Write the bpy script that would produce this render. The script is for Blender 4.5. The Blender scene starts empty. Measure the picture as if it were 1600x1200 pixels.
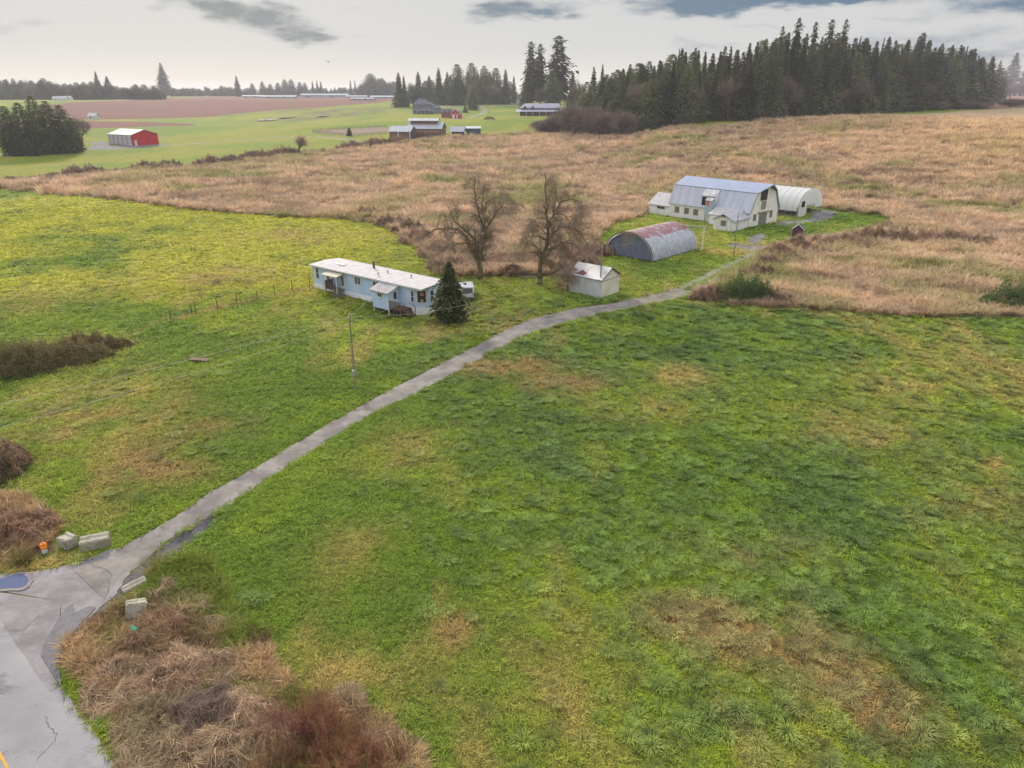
import bpy, math, random
import numpy as np
from mathutils import Vector, Matrix
R = math.radians
scene = bpy.context.scene
C = scene.collection
# ------------------------------------------------------------------ camera
CAM_H = 26.0
FOC = 1108.0            # focal length in photo pixels (photo 1600 wide)
PITCH = R(22.3)
cd = bpy.data.cameras.new('camera')
cam = bpy.data.objects.new('camera', cd)
C.objects.link(cam)
cam.location = (0, 0, CAM_H)
cam.rotation_euler = (R(90) - PITCH, 0, 0)
cd.sensor_width = 36.0
cd.lens = 36.0 * FOC / 1600.0
cd.clip_start = 0.5
cd.clip_end = 20000
scene.camera = cam
# ------------------------------------------------------------------ sun, sky, exposure
SUN_EL, SUN_AZ = R(24), R(-24)       # azimuth measured from the view direction (+Y) towards +X
sd = bpy.data.lights.new('sun', 'SUN')
sd.energy = 4.6
sd.angle = R(7)
sd.color = (1.0, 0.87, 0.70)
sun = bpy.data.objects.new('sun', sd)
C.objects.link(sun)
sdir = Vector((math.sin(SUN_AZ) * math.cos(SUN_EL), math.cos(SUN_AZ) * math.cos(SUN_EL), math.sin(SUN_EL)))
sun.rotation_euler = (-sdir).to_track_quat('-Z', 'Y').to_euler()
sun.location = sdir * 400
sun['kind'] = 'structure'
scene.view_settings.view_transform = 'Standard'
scene.view_settings.look = 'None'
scene.view_settings.gamma = 1.0
scene.view_settings.exposure = 0.0
SKY_FILL = 1.5      # brightness of the cloud deck overhead
world = bpy.data.worlds.new("World")
scene.world = world
world.use_nodes = True

def dir_of(px, py):
    u = (px - 800) / FOC; v = (600 - py) / FOC
    dx = u; dy = math.cos(PITCH) + v * math.sin(PITCH); dz = -math.sin(PITCH) + v * math.cos(PITCH)
    n = math.sqrt(dx * dx + dy * dy + dz * dz)
    return dx / n, dy / n, dz / n

def build_world():
    nt = world.node_tree
    nt.nodes.clear()
    N = nt.nodes.new; L = nt.links.new
    def M(op, a, b=None, c=None, clamp=False):
        n = N('ShaderNodeMath'); n.operation = op; n.use_clamp = clamp
        for i, v in enumerate((a, b, c)):
            if v is None: continue
            if isinstance(v, (int, float)): n.inputs[i].default_value = v
            else: L(v, n.inputs[i])
        return n.outputs[0]
    out = N('ShaderNodeOutputWorld')
    tc = N('ShaderNodeTexCoord')
    sp = N('ShaderNodeSeparateXYZ'); L(tc.outputs['Generated'], sp.inputs[0])
    X, Y, Z = sp.outputs
    az = M('ARCTAN2', X, Y)
    el = M('ARCSINE', Z)
    # noise in a stretched cloud-layer space
    cb = N('ShaderNodeCombineXYZ'); L(M('MULTIPLY', az, 5.0), cb.inputs[0]); L(M('MULTIPLY', el, 17.0), cb.inputs[1]); cb.inputs[2].default_value = 3.7
    ns = N('ShaderNodeTexNoise'); ns.inputs['Scale'].default_value = 3.4; ns.inputs['Detail'].default_value = 10; ns.inputs['Roughness'].default_value = 0.62
    L(cb.outputs[0], ns.inputs['Vector'])
    nz = M('SUBTRACT', ns.outputs['Fac'], 0.5)
    ns2 = N('ShaderNodeTexNoise'); ns2.inputs['Scale'].default_value = 0.5; ns2.inputs['Detail'].default_value = 5
    L(cb.outputs[0], ns2.inputs['Vector'])
    nsw = N('ShaderNodeTexNoise'); nsw.inputs['Scale'].default_value = 4.5; nsw.inputs['Detail'].default_value = 6; L(cb.outputs[0], nsw.inputs['Vector'])
    swp = N('ShaderNodeSeparateColor'); L(nsw.outputs['Color'], swp.inputs[0])
    azw = M('ADD', az, M('MULTIPLY', M('SUBTRACT', swp.outputs[0], .5), .11)); elw = M('ADD', el, M('MULTIPLY', M('SUBTRACT', swp.outputs[1], .5), .030))
    # clouds: (px, py, half width, half height, strength, slope)
    cl = [(395, 26, 100, 21, 1.0, 0.14), (425, 18, 45, 14, .5, 0.0), (480, 59, 68, 11, .9, -0.0), (335, 6, 60, 14, .6, 0),
          (790, 18, 80, 15, 1.1, -.05), (860, 22, 50, 9, .6, -.1), (1090, 9, 58, 17, 1.35, 0), (1005, 14, 45, 12, .5, 0), (1290, -14, 190, 18, 1.6, 0), (1240, 2, 90, 9, .7, 0),
          (10, 38, 60, 12, .45, 0), (1075, 70, 45, 14, .38, 0), (1130, 76, 60, 11, .3, 0), (1420, 62, 200, 18, .36, 0.05), (1540, 88, 130, 24, .5, 0), (1570, 45, 60, 12, .3, 0),
          (1500, 118, 140, 18, .35, 0), (1590, 5, 90, 18, .9, 0), (930, 2, 60, 6, .35, 0), (640, -30, 200, 20, .8, 0), (100, -30, 160, 18, .6, 0), (1180, 40, 60, 6, .3, 0), (950, 40, 50, 6, .25, 0), (1400, 30, 70, 8, .4, 0), (1330, 75, 50, 8, .3, 0), (560, 12, 40, 6, .3, 0)]
    acc = None
    for (px, py, hw, hh, s, sl) in cl:
        d = dir_of(px, py)
        a0 = math.atan2(d[0], d[1]); e0 = math.asin(d[2])
        sx = hw / 1108.0 * 0.93; sy = hh / 1108.0 * 0.9
        da = M('SUBTRACT', azw, a0)
        u = M('DIVIDE', da, sx)
        w = M('DIVIDE', M('ADD', M('SUBTRACT', elw, e0), M('MULTIPLY', da, sl)), sy)
        r2 = M('ADD', M('MULTIPLY', u, u), M('MULTIPLY', w, w))
        g = M('MULTIPLY', M('EXPONENT', M('MULTIPLY', r2, -1.35)), s)
        acc = g if acc is None else M('ADD', acc, g)
    m = M('ADD', acc, M('MULTIPLY', nz, M('ADD', M('MULTIPLY', acc, 2.2), 0.2)))
    # broken darker cloud overhead, outside the picture
    up = M('MULTIPLY', M('SUBTRACT', el, 0.16), 4.0, clamp=True)
    m2 = M('MULTIPLY', M('MULTIPLY', M('SUBTRACT', ns2.outputs['Fac'], 0.42), 3.5, clamp=True), up)
    m = M('ADD', m, M('MULTIPLY', m2, 0.6))
    mr = N('ShaderNodeMapRange'); mr.interpolation_type = 'SMOOTHSTEP'
    L(m, mr.inputs[0]); mr.inputs[1].default_value = 0.10; mr.inputs[2].default_value = 1.15
    fac = mr.outputs[0]
    # veil colour: pale grey, a little warmer low down
    warm = M('MULTIPLY', M('SUBTRACT', 0.05, el), 14.0, clamp=True)
    mixw = N('ShaderNodeMix'); mixw.data_type = 'RGBA'; L(warm, mixw.inputs[0])
    mixw.inputs[6].default_value = (0.665, 0.665, 0.662, 1); mixw.inputs[7].default_value = (0.86, 0.80, 0.69, 1)
    dk = N('ShaderNodeMix'); dk.data_type = 'RGBA'
    ramp = N('ShaderNodeMapRange'); L(az, ramp.inputs[0]); ramp.inputs[1].default_value = -0.3; ramp.inputs[2].default_value = 0.35
    L(ramp.outputs[0], dk.inputs[0])
    dk.inputs[6].default_value = (0.20, 0.245, 0.275, 1); dk.inputs[7].default_value = (0.10, 0.185, 0.29, 1)
    mx = N('ShaderNodeMix'); mx.data_type = 'RGBA'
    L(fac, mx.inputs[0]); L(mixw.outputs[2], mx.inputs[6]); L(dk.outputs[2], mx.inputs[7])
    bgc = N('ShaderNodeBackground'); L(mx.outputs[2], bgc.inputs[0])
    st = M('ADD', 1.0, M('MULTIPLY', M('SMOOTH_MIN', M('MULTIPLY', M('SUBTRACT', el, 0.12), 1.6, clamp=True), 1.0, 0.0), SKY_FILL))
    L(st, bgc.inputs[1])
    sky = N('ShaderNodeTexSky'); sky.sky_type = 'NISHITA'; sky.sun_disc = False
    sky.sun_elevation = SUN_EL; sky.sun_rotation = SUN_AZ
    bgs = N('ShaderNodeBackground'); L(sky.outputs[0], bgs.inputs[0]); bgs.inputs[1].default_value = 0.06
    ms = N('ShaderNodeMixShader'); ms.inputs[0].default_value = 0.93
    L(bgs.outputs[0], ms.inputs[1]); L(bgc.outputs[0], ms.inputs[2])
    L(ms.outputs[0], out.inputs[0])
build_world()
try:
    scene.cycles.volume_step_rate = 10
    scene.cycles.volume_bounces = 1
    scene.cycles.max_bounces = 6
    scene.cycles.transparent_max_bounces = 12
except Exception: pass

# ------------------------------------------------------------------ terrain height
def ss(x, a, b):
    t = np.clip((x - a) / (b - a), 0, 1)
    return t * t * (3 - 2 * t)
def _h(ix, iy, s):
    v = np.sin(ix * 127.1 + iy * 311.7 + s * 74.7) * 43758.5453
    return v - np.floor(v)
def vnoise(x, y, s=0):
    ix = np.floor(x); iy = np.floor(y); fx = x - ix; fy = y - iy
    fx = fx * fx * (3 - 2 * fx); fy = fy * fy * (3 - 2 * fy)
    a = _h(ix, iy, s); b = _h(ix + 1, iy, s); c = _h(ix, iy + 1, s); d = _h(ix + 1, iy + 1, s)
    return (a + (b - a) * fx) * (1 - fy) + (c + (d - c) * fx) * fy
def fbm(x, y, s=0, o=4):
    t = 0; a = 0.5; n = 0
    for i in range(o):
        # rotate each octave so the lattice does not show
        c_, s_ = math.cos(0.6 + i * 1.1), math.sin(0.6 + i * 1.1)
        t = t + a * vnoise((x * c_ - y * s_) * 2 ** i + 17.3 * i, (x * s_ + y * c_) * 2 ** i - 9.1 * i, s + i)
        n += a; a *= 0.55
    return t / n
def height(x, y):
    x = np.asarray(x, float); y = np.asarray(y, float)
    r = np.maximum(np.hypot(x, y), 1.0)
    t = np.where(y > 1, x / np.maximum(y, 1.0), np.sign(x) * 3)
    wr = ss(t, 0.02, 0.26)
    wl = 1 - ss(t, -0.42, -0.08)
    A = 9 + wr * 5.5 - wl * 4
    y0 = 240 - wr * 60 + wl * 80
    y1 = 520 - wr * 100 + wl * 130
    e = A * ss(r, y0, y1)
    e = e + (17 - A) * ss(r, y1 * 0.96, 1050) + 5 * ss(r, 1050, 2600)
    e = e + (fbm(x / 60, y / 60, 5, 2) - .5) * 1.6 * ss(r, 175, 300)
    e = e + (fbm(x / 22, y / 22, 8, 2) - .5) * 0.5 * ss(r, 60, 130) * (1 - ss(r, 200, 300))
    # land falls gently in front of the mobile home
    e = e - .65 * np.exp(-(((x + 17.5) / 6.5) ** 2 + ((y - 85.5) / 4.5) ** 2))
    return e
def hz(x, y): return float(height(x, y))
def ground(px, py):
    d = dir_of(px, py)
    t = 15.0; last = t
    while t < 9000:
        z = CAM_H + d[2] * t
        if z < hz(d[0] * t, d[1] * t): break
        last = t; t *= 1.012
    lo, hi = last, t
    for _ in range(24):
        m = (lo + hi) / 2
        if CAM_H + d[2] * m < hz(d[0] * m, d[1] * m): hi = m
        else: lo = m
    return d[0] * hi, d[1] * hi
def top_h(px, py, top):
    """height above ground of something standing at pixel (px,py) whose top is at row top"""
    x, y = ground(px, py)
    v = (600 - top) / FOC
    dy = math.cos(PITCH) + v * math.sin(PITCH); dz = -math.sin(PITCH) + v * math.cos(PITCH)
    return CAM_H + y * dz / dy - hz(x, y)
def W(px, w, x, y):
    return w * math.hypot(x, y) / FOC     # metres spanned by w photo pixels at that distance
def poly_w(pts): return [ground(*p) for p in pts]
def pip(x, y, poly):
    inside = np.zeros(x.shape, bool)
    n = len(poly)
    for i in range(n):
        x1, y1 = poly[i]; x2, y2 = poly[(i + 1) % n]
        if y1 == y2: continue
        c = ((y1 > y) != (y2 > y)) & (x < (x2 - x1) * (y - y1) / (y2 - y1) + x1)
        inside ^= c
    return inside
def pdist(x, y, line):
    d = np.full(x.shape, 1e9)
    for (a, b) in zip(line[:-1], line[1:]):
        vx, vy = b[0] - a[0], b[1] - a[1]; L2 = vx * vx + vy * vy + 1e-9
        t = np.clip(((x - a[0]) * vx + (y - a[1]) * vy) / L2, 0, 1)
        d = np.minimum(d, np.hypot(x - a[0] - t * vx, y - a[1] - t * vy))
    return d
def lin(r, g, b):
    f = lambda c: c / 255 / 12.92 if c / 255 <= .04045 else ((c / 255 + .055) / 1.055) ** 2.4
    return np.array([f(r), f(g), f(b)])
# ------------------------------------------------------------------ ground cover map (world space)
PX = {}
PX['marsh'] = [(-300, 300), (-60, 290), (60, 284), (130, 277), (200, 269), (310, 262), (400, 251), (450, 243), (560, 233), (640, 223), (700, 215), (800, 210), (860, 206),
               (1000, 210), (1080, 198), (1130, 200), (1200, 190), (1350, 183), (1480, 176), (1600, 168), (1900, 160), (2100, 300), (2000, 520), (1600, 499), (1400, 493), (1200, 481), (1100, 471), (1088, 456), (1112, 444),
               (1150, 427), (1190, 404), (1232, 384), (1300, 372), (1370, 358), (1400, 348), (1385, 338), (1310, 330), (1285, 322), (1200, 300), (1060, 318),
               (1010, 335), (950, 352), (930, 372), (905, 402), (880, 424), (850, 430), (760, 432), (690, 428), (674, 410), (655, 388), (630, 368), (600, 352), (545, 343), (430, 338), (300, 326), (150, 310), (30, 297), (-60, 296), (-300, 310)]
PX['berry1'] = [(60, 166), (160, 158), (265, 153), (400, 150), (600, 150), (640, 152), (640, 157), (560, 163), (500, 168), (400, 175), (320, 183), (220, 186), (120, 187), (60, 186)]
PX['berry2'] = [(-200, 200), (0, 191), (130, 189), (220, 190), (300, 193), (306, 196), (200, 199), (120, 201), (0, 209), (-200, 220)]
PX['arena'] = [(490, 203), (550, 201), (606, 198), (606, 207), (545, 212), (500, 208)]
PX['pad'] = [(136, 223), (160, 220), (185, 226), (250, 224), (252, 228), (200, 232), (140, 235)]
PX['barnpad'] = [(1214, 348), (1248, 342), (1285, 330), (1312, 330), (1308, 336), (1262, 348), (1230, 353), (1212, 352)]
PX['mud1'] = [(1170, 370), (1194, 366), (1200, 373), (1180, 384), (1165, 377)]
PX['mud2'] = [(1130, 383), (1200, 384), (1198, 391), (1140, 388)]
PX['verge'] = [(60, 1012), (100, 985), (150, 950), (195, 905), (240, 880), (300, 870), (330, 895), (400, 990), (460, 1080), (540, 1100), (600, 1135), (650, 1200), (700, 1500), (150, 1500), (185, 1200), (110, 1080)]
PX['gravel'] = [(52, 1010), (88, 975), (150, 945), (196, 903), (240, 862), (330, 802), (345, 812), (262, 872), (200, 925), (150, 968), (128, 992), (104, 1005), (95, 1040), (96, 1085), (60, 1020)]
PX['leftdry'] = [(-300, 800), (0, 770), (60, 790), (95, 830), (88, 862), (40, 880), (0, 880), (-300, 900)]
PX['pinkfar'] = [(1480, 152), (1560, 148), (1800, 138), (1800, 166), (1600, 168), (1500, 172)]
PX['yard'] = [(770, 500), (800, 470), (870, 465), (870, 480), (820, 510), (760, 535), (720, 545), (740, 520)]
PW = {k: poly_w(v) for k, v in PX.items()}
TRACK = [poly_w([(985, 474), (1035, 464), (1075, 452), (1110, 434), (1150, 414), (1184, 398), (1188, 386)]),]
LANES = [(poly_w([(985, 474), (1035, 464), (1062, 456)]), 1.5), (poly_w([(250, 228), (330, 222), (430, 215), (500, 214), (560, 220)]), 1.6), (poly_w([(-60, 246), (0, 242), (18, 239)]), 2.0),
         (poly_w([(704, 187), (735, 183), (755, 177), (758, 171), (750, 166), (735, 162)]), 2.6), (poly_w([(-200, 165), (100, 157), (260, 152)]), 3.0)]
HEDGELINE = poly_w([(490, 448), (457, 457), (400, 468), (340, 482), (270, 500)])
BLOBS = [  # px, py, rx, ry, kind(0 straw,1 russet), strength
    (1090, 965, 70, 30, 1, .9), (1200, 1005, 90, 35, 1, .9), (1350, 1085, 70, 55, 1, 1.0), (880, 600, 60, 16, 1, .7), (1065, 588, 35, 14, 0, .9), (1440, 720, 60, 60, 0, .8),
    (1560, 730, 40, 60, 0, .6), (710, 985, 22, 22, 1, .9), (540, 1055, 60, 20, 0, .8), (780, 572, 70, 12, 1, .9), (800, 1120, 170, 120, 0, .55), (1000, 640, 60, 16, 0, .6),
    (1420, 600, 80, 30, 0, .5), (230, 720, 60, 30, 1, .6), (330, 660, 60, 20, 1, .4), (450, 500, 70, 25, 0, .2), (810, 500, 50, 12, 1, .8), (720, 515, 60, 8, 1, .6), (900, 430, 80, 14, 0, .4),
    (1140, 394, 30, 5, 0, .9), (1080, 378, 20, 8, 1, .6), (250, 740, 70, 22, 1, .5), (1540, 560, 60, 40, 0, .5), (640, 700, 80, 40, 0, .35), (1200, 880, 80, 40, 0, .4), (30, 880, 70, 16, 0, .9), (60, 905, 60, 8, 0, .8),
    (940, 640, 20, 10, 1, .8), (560, 860, 60, 50, 0, .35), (1290, 660, 60, 30, 0, .4), (120, 650, 120, 50, 0, .6), (330, 430, 110, 16, 0, .6), (100, 560, 100, 30, 0, .3), (60, 470, 80, 20, 0, .4), (470, 370, 120, 12, 0, .5)]
BW = []
for (px, py, rx, ry, k, s) in BLOBS:
    a = ground(px, py); b = ground(px + rx, py); c = ground(px, py - ry); d = ground(px, py + ry)
    BW.append((a, abs(b[0] - a[0]) + .01, abs(c[1] - d[1]) / 2 + .01, k, s))
G_BRIGHT = lin(138, 154, 48); G_MID = lin(108, 132, 46); G_DARK = lin(90, 112, 50); G_BLUE = lin(98, 122, 70)
STRAW = lin(168, 150, 92); RUSSET = lin(156, 132, 88); MARSH1 = lin(186, 162, 140); MARSH2 = lin(168, 147, 128); MARSH3 = lin(158, 148, 110); MARSHD = lin(126, 106, 88)
BERRY = lin(124, 70, 72); GRAVEL = lin(128, 126, 130); MUD = lin(140, 132, 126); FARG = lin(120, 144, 34); EARTH = lin(120, 98, 82)
def mixc(a, b, f): return a + (b - a) * f[..., None]
def cover(x, y):
    """albedo colour (n,3) and kind code of the ground cover at world points"""
    x = np.asarray(x, float); y = np.asarray(y, float)
    r = np.hypot(x, y)
    wob = 0.012 * r
    n1 = fbm(x / 6, y / 6, 1, 4); n2 = fbm(x / 19, y / 19, 2, 4); n3 = fbm(x / 1.7, y / 1.7, 3, 3); n4 = fbm(x / 60, y / 60, 4, 3); n5 = fbm(x / 2.6, y / 9, 6, 3)
    xw = x + (fbm(x / 3, y / 3, 11, 3) - .5) * wob * 1.6; yw = y + (fbm(x / 3, y / 3, 12, 3) - .5) * wob * 2.4
    col = np.empty(x.shape + (3,)); col[:] = G_MID
    col = mixc(col, G_BRIGHT, ss(n2 + .25 * (n1 - .5), .42, .62))
    # the right-hand field is rougher and darker, with rush tussocks
    rf = ss(x + 0.28 * y, 2, 18) * (1 - ss(y, 88, 100))
    col = mixc(col, G_DARK, np.clip(ss(n1 * .3 + n3 * .7, .42, .62) * (.35 + .55 * rf), 0, 1))
    col = mixc(col, G_BLUE, ss(n1, .55, .72) * rf * .35)
    col = mixc(col, STRAW, ss(n2 * .5 + n5 * .5, .50, .66) * .6)
    col = mixc(col, G_BRIGHT, ss(fbm(x / 9, y / 9, 21, 3), .52, .7) * .5)
    # yellower pasture behind the fence
    lf = ss(-x, 10, 25) * ss(y, 88, 105)
    col = mixc(col, lin(172, 170, 58), lf * .85 * ss(n2, .2, .45))
    col = mixc(col, G_DARK, lf * ss(n3 * .5 + n1 * .5, .56, .66) * .6)
    far = ss(r, 215, 290)
    fg = mixc(np.broadcast_to(FARG, col.shape), lin(146, 150, 48), ss(fbm(x / 40, y / 40, 31, 3), .35, .65))
    fg = mixc(fg, lin(100, 134, 40), ss(fbm(x / 25, y / 70, 32, 3), .5, .7) * .6)
    col = mixc(col, fg, far)
    kind = np.zeros(x.shape, int)
    for (c, sx, sy, k, s) in BW:
        q = ((x - c[0]) / sx) ** 2 + ((y - c[1]) / sy) ** 2
        w = np.exp(-q * .8) * s * (0.3 + 1.4 * ss(n3 * .5 + n1 * .5, .35, .62))
        col = mixc(col, RUSSET if k else STRAW, np.clip(w, 0, .92))
    # dry grass under the fence line
    dl = pdist(x, y, HEDGELINE); w = (1 - ss(dl + (n3 - .5) * 1.2, .3, 1.1))
    col = mixc(col, STRAW * .85, w * .9)
    # marsh
    m = pip(xw, yw, PW['marsh'])
    mc = np.empty(col.shape); mc[:] = MARSH1
    mc = mixc(mc, MARSH2, ss(n1 * .5 + n2 * .5, .42, .6))
    mc = mixc(mc, MARSH3, ss(fbm(x / 16, y / 30, 41, 4), .50, .66) * .8)
    mc = mixc(mc, MARSHD, ss(fbm(x / 12, y / 5, 42, 4), .56, .70) * .75)
    mc = mixc(mc, lin(196, 168, 142), ss(fbm(x / 9, y / 6, 43, 4), .55, .7) * .7)
    mc = mixc(mc, lin(126, 136, 70), ss(fbm(x / 22, y / 14, 44, 3), .60, .74) * .6)
    mc = mixc(mc, lin(200, 174, 140), ss(x, 60, 200) * ss(r, 190, 300) * .65)
    col = np.where(m[..., None], mc, col); kind = np.where(m, 1, kind)
    for k in ('berry1', 'berry2'):
        b = pip(x + (n1 - .5) * .008 * r, y + (n3 - .5) * .01 * r, PW[k])
        rows = .5 + .5 * np.sin((x * .35 + y * .94) * 2 * np.pi / 9.0)
        bc = mixc(mixc(np.broadcast_to(BERRY, col.shape), lin(114, 68, 74), ss(n1, .4, .65)), lin(150, 128, 96), rows * .25)
        col = np.where(b[..., None], bc, col); kind = np.where(b, 2, kind)
    a = pip(x, y, PW['pinkfar']); col = np.where(a[..., None], lin(158, 122, 112) * np.ones(col.shape), col)
    a = pip(x, y, PW['arena']); col = np.where(a[..., None], lin(150, 132, 116) * np.ones(col.shape), col); kind = np.where(a, 3, kind)
    for k in ('pad', 'barnpad', 'mud1', 'mud2', 'gravel'):
        a = pip(x + (n3 - .5) * .015 * r, y + (n1 - .5) * .04 * r, PW[k])
        g = mixc(np.broadcast_to(GRAVEL, col.shape), lin(150, 148, 152) if k != 'gravel' else lin(92, 92, 98), ss(n3, .35, .65))
        if k.startswith('mud'): g = mixc(g, lin(150, 146, 150), n1)
        col = np.where(a[..., None], g, col); kind = np.where(a, 3, kind)
    v = pip(xw, yw, PW['verge']) & (kind != 3)
    vc = mixc(np.broadcast_to(lin(168, 142, 110), col.shape), lin(108, 88, 68), ss(n3 * .6 + n1 * .4, .4, .62))
    vc = mixc(vc, lin(100, 124, 34), ss(n1, .52, .66) * .8)
    col = np.where(v[..., None], vc, col); kind = np.where(v, 4, kind)
    dr_ = ((x + 16.4) * .661 + (y - 21.25) * .75); gw = v & (dr_ < .75 + 1.1 * (n3 - .3))
    col = np.where(gw[..., None], mixc(np.broadcast_to(G_BRIGHT, col.shape), G_MID, n1), col); kind = np.where(gw, 0, kind)
    v = pip(xw, yw, PW['leftdry']); col = np.where(v[..., None], vc, col); kind = np.where(v, 4, kind)
    for line in TRACK:
        d = pdist(x, y, line)
        rut = np.exp(-((np.abs(d + (n1 - .5) * .5) - 0.95) / .58) ** 2)
        col = mixc(col, lin(172, 166, 154), rut * (0.6 + .4 * ss(n3, .3, .6))); kind = np.where((rut > .35), 3, kind)
    for (line, wd) in LANES:
        d = pdist(x, y, line); w = 1 - ss(d, wd * .7, wd * 1.3)
        col = mixc(col, lin(158, 152, 146), w * .85)
        if wd == 1.5: kind = np.where(w > .3, 3, kind)
    # disturbed earth heaps in the far pasture
    for (px, py, rx, ry) in MOUNDS_W:
        q = ((x - px) / rx) ** 2 + ((y - py) / ry) ** 2
        w = np.exp(-q) * ss(n1 * .5 + fbm(x / 9, y / 30, 51, 3) * .5, .35, .6)
        col = mixc(col, lin(112, 106, 78), np.clip(w * 1.3, 0, .9))
    return col, kind
MOUNDS_W = []
for (px, py, rx, ry) in [(480, 173, 40, 3), (505, 176, 30, 3), (470, 184, 45, 2.5), (560, 176, 40, 3), (540, 172, 30, 2.5), (590, 170, 30, 2), (440, 188, 50, 2)]:
    a = ground(px, py); b = ground(px + rx, py); c = ground(px, py - ry)
    MOUNDS_W.append((a[0], a[1], abs(b[0] - a[0]), max(6, abs(c[1] - a[1]))))
ALB = 0.62     # converts the photographed colour of ground cover to its own albedo
# ------------------------------------------------------------------ material helpers
def newmat(name):
    m = bpy.data.materials.new(name); m.use_nodes = True
    nt = m.node_tree; nt.nodes.clear()
    out = nt.nodes.new('ShaderNodeOutputMaterial'); b = nt.nodes.new('ShaderNodeBsdfPrincipled')
    nt.links.new(b.outputs[0], out.inputs[0])
    return m, nt, b, out
def rgba(c): return (float(c[0]), float(c[1]), float(c[2]), 1)
MATS = {}
def mat(name, c1, c2=None, scale=3.0, rough=0.8, bump=0.0, bscale=None, metal=0.0, stretch=(1, 1, 1), ribs=None, lo=.4, hi=.65, trans=0.0, spec=0.3, c3=None, alpha=None, stain=None):
    """mottled paint/metal/wood: c1 mixed with c2 by noise; ribs=(axis, period, depth) adds corrugation; stain=(colour, scale, lo, hi)"""
    if name in MATS: return MATS[name]
    m, nt, b, out = newmat(name); N = nt.nodes.new; L = nt.links.new
    tc = N('ShaderNodeTexCoord'); mp = N('ShaderNodeMapping'); L(tc.outputs['Object'], mp.inputs[0]); mp.inputs['Scale'].default_value = stretch
    ns = N('ShaderNodeTexNoise'); ns.inputs['Scale'].default_value = scale; ns.inputs['Detail'].default_value = 7; ns.inputs['Roughness'].default_value = .65
    L(mp.outputs[0], ns.inputs['Vector'])
    c2 = c1 * .75 if c2 is None else c2
    rp = N('ShaderNodeValToRGB'); L(ns.outputs['Fac'], rp.inputs[0])
    rp.color_ramp.elements[0].position = lo; rp.color_ramp.elements[0].color = rgba(c1)
    rp.color_ramp.elements[1].position = hi; rp.color_ramp.elements[1].color = rgba(c2)
    colr = rp.outputs[0]
    if stain:
        n2 = N('ShaderNodeTexNoise'); n2.inputs['Scale'].default_value = stain[1]; n2.inputs['Detail'].default_value = 8; n2.inputs['Roughness'].default_value = .7
        mp2 = N('ShaderNodeMapping'); L(tc.outputs['Object'], mp2.inputs[0]); mp2.inputs['Scale'].default_value = stain[4] if len(stain) > 4 else (1, 1, 1); mp2.inputs['Location'].default_value = (7, 3, 5)
        L(mp2.outputs[0], n2.inputs['Vector'])
        r2 = N('ShaderNodeMapRange'); L(n2.outputs['Fac'], r2.inputs[0]); r2.inputs[1].default_value = stain[2]; r2.inputs[2].default_value = stain[3]
        mx = N('ShaderNodeMix'); mx.data_type = 'RGBA'; L(r2.outputs[0], mx.inputs[0]); L(colr, mx.inputs[6]); mx.inputs[7].default_value = rgba(stain[0]); colr = mx.outputs[2]
    L(colr, b.inputs['Base Color'])
    b.inputs['Roughness'].default_value = rough; b.inputs['Metallic'].default_value = metal
    b.inputs['Specular IOR Level'].default_value = spec
    hgt = None
    if bump:
        n3 = N('ShaderNodeTexNoise'); n3.inputs['Scale'].default_value = bscale or scale * 6; n3.inputs['Detail'].default_value = 5; L(mp.outputs[0], n3.inputs['Vector'])
        bp = N('ShaderNodeBump'); bp.inputs['Strength'].default_value = bump; bp.inputs['Distance'].default_value = .05; L(n3.outputs['Fac'], bp.inputs['Height']); L(bp.outputs[0], b.inputs['Normal']); hgt = bp
    if ribs:
        sx = N('ShaderNodeSeparateXYZ'); L(tc.outputs['Object'], sx.inputs[0])
        mm = N('ShaderNodeMath'); mm.operation = 'MULTIPLY'; L(sx.outputs[ribs[0]], mm.inputs[0]); mm.inputs[1].default_value = 2 * math.pi / ribs[1]
        sn = N('ShaderNodeMath'); sn.operation = 'SINE'; L(mm.outputs[0], sn.inputs[0])
        pw = N('ShaderNodeMath'); pw.operation = 'GREATER_THAN' if len(ribs) > 3 else 'MULTIPLY'; L(sn.outputs[0], pw.inputs[0]); pw.inputs[1].default_value = 0.85 if len(ribs) > 3 else 1.0
        bp2 = N('ShaderNodeBump'); bp2.inputs['Strength'].default_value = 1.0; bp2.inputs['Distance'].default_value = ribs[2]; L(pw.outputs[0], bp2.inputs['Height'])
        if hgt: L(hgt.outputs[0], bp2.inputs['Normal'])
        L(bp2.outputs[0], b.inputs['Normal'])
    if trans:
        b.inputs['Transmission Weight'].default_value = 0
        tr = N('ShaderNodeBsdfTranslucent'); L(colr, tr.inputs[0]); ms = N('ShaderNodeMixShader'); ms.inputs[0].default_value = trans
        L(b.outputs[0], ms.inputs[1]); L(tr.outputs[0], ms.inputs[2]); L(ms.outputs[0], out.inputs[0])
    MATS[name] = m
    return m
VARY = {'cedar_spray': (.62, 1.6), 'fir_needles': (.6, 1.35)}
LEAFK = {'bramble_leaves': 1.9, 'straw_stems': 1.12, 'dead_stems': 1.15, 'grey_stems': 1.15, 'grey_sage': 1.3, 'grey_twigs': 1.3, 'fir_needles': 1.25, 'cedar_spray': 1.35, 'dark_conifer': 1.75, 'bare_twigs': 1.25}
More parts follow.
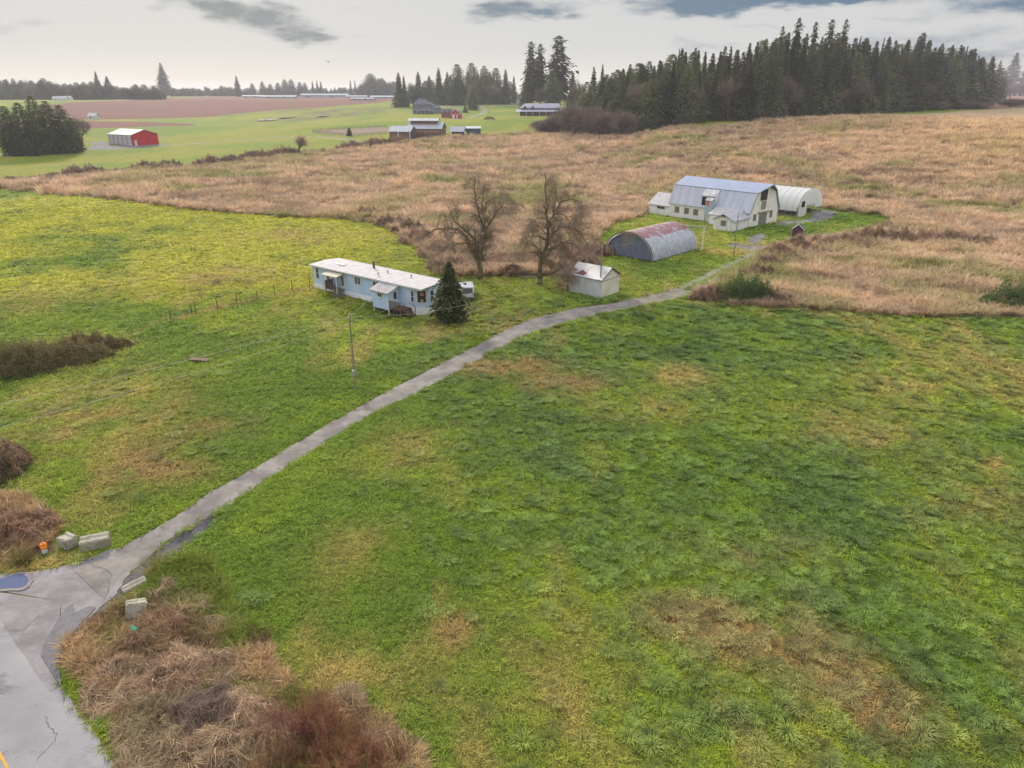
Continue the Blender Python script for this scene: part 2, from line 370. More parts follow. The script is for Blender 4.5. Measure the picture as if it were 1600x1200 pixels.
def leafmat(name, c1, c2, c3, trans=0.35, tint=None, rough=.75):
    """foliage: colour from the per-face 'var' attribute, optional per-instance tint"""
    if name in MATS: return MATS[name]
    k_ = 1.0 if tint else (LEAFK.get(name, 1.45)); c1, c2, c3 = c1 * k_, c2 * k_, c3 * k_
    m, nt, b, out = newmat(name); N = nt.nodes.new; L = nt.links.new
    at = N('ShaderNodeAttribute'); at.attribute_name = 'var'
    rp = N('ShaderNodeValToRGB'); L(at.outputs['Fac'], rp.inputs[0])
    rp.color_ramp.elements[0].position = 0.1; rp.color_ramp.elements[0].color = rgba(c1)
    e = rp.color_ramp.elements.new(.55); e.color = rgba(c2)
    rp.color_ramp.elements[-1].position = .95; rp.color_ramp.elements[-1].color = rgba(c3)
    col = rp.outputs[0]
    if tint:
        ti = N('ShaderNodeAttribute'); ti.attribute_name = 'tint'; ti.attribute_type = 'INSTANCER'
        mx = N('ShaderNodeMix'); mx.data_type = 'RGBA'; mx.blend_type = 'MULTIPLY'; mx.inputs[0].default_value = 1
        L(col, mx.inputs[6]); L(ti.outputs['Color'], mx.inputs[7]); col = mx.outputs[2]
    else:
        oi = N('ShaderNodeObjectInfo'); hs = N('ShaderNodeHueSaturation')
        mr = N('ShaderNodeMapRange'); L(oi.outputs['Random'], mr.inputs[0]); mr.inputs[3].default_value = VARY.get(name, (.8, 1.25))[0]; mr.inputs[4].default_value = VARY.get(name, (.8, 1.25))[1]
        L(mr.outputs[0], hs.inputs['Value']); mr2 = N('ShaderNodeMapRange'); L(oi.outputs['Random'], mr2.inputs[0]); mr2.inputs[3].default_value = .515; mr2.inputs[4].default_value = .488
        L(mr2.outputs[0], hs.inputs['Hue']); L(col, hs.inputs['Color']); col = hs.outputs[0]
    L(col, b.inputs['Base Color']); b.inputs['Roughness'].default_value = rough; b.inputs['Specular IOR Level'].default_value = .15
    tr = N('ShaderNodeBsdfTranslucent'); L(col, tr.inputs[0]); ms = N('ShaderNodeMixShader'); ms.inputs[0].default_value = trans
    L(b.outputs[0], ms.inputs[1]); L(tr.outputs[0], ms.inputs[2]); L(ms.outputs[0], out.inputs[0])
    MATS[name] = m
    return m
# ------------------------------------------------------------------ mesh helpers
SPLIT = {'gable_wall', 'gable_panel', 'canopy_post', 'entry_post', 'post', 'box_leg', 'barge_board', 'footing', 'base_board', 'corner_board', 'door_trim', 'veranda_post', 'bay_post', 'corner_post', 'wall', 'hoop', 'gutter', 'bench', 'lower_roof', 'porch_post'}
class MB:
    def __init__(s): s.v = []; s.f = []; s.m = []; s.var = []; s.cur = 0; s.cv = 0.5
    def face(s, *pts):
        i = len(s.v); s.v.extend([tuple(p) for p in pts]); s.f.append(tuple(range(i, i + len(pts)))); s.m.append(s.cur); s.var.append(s.cv)
    def box(s, x0, x1, y0, y1, z0, z1):
        i = len(s.v)
        s.v += [(x0, y0, z0), (x1, y0, z0), (x1, y1, z0), (x0, y1, z0), (x0, y0, z1), (x1, y0, z1), (x1, y1, z1), (x0, y1, z1)]
        for q in ((0, 3, 2, 1), (4, 5, 6, 7), (0, 1, 5, 4), (1, 2, 6, 5), (2, 3, 7, 6), (3, 0, 4, 7)):
            s.f.append(tuple(i + k for k in q)); s.m.append(s.cur); s.var.append(s.cv)
        return s
    def prism(s, pts, vec):
        """closed polygon pts (3-D) extruded along vec"""
        i = len(s.v); n = len(pts)
        s.v += [tuple(p) for p in pts] + [(p[0] + vec[0], p[1] + vec[1], p[2] + vec[2]) for p in pts]
        s.f.append(tuple(range(i, i + n))[::-1]); s.f.append(tuple(range(i + n, i + 2 * n)))
        for k in range(n): s.f.append((i + k, i + (k + 1) % n, i + n + (k + 1) % n, i + n + k))
        s.m += [s.cur] * (n + 2); s.var += [s.cv] * (n + 2)
        return s
    def slab(s, a, b, c, d, t):
        """thin slab whose top is a,b,c,d (counter-clockwise seen from above) and thickness t straight down"""
        return s.prism([(p[0], p[1], p[2] - t) for p in (a, b, c, d)], (0, 0, t))
    def tube(s, p0, p1, r0, r1=None, n=6, cap=True):
        r1 = r0 if r1 is None else r1
        p0 = Vector(p0); p1 = Vector(p1); d = (p1 - p0)
        if d.length < 1e-6: return s
        d.normalize(); a = d.orthogonal().normalized(); b = d.cross(a); i = len(s.v)
        for (p, r) in ((p0, r0), (p1, r1)):
            for k in range(n):
                t = 2 * math.pi * k / n; q = p + (a * math.cos(t) + b * math.sin(t)) * r; s.v.append(tuple(q))
        for k in range(n): s.f.append((i + k, i + (k + 1) % n, i + n + (k + 1) % n, i + n + k)); s.m.append(s.cur); s.var.append(s.cv)
        if cap:
            s.f.append(tuple(i + k for k in range(n))[::-1]); s.f.append(tuple(i + n + k for k in range(n))); s.m += [s.cur] * 2; s.var += [s.cv] * 2
        return s
    def path(s, pts, r, n=5):
        for k in range(len(pts) - 1): s.tube(pts[k], pts[k + 1], r if isinstance(r, (int, float)) else r[k], r if isinstance(r, (int, float)) else r[k + 1], n, False)
        return s
    def mesh(s, name, mats, smooth=False):
        me = bpy.data.meshes.new(name)
        me.from_pydata(s.v, [], s.f)
        for m in (mats if isinstance(mats, (list, tuple)) else [mats]): me.materials.append(m)
        me.polygons.foreach_set('material_index', s.m)
        a = me.attributes.new('var', 'FLOAT', 'FACE'); a.data.foreach_set('value', s.var)
        if smooth: me.polygons.foreach_set('use_smooth', [True] * len(s.f))
        me.update()
        return me
    def islands(s):
        key = {}; par = []
        def find(i):
            while par[i] != i: par[i] = par[par[i]]; i = par[i]
            return i
        vid = []
        for p in s.v:
            k = (round(p[0], 3), round(p[1], 3), round(p[2], 3))
            if k not in key: key[k] = len(par); par.append(len(par))
            vid.append(key[k])
        for f in s.f:
            a = find(vid[f[0]])
            for i in f[1:]: par[find(vid[i])] = a
        g = {}
        for j, f in enumerate(s.f): g.setdefault(find(vid[f[0]]), []).append(j)
        return list(g.values())
    def build(s, name, mats, parent=None, smooth=False):
        if parent is not None and name in SPLIT:
            isl = s.islands()
            if 1 < len(isl) <= 60:
                last = None
                for js in isl:
                    q = MB(); mp = {}
                    for j in js:
                        idx = []
                        for i in s.f[j]:
                            if i not in mp: mp[i] = len(q.v); q.v.append(s.v[i])
                            idx.append(mp[i])
                        q.f.append(tuple(idx)); q.m.append(s.m[j]); q.var.append(s.var[j])
                    last = link(bpy.data.objects.new(name, q.mesh(name, mats, smooth)), parent)
                return last
        return link(bpy.data.objects.new(name, s.mesh(name, mats, smooth)), parent)
def link(o, parent=None):
    C.objects.link(o)
    if parent: o.parent = parent
    return o
def npmesh(name, V, F, mats, var=None, col=None, smooth=False):
    """V (n,3), F (m,k) arrays"""
    me = bpy.data.meshes.new(name)
    V = np.asarray(V, np.float32); F = np.asarray(F, np.int32); k = F.shape[1]
    me.vertices.add(len(V)); me.vertices.foreach_set('co', V.ravel())
    me.loops.add(F.size); me.loops.foreach_set('vertex_index', F.ravel())
    me.polygons.add(len(F)); me.polygons.foreach_set('loop_start', np.arange(0, F.size, k, dtype=np.int32))
    try: me.polygons.foreach_set('loop_total', np.full(len(F), k, np.int32))
    except Exception: pass
    for m in (mats if isinstance(mats, (list, tuple)) else [mats]): me.materials.append(m)
    if smooth: me.polygons.foreach_set('use_smooth', np.ones(len(F), bool))
    me.update(calc_edges=True)
    if var is not None:
        a = me.attributes.new('var', 'FLOAT', 'FACE'); a.data.foreach_set('value', np.asarray(var, np.float32))
    if col is not None:
        a = me.attributes.new('cover', 'FLOAT_COLOR', 'POINT')
        c4 = np.ones((len(V), 4), np.float32); c4[:, :3] = col; a.data.foreach_set('color', c4.ravel())
    return me
def tag(o, label, cat, group=None):
    o['label'] = label; o['category'] = cat
    if group: o['group'] = group
    return o
def thing(name, label, cat, x, y, rot=0, group=None, z=None):
    o = bpy.data.objects.new(name, None); C.objects.link(o); o.empty_display_size = .3
    o.location = (x, y, hz(x, y) if z is None else z); o.rotation_euler = (0, 0, R(rot))
    return tag(o, label, cat, group)
def copytree(root, x, y, rot, scale=(1, 1, 1), label=None, group=None, z=None):
    r = root.copy(); C.objects.link(r); r.location = (x, y, hz(x, y) if z is None else z); r.rotation_euler = (0, 0, R(rot)); r.scale = scale
    if label: r['label'] = label
    if group: r['group'] = group
    elif 'group' in r and group == '': del r['group']
    for ch in list(root.children):
        c = ch.copy(); C.objects.link(c); c.parent = r
        for g in list(ch.children):
            d = g.copy(); C.objects.link(d); d.parent = c
    return r
def structure(o): o['kind'] = 'structure'; return o
# ------------------------------------------------------------------ ground sheet
def build_ground():
    az = np.concatenate([np.linspace(-180, -64, 24)[:-1], np.linspace(-64, -50, 30)[:-1], np.linspace(-50, 50, 760), np.linspace(50, 64, 30)[1:], np.linspace(64, 180, 24)[1:-1]])
    rr = [6.0]
    while rr[-1] < 9000: rr.append(rr[-1] * (1.0075 if 17 < rr[-1] < 1300 else 1.04))
    rr = np.array(rr); nA = len(az); nR = len(rr)
    A, RR = np.meshgrid(np.radians(az), rr)
    x = (RR * np.sin(A)).ravel(); y = (RR * np.cos(A)).ravel()
    z = height(x, y)
    col, kind = cover(x, y)
    r = np.hypot(x, y)
    # hummocks: marsh and rough grass stand a little above the base surface
    bumpm = (fbm(x / 2.5, y / 2.5, 61, 3) - .5) * .55 * ss(r, 30, 60)
    z = z + np.where(kind == 1, bumpm * 1.2 + .1, 0) + np.where(kind == 0, bumpm * .16 * (1 - ss(r, 200, 260)), 0)
    # shallow roadside hollow kept flat near road and drive
    V = np.stack([x, y, z], 1)
    V = np.vstack([V, [[0, 0, 0]]])
    col = np.vstack([col, [G_MID]])
    idx = np.arange(nA * nR).reshape(nR, nA)
    a = idx[:-1]; b = idx[1:]
    an = np.roll(a, -1, 1); bn = np.roll(b, -1, 1)
    F = np.stack([a.ravel(), an.ravel(), bn.ravel(), b.ravel()], 1)
    m, nt, bs, out = newmat('ground_cover'); N = nt.nodes.new; L = nt.links.new
    at = N('ShaderNodeAttribute'); at.attribute_name = 'cover'
    tc = N('ShaderNodeTexCoord')
    n1 = N('ShaderNodeTexNoise'); n1.inputs['Scale'].default_value = 3.2; n1.inputs['Detail'].default_value = 6; n1.inputs['Roughness'].default_value = .7; L(tc.outputs['Object'], n1.inputs['Vector'])
    n2 = N('ShaderNodeTexNoise'); n2.inputs['Scale'].default_value = .5; n2.inputs['Detail'].default_value = 8; n2.inputs['Roughness'].default_value = .7; L(tc.outputs['Object'], n2.inputs['Vector'])
    ad = N('ShaderNodeMath'); ad.operation = 'ADD'; L(n1.outputs['Fac'], ad.inputs[0]); L(n2.outputs['Fac'], ad.inputs[1])
    mr = N('ShaderNodeMapRange'); L(ad.outputs[0], mr.inputs[0]); mr.inputs[1].default_value = .75; mr.inputs[2].default_value = 1.25; mr.inputs[3].default_value = .55 * ALB; mr.inputs[4].default_value = 1.4 * ALB
    mx = N('ShaderNodeVectorMath'); mx.operation = 'SCALE'; L(at.outputs['Color'], mx.inputs[0]); L(mr.outputs[0], mx.inputs['Scale'])
    L(mx.outputs[0], bs.inputs['Base Color']); bs.inputs['Roughness'].default_value = .95; bs.inputs['Specular IOR Level'].default_value = .1
    bp = N('ShaderNodeBump'); bp.inputs['Strength'].default_value = .9; bp.inputs['Distance'].default_value = .25; L(ad.outputs[0], bp.inputs['Height']); L(bp.outputs[0], bs.inputs['Normal'])
    me = npmesh('ground', V, F, m, col=col, smooth=True)
    # close the small disc under the camera
    o = bpy.data.objects.new('ground', me); C.objects.link(o); structure(o)
    mb = MB(); rim = [(float(x[i]), float(y[i]), 0.0) for i in range(nA)]
    mb.face(*rim[::-1]); c = mb.build('ground_patch', mat('patch_grass', G_MID * ALB)); structure(c)
build_ground()
# ------------------------------------------------------------------ road and driveway
asph = mat('drive_asphalt', lin(160, 154, 152) * .62, lin(118, 113, 114) * .62, scale=.5, rough=.85, bump=.5, bscale=14, lo=.38, hi=.62, stain=(lin(120, 112, 92) * .6, .9, .58, .75))
roadm = mat('road_asphalt', lin(160, 160, 168) * .62, lin(140, 140, 150) * .62, scale=.25, rough=.6, bump=.35, bscale=18, lo=.4, hi=.62, stain=(lin(112, 112, 122) * .6, .16, .56, .62, (1, 2.2, 1)))
DL = [(100, 886), (150, 874), (212, 842), (285, 800), (325, 770), (400, 729), (450, 699), (500, 670), (575, 627), (635, 595), (725, 550), (785, 517), (832, 497), (900, 481), (960, 473), (1000, 469)]
DR = [(165, 945), (190, 905), (225, 877), (260, 845), (300, 820), (360, 787), (400, 760), (450, 729), (500, 697), (575, 650), (660, 610), (750, 560), (795, 537), (832, 520), (900, 500), (960, 486), (1002, 478)]
def resample(line, n):
    P = np.array(line, float); d = np.r_[0, np.cumsum(np.hypot(*np.diff(P, axis=0).T))]
    t = np.linspace(0, d[-1], n)
    # Catmull-like smoothing through cubic interpolation of the two coordinates
    x = np.interp(t, d, P[:, 0]); y = np.interp(t, d, P[:, 1])
    k = max(3, n // 40) | 1; ker = np.ones(k) / k
    xp = np.pad(x, k // 2, mode='edge'); yp = np.pad(y, k // 2, mode='edge')
    return np.stack([np.convolve(xp, ker, 'valid'), np.convolve(yp, ker, 'valid')], 1)
def strip(name, A, B, mats, z0, nacross=10, amp=.15, tshape=None):
    n = len(A); V = []; F = []
    for i in range(n):
        for j in range(nacross + 1):
            t = j / nacross; p = A[i] * (1 - t) + B[i] * t; V.append((p[0], p[1]))
    V = np.array(V).reshape(n, nacross + 1, 2)
    d = B - A; w = np.maximum(np.hypot(d[:, 0], d[:, 1]), .1)[:, None]; u = d / w
    e0 = (fbm(A[:, 0] * 1.6, A[:, 1] * 1.6, 71, 4) - .5)[:, None] * amp * 4; e1 = (fbm(B[:, 0] * 1.6, B[:, 1] * 1.6, 72, 4) - .5)[:, None] * amp * 4
    V[:, 0] += u * e0; V[:, -1] += u * e1
    v = V.reshape(-1, 2); z = height(v[:, 0], v[:, 1]) + z0
    zz = z.reshape(n, nacross + 1)
    if amp > 0: zz[:, 0] -= .05; zz[:, -1] -= .05
    idx = np.arange(n * (nacross + 1)).reshape(n, nacross + 1)
    F = np.stack([idx[:-1, :-1].ravel(), idx[:-1, 1:].ravel(), idx[1:, 1:].ravel(), idx[1:, :-1].ravel()], 1)
    me = npmesh(name, np.column_stack([v, zz.ravel()]), F, mats, smooth=True)
    o = bpy.data.objects.new(name, me); C.objects.link(o)
    return structure(o)
A_ = resample(poly_w(DL), 300); B_ = resample(poly_w(DR), 300)
strip('driveway', B_, A_, asph, .045, 8, .16)
DRIVE = [tuple(p) for p in A_] + [tuple(p) for p in B_[::-1]]
# road: edge through (-16.5,21.3) heading north-west; 7 m wide
re0 = np.array([-16.4, 21.25]); rd = np.array([-.750, .661]); rn = np.array([-.661, -.750])
ts = np.linspace(-45, 160, 260)[:, None]
edge = re0 + rd * ts
strip('road', edge, edge + rn * 7.0, roadm, .05, 8, .07)
ROADP = [tuple(edge[0]), tuple(edge[-1]), tuple(edge[-1] + rn * 7.2), tuple(edge[0] + rn * 7.2)]
# junction apron that joins the two, edges curved
ap = [(-60, 915), (0, 898), (50, 893), (105, 884), (150, 869), (176, 856), (205, 895), (165, 945), (130, 975), (104, 1003), (88, 1030), (96, 1075), (60, 1090), (-60, 960)]
apw = resample(poly_w(ap) + [poly_w(ap)[0]], 160)
cen = np.array(poly_w([(95, 940)])[0])
n_ = len(apw); V = [cen]; 
for k in (0.35, .7, 1.0):
    for p in apw:
        q = cen + (p - cen) * k
        if k == 1.0: q = q + (fbm(q[0:1] * 1.5, q[1:2] * 1.5, 77, 3)[0] - .5) * .5
        V.append(q)
V = np.array(V); F = []
for i in range(n_ - 1): F.append((0, 0, 1 + i, 2 + i))
mb = MB(); z = .028
hh = lambda q: (float(q[0]), float(q[1]), z)
for i in range(n_ - 1):
    mb.face(hh(V[0]), hh(V[1 + i]), hh(V[2 + i]))
    for k in (0, 1): a = 1 + k * n_ + i; mb.face(hh(V[a]), hh(V[a + n_]), hh(V[a + n_ + 1]), hh(V[a + 1]))
structure(mb.build('road_junction', mat('junction_asphalt', lin(158, 154, 160) * .62, lin(128, 123, 129) * .62, scale=.5, rough=.75, bump=.5, bscale=14, lo=.4, hi=.6, stain=(lin(135, 118, 100) * .6, .7, .6, .72))))
APRON = [tuple(p) for p in apw]
# double yellow line
yel = mat('road_paint', lin(214, 160, 50) * .8, lin(190, 150, 80) * .8, scale=4, lo=.45, hi=.6, rough=.7)
for off in (3.0,):
    strip('road_line', edge + rn * off, edge + rn * (off + .1), yel, .058, 1, .0)
# patched darker strips of tar where the drive meets the road
mb = MB(); pts = [ground(*p) for p in [(72, 1000), (92, 968), (104, 950), (114, 944), (118, 958), (140, 948), (150, 950), (130, 972), (104, 1000), (92, 1030), (96, 1075), (80, 1050), (64, 1024)]]
mb.face(*[(p[0], p[1], .062) for p in pts][::-1]); structure(mb.build('tar_patch', mat('tar', lin(104, 104, 118) * .6, lin(84, 84, 96) * .6, scale=2.5, rough=.6, bump=.4)))
for line in ([(0, 985), (40, 985), (60, 962)], [(60, 1190), (90, 1150), (70, 1120)], [(130, 872), (175, 900), (160, 945)], [(380, 715), (400, 742)], [(565, 615), (590, 655)]):
    P = resample(poly_w(line), 24); mb = MB()
    for i in range(23):
        a, b = P[i], P[i + 1]; d = (b - a) / (np.hypot(*(b - a)) + 1e-6); nn = np.array([-d[1], d[0]]) * (.006 + .008 * random.random())
        jit = (fbm(a[0:1] * 3, a[1:2] * 3, 5)[0] - .5) * .4; jit2 = (fbm(b[0:1] * 3, b[1:2] * 3, 5)[0] - .5) * .4
        a = a + jit; b = b + jit2
        mb.face((a[0] - nn[0], a[1] - nn[1], .066), (b[0] - nn[0], b[1] - nn[1], .066), (b[0] + nn[0], b[1] + nn[1], .066), (a[0] + nn[0], a[1] + nn[1], .066))
    structure(mb.build('road_crack', mat('crack', lin(120, 116, 120) * .5)))
# puddle
def blob(name, px, py, rx, ry, z, m, seed, n=64, rough=.18):
    a = ground(px, py); b = ground(px + rx, py); c = ground(px, py - ry)
    sx = abs(b[0] - a[0]); sy = abs(c[1] - a[1]); mb = MB(); P = []
    for i in range(n):
        t = 2 * math.pi * i / n; k = 1 + (float(fbm(np.array([math.cos(t) * 1.3 + seed]), np.array([math.sin(t) * 1.3]), 3)[0]) - .5) * rough * 5
        P.append((a[0] + math.cos(t) * sx * k, a[1] + math.sin(t) * sy * k, z))
    mb.face(*P); return mb.build(name, m)
structure(blob('puddle_rim', 18, 911, 33, 14, .070, mat('wet_silt', lin(160, 152, 154) * .6, lin(138, 132, 136) * .6, scale=2), 2.0))
pm, nt, bs, out = newmat('puddle_sky_blue'); bs.inputs['Base Color'].default_value = rgba(lin(84, 98, 146) * .55); bs.inputs['Roughness'].default_value = .04; bs.inputs['Specular IOR Level'].default_value = .5  # blue base colour paints in the sky's reflection on the water
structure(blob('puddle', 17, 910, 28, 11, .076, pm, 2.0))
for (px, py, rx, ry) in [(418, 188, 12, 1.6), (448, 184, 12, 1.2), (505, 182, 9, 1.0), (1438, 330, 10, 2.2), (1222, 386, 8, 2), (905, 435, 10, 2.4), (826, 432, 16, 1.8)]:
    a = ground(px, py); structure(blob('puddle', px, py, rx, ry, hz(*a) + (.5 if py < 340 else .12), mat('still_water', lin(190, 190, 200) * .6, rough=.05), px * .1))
# ------------------------------------------------------------------ scattered grass
def blades(n, h, spread, width, lean, seed, dome=0.0):
    rg = random.Random(seed); V = []; F = []; var = []
    for i in range(n):
        t = rg.random() * 2 * math.pi; q = spread * math.sqrt(rg.random()) * .55
        bx, by = q * math.cos(t), q * math.sin(t); a = t + rg.uniform(-.7, .7)
        hh = h * rg.uniform(.6, 1.1); ln = lean * rg.uniform(.4, 1.2) * hh
        dx, dy = math.cos(a), math.sin(a); wx, wy = -dy * width / 2, dx * width / 2
        p = [(bx, by, -.05), (bx + dx * ln * .35, by + dy * ln * .35, hh * .65), (bx + dx * ln, by + dy * ln, hh * (1 - dome * .4))]
        k = len(V)
        for (c, w) in zip(p, (1, .8, .15)):
            V.append((c[0] - wx * w, c[1] - wy * w, c[2])); V.append((c[0] + wx * w, c[1] + wy * w, c[2]))
        F += [(k, k + 1, k + 3, k + 2), (k + 2, k + 3, k + 5, k + 4)]
        v = rg.random(); var += [v, v]
    return np.array(V), np.array(F), np.array(var)
def leaves(n, h, spread, size, seed):
    rg = random.Random(seed); V = []; F = []; var = []
    for i in range(n):
        t = rg.random() * 2 * math.pi; q = spread * math.sqrt(rg.random()); z = h * rg.random() * math.sqrt(max(0, 1 - (q / spread) ** 2)) + .02
        c = Vector((q * math.cos(t), q * math.sin(t), z)); nrm = Vector((rg.gauss(0, .6), rg.gauss(0, .6), 1)).normalized()
        a = nrm.orthogonal().normalized(); a.rotate(Matrix.Rotation(rg.random() * 6.28, 3, nrm)); b = nrm.cross(a); s = size * rg.uniform(.5, 1.2); k = len(V)
        for (u, w) in ((-1, 0), (0, -.5), (1, 0), (0, .5)): V.append(tuple(c + a * u * s + b * w * s))
        F.append((k, k + 1, k + 2, k + 3)); var.append(rg.random())
    return np.array(V), np.array(F), np.array(var)
tint_m = leafmat('tinted_blades', np.array([.72, .72, .74]), np.array([1., 1., 1.]), np.array([1.35, 1.3, 1.1]), trans=.3, tint=True)
def proto(name, data, m):
    me = npmesh(name, data[0], data[1], m, var=data[2]); return bpy.data.objects.new(name, me)
pc = bpy.data.collections.new('tuft_kinds')      # never linked to the scene: only a library for the scatter
for i, (nm, dt) in enumerate([('short_tuft', blades(18, .11, .38, .036, 1.7, 1)), ('short_tuft', blades(15, .14, .36, .032, 2.0, 2)), ('rush_tussock', blades(120, .36, .46, .026, .95, 3, .9)),
                               ('reed_clump', blades(46, .55, .62, .05, 1.3, 4)), ('reed_clump', blades(34, .75, .5, .045, 1.0, 5)), ('leafy_clump', leaves(46, .45, .5, .10, 6)), ('rush_tussock', blades(100, .28, .52, .028, 1.15, 7, .9))]):
    o = proto('%d_%s' % (i, nm), dt, tint_m); pc.objects.link(o)
def scatter(name, x, y, s, sz, kind, tint, label=None, cat=None, zoff=0.0):
    n = len(x); z = height(x, y) + zoff
    me = bpy.data.meshes.new(name); me.vertices.add(n); me.vertices.foreach_set('co', np.stack([x, y, z], 1).astype(np.float32).ravel())
    def at(nm, ty, arr, key='value'):
        a = me.attributes.new(nm, ty, 'POINT'); a.data.foreach_set(key, np.ascontiguousarray(arr).ravel())
    at('size', 'FLOAT_VECTOR', np.stack([s, s, sz], 1).astype(np.float32), 'vector')
    rng = np.random.default_rng(n)
    at('turn', 'FLOAT_VECTOR', np.stack([rng.normal(0, .12, n), rng.normal(0, .12, n), rng.random(n) * 6.28], 1).astype(np.float32), 'vector')
    at('kindex', 'INT', kind.astype(np.int32))
    c4 = np.ones((n, 4), np.float32); c4[:, :3] = tint; at('tint', 'FLOAT_COLOR', c4, 'color')
    o = bpy.data.objects.new(name, me); C.objects.link(o); o['kind'] = 'stuff'
    if label: o['label'] = label; o['category'] = cat
    g = bpy.data.node_groups.new(name + '_scatter', 'GeometryNodeTree')
    g.interface.new_socket('Geometry', in_out='INPUT', socket_type='NodeSocketGeometry'); g.interface.new_socket('Geometry', in_out='OUTPUT', socket_type='NodeSocketGeometry')
    N = g.nodes.new; L = g.links.new
    gi = N('NodeGroupInput'); go = N('NodeGroupOutput'); mp = N('GeometryNodeMeshToPoints'); ip = N('GeometryNodeInstanceOnPoints'); ci = N('GeometryNodeCollectionInfo')
    ci.inputs['Collection'].default_value = pc; ci.inputs['Separate Children'].default_value = True; ci.inputs['Reset Children'].default_value = True
    def na(nm, ty):
        q = N('GeometryNodeInputNamedAttribute'); q.data_type = ty; q.inputs[0].default_value = nm; return [s_ for s_ in q.outputs if s_.enabled][0]
    L(gi.outputs[0], mp.inputs[0]); L(mp.outputs[0], ip.inputs['Points']); L(ci.outputs[0], ip.inputs['Instance']); ip.inputs['Pick Instance'].default_value = True
    L(na('kindex', 'INT'), ip.inputs['Instance Index']); L(na('size', 'FLOAT_VECTOR'), ip.inputs['Scale'])
    er = N('FunctionNodeEulerToRotation'); L(na('turn', 'FLOAT_VECTOR'), er.inputs[0]); L(er.outputs[0], ip.inputs['Rotation'])
    L(ip.outputs[0], go.inputs[0])
    md = o.modifiers.new('scatter', 'NODES'); md.node_group = g
    return o
FOOT = []   # footprints kept clear of tufts (filled from the building positions)
def rectfoot(x, y, ang, x0, x1, y0, y1):
    c, s = math.cos(R(ang)), math.sin(R(ang))
    FOOT.append([(x + u * c - v * s, y + u * s + v * c) for (u, v) in ((x0, y0), (x1, y0), (x1, y1), (x0, y1))])
rectfoot(-28.5, 100, -38.5, 0, 22, 0, 4.8); rectfoot(12.2, 94.4, -41, -5.4, 0, 0, 4.4); rectfoot(23.2, 116.4, -43.5, -9.2, 0, 0, 13.8); rectfoot(49.2, 149.1, -49, -26, 0, 0, 11); rectfoot(64.7, 163.1, -47, -16, 0, 0, 11.7)
for (px_, py_, r_) in ((70, 860, .9), (108, 853, .9), (151, 853, 1.0), (212, 918, .8), (212, 960, .8), (204, 1003, .35)):
    a_ = ground(px_, py_); rectfoot(a_[0], a_[1], 30, -r_, r_, -r_, r_ * .7)
def clear(x, y, kind, gap=True):
    ok = kind != 3
    for p in FOOT + [ROADP, APRON, DRIVE]: ok &= ~pip(x, y, p)
    return ok
def band(r0, r1, per, azm, seed):
    rng = np.random.default_rng(seed); n = int(math.radians(2 * azm) / 2 * (r1 * r1 - r0 * r0) * per)
    r = np.sqrt(rng.random(n) * (r1 * r1 - r0 * r0) + r0 * r0); a = np.radians((rng.random(n) * 2 - 1) * azm)
    return r * np.sin(a), r * np.cos(a), rng
XS = []
for (r0, r1, per, azm, sc, seed) in ((17, 40, 24, 50, .9, 1), (40, 70, 12, 46, 1.2, 2), (70, 115, 5, 41, 1.7, 3), (115, 205, 1.7, 39, 2.5, 4), (205, 420, .42, 38, 3.4, 5)):
    x, y, rng = band(r0, r1, per, azm, seed)
    col, kind = cover(x, y); ok = clear(x, y, kind)
    if r0 > 200: ok &= (kind == 1) | ((kind == 0) & (rng.random(len(x)) > (np.hypot(x, y) - 205) / 90) & (x < 10))
    x, y, col, kind = x[ok], y[ok], col[ok], kind[ok]; n = len(x)
    rf = ss(x + 0.28 * y, 2, 18) * (1 - ss(y, 88, 100))
    nn = fbm(x / 4, y / 4, 91, 3)
    q = rng.random(n)
    k = np.where(q < .5, 0, 1)
    tus = (rng.random(n) < (.10 if r0 < 40 else .12 if r0 < 70 else .14) * rf * ss(nn, .15, .5)) | (rng.random(n) < .02 * (kind == 0) * (r0 < 110) * ss(fbm(x / 8, y / 8, 92, 3), .5, .6))
    k = np.where(tus & (kind == 0), np.where(q < .5, 2, 6), k)
    mk = (kind == 1) | (kind == 4)
    k = np.where(mk, np.where(q < .55, 3, 4), k)
    s = sc * rng.uniform(.7, 1.35, n)
    s = np.where((k == 2) | (k == 6), rng.uniform(.6, 1.35, n) * (1.0 if r0 < 70 else 1.3), s)
    s = np.where(mk, s * .62 * (.6 + 1.0 * fbm(x / 7, y / 7, 93, 3)) * np.where(kind == 4, rng.uniform(.6, 1.35, n), 1), s)
    sz = s * np.where(k <= 1, np.clip(1.0 / sc, .4, 1) ** .5, .95)
    t = col * ALB * rng.uniform(.75, 1.3, n)[:, None] * np.where(mk, 1.95, 2.15)[:, None]
    bl = lin(102, 122, 84) * ALB * 1.7
    tt = (k == 2) | (k == 6)
    t = np.where(tt[:, None], (t * .5 + bl * .5) * rng.uniform(.78, 1.5, n)[:, None], t)
    XS.append((x, y, s, sz, k, t, kind))
cat_ = [np.concatenate([q[i] for q in XS]) for i in range(7)]
for nm, sel, lb, ct in (('grass', (cat_[6] == 0) | (cat_[6] == 2), 'rough green pasture grass with rush tussocks covering the fields', 'grass'), ('dry_grass', (cat_[6] == 1) | (cat_[6] == 4), 'tan dead reeds and grass covering the marshy field and roadside', 'dry grass')):
    scatter(nm, *[c[sel] for c in cat_[:5]], cat_[5][sel], lb, ct)
print('tufts', len(cat_[0]))
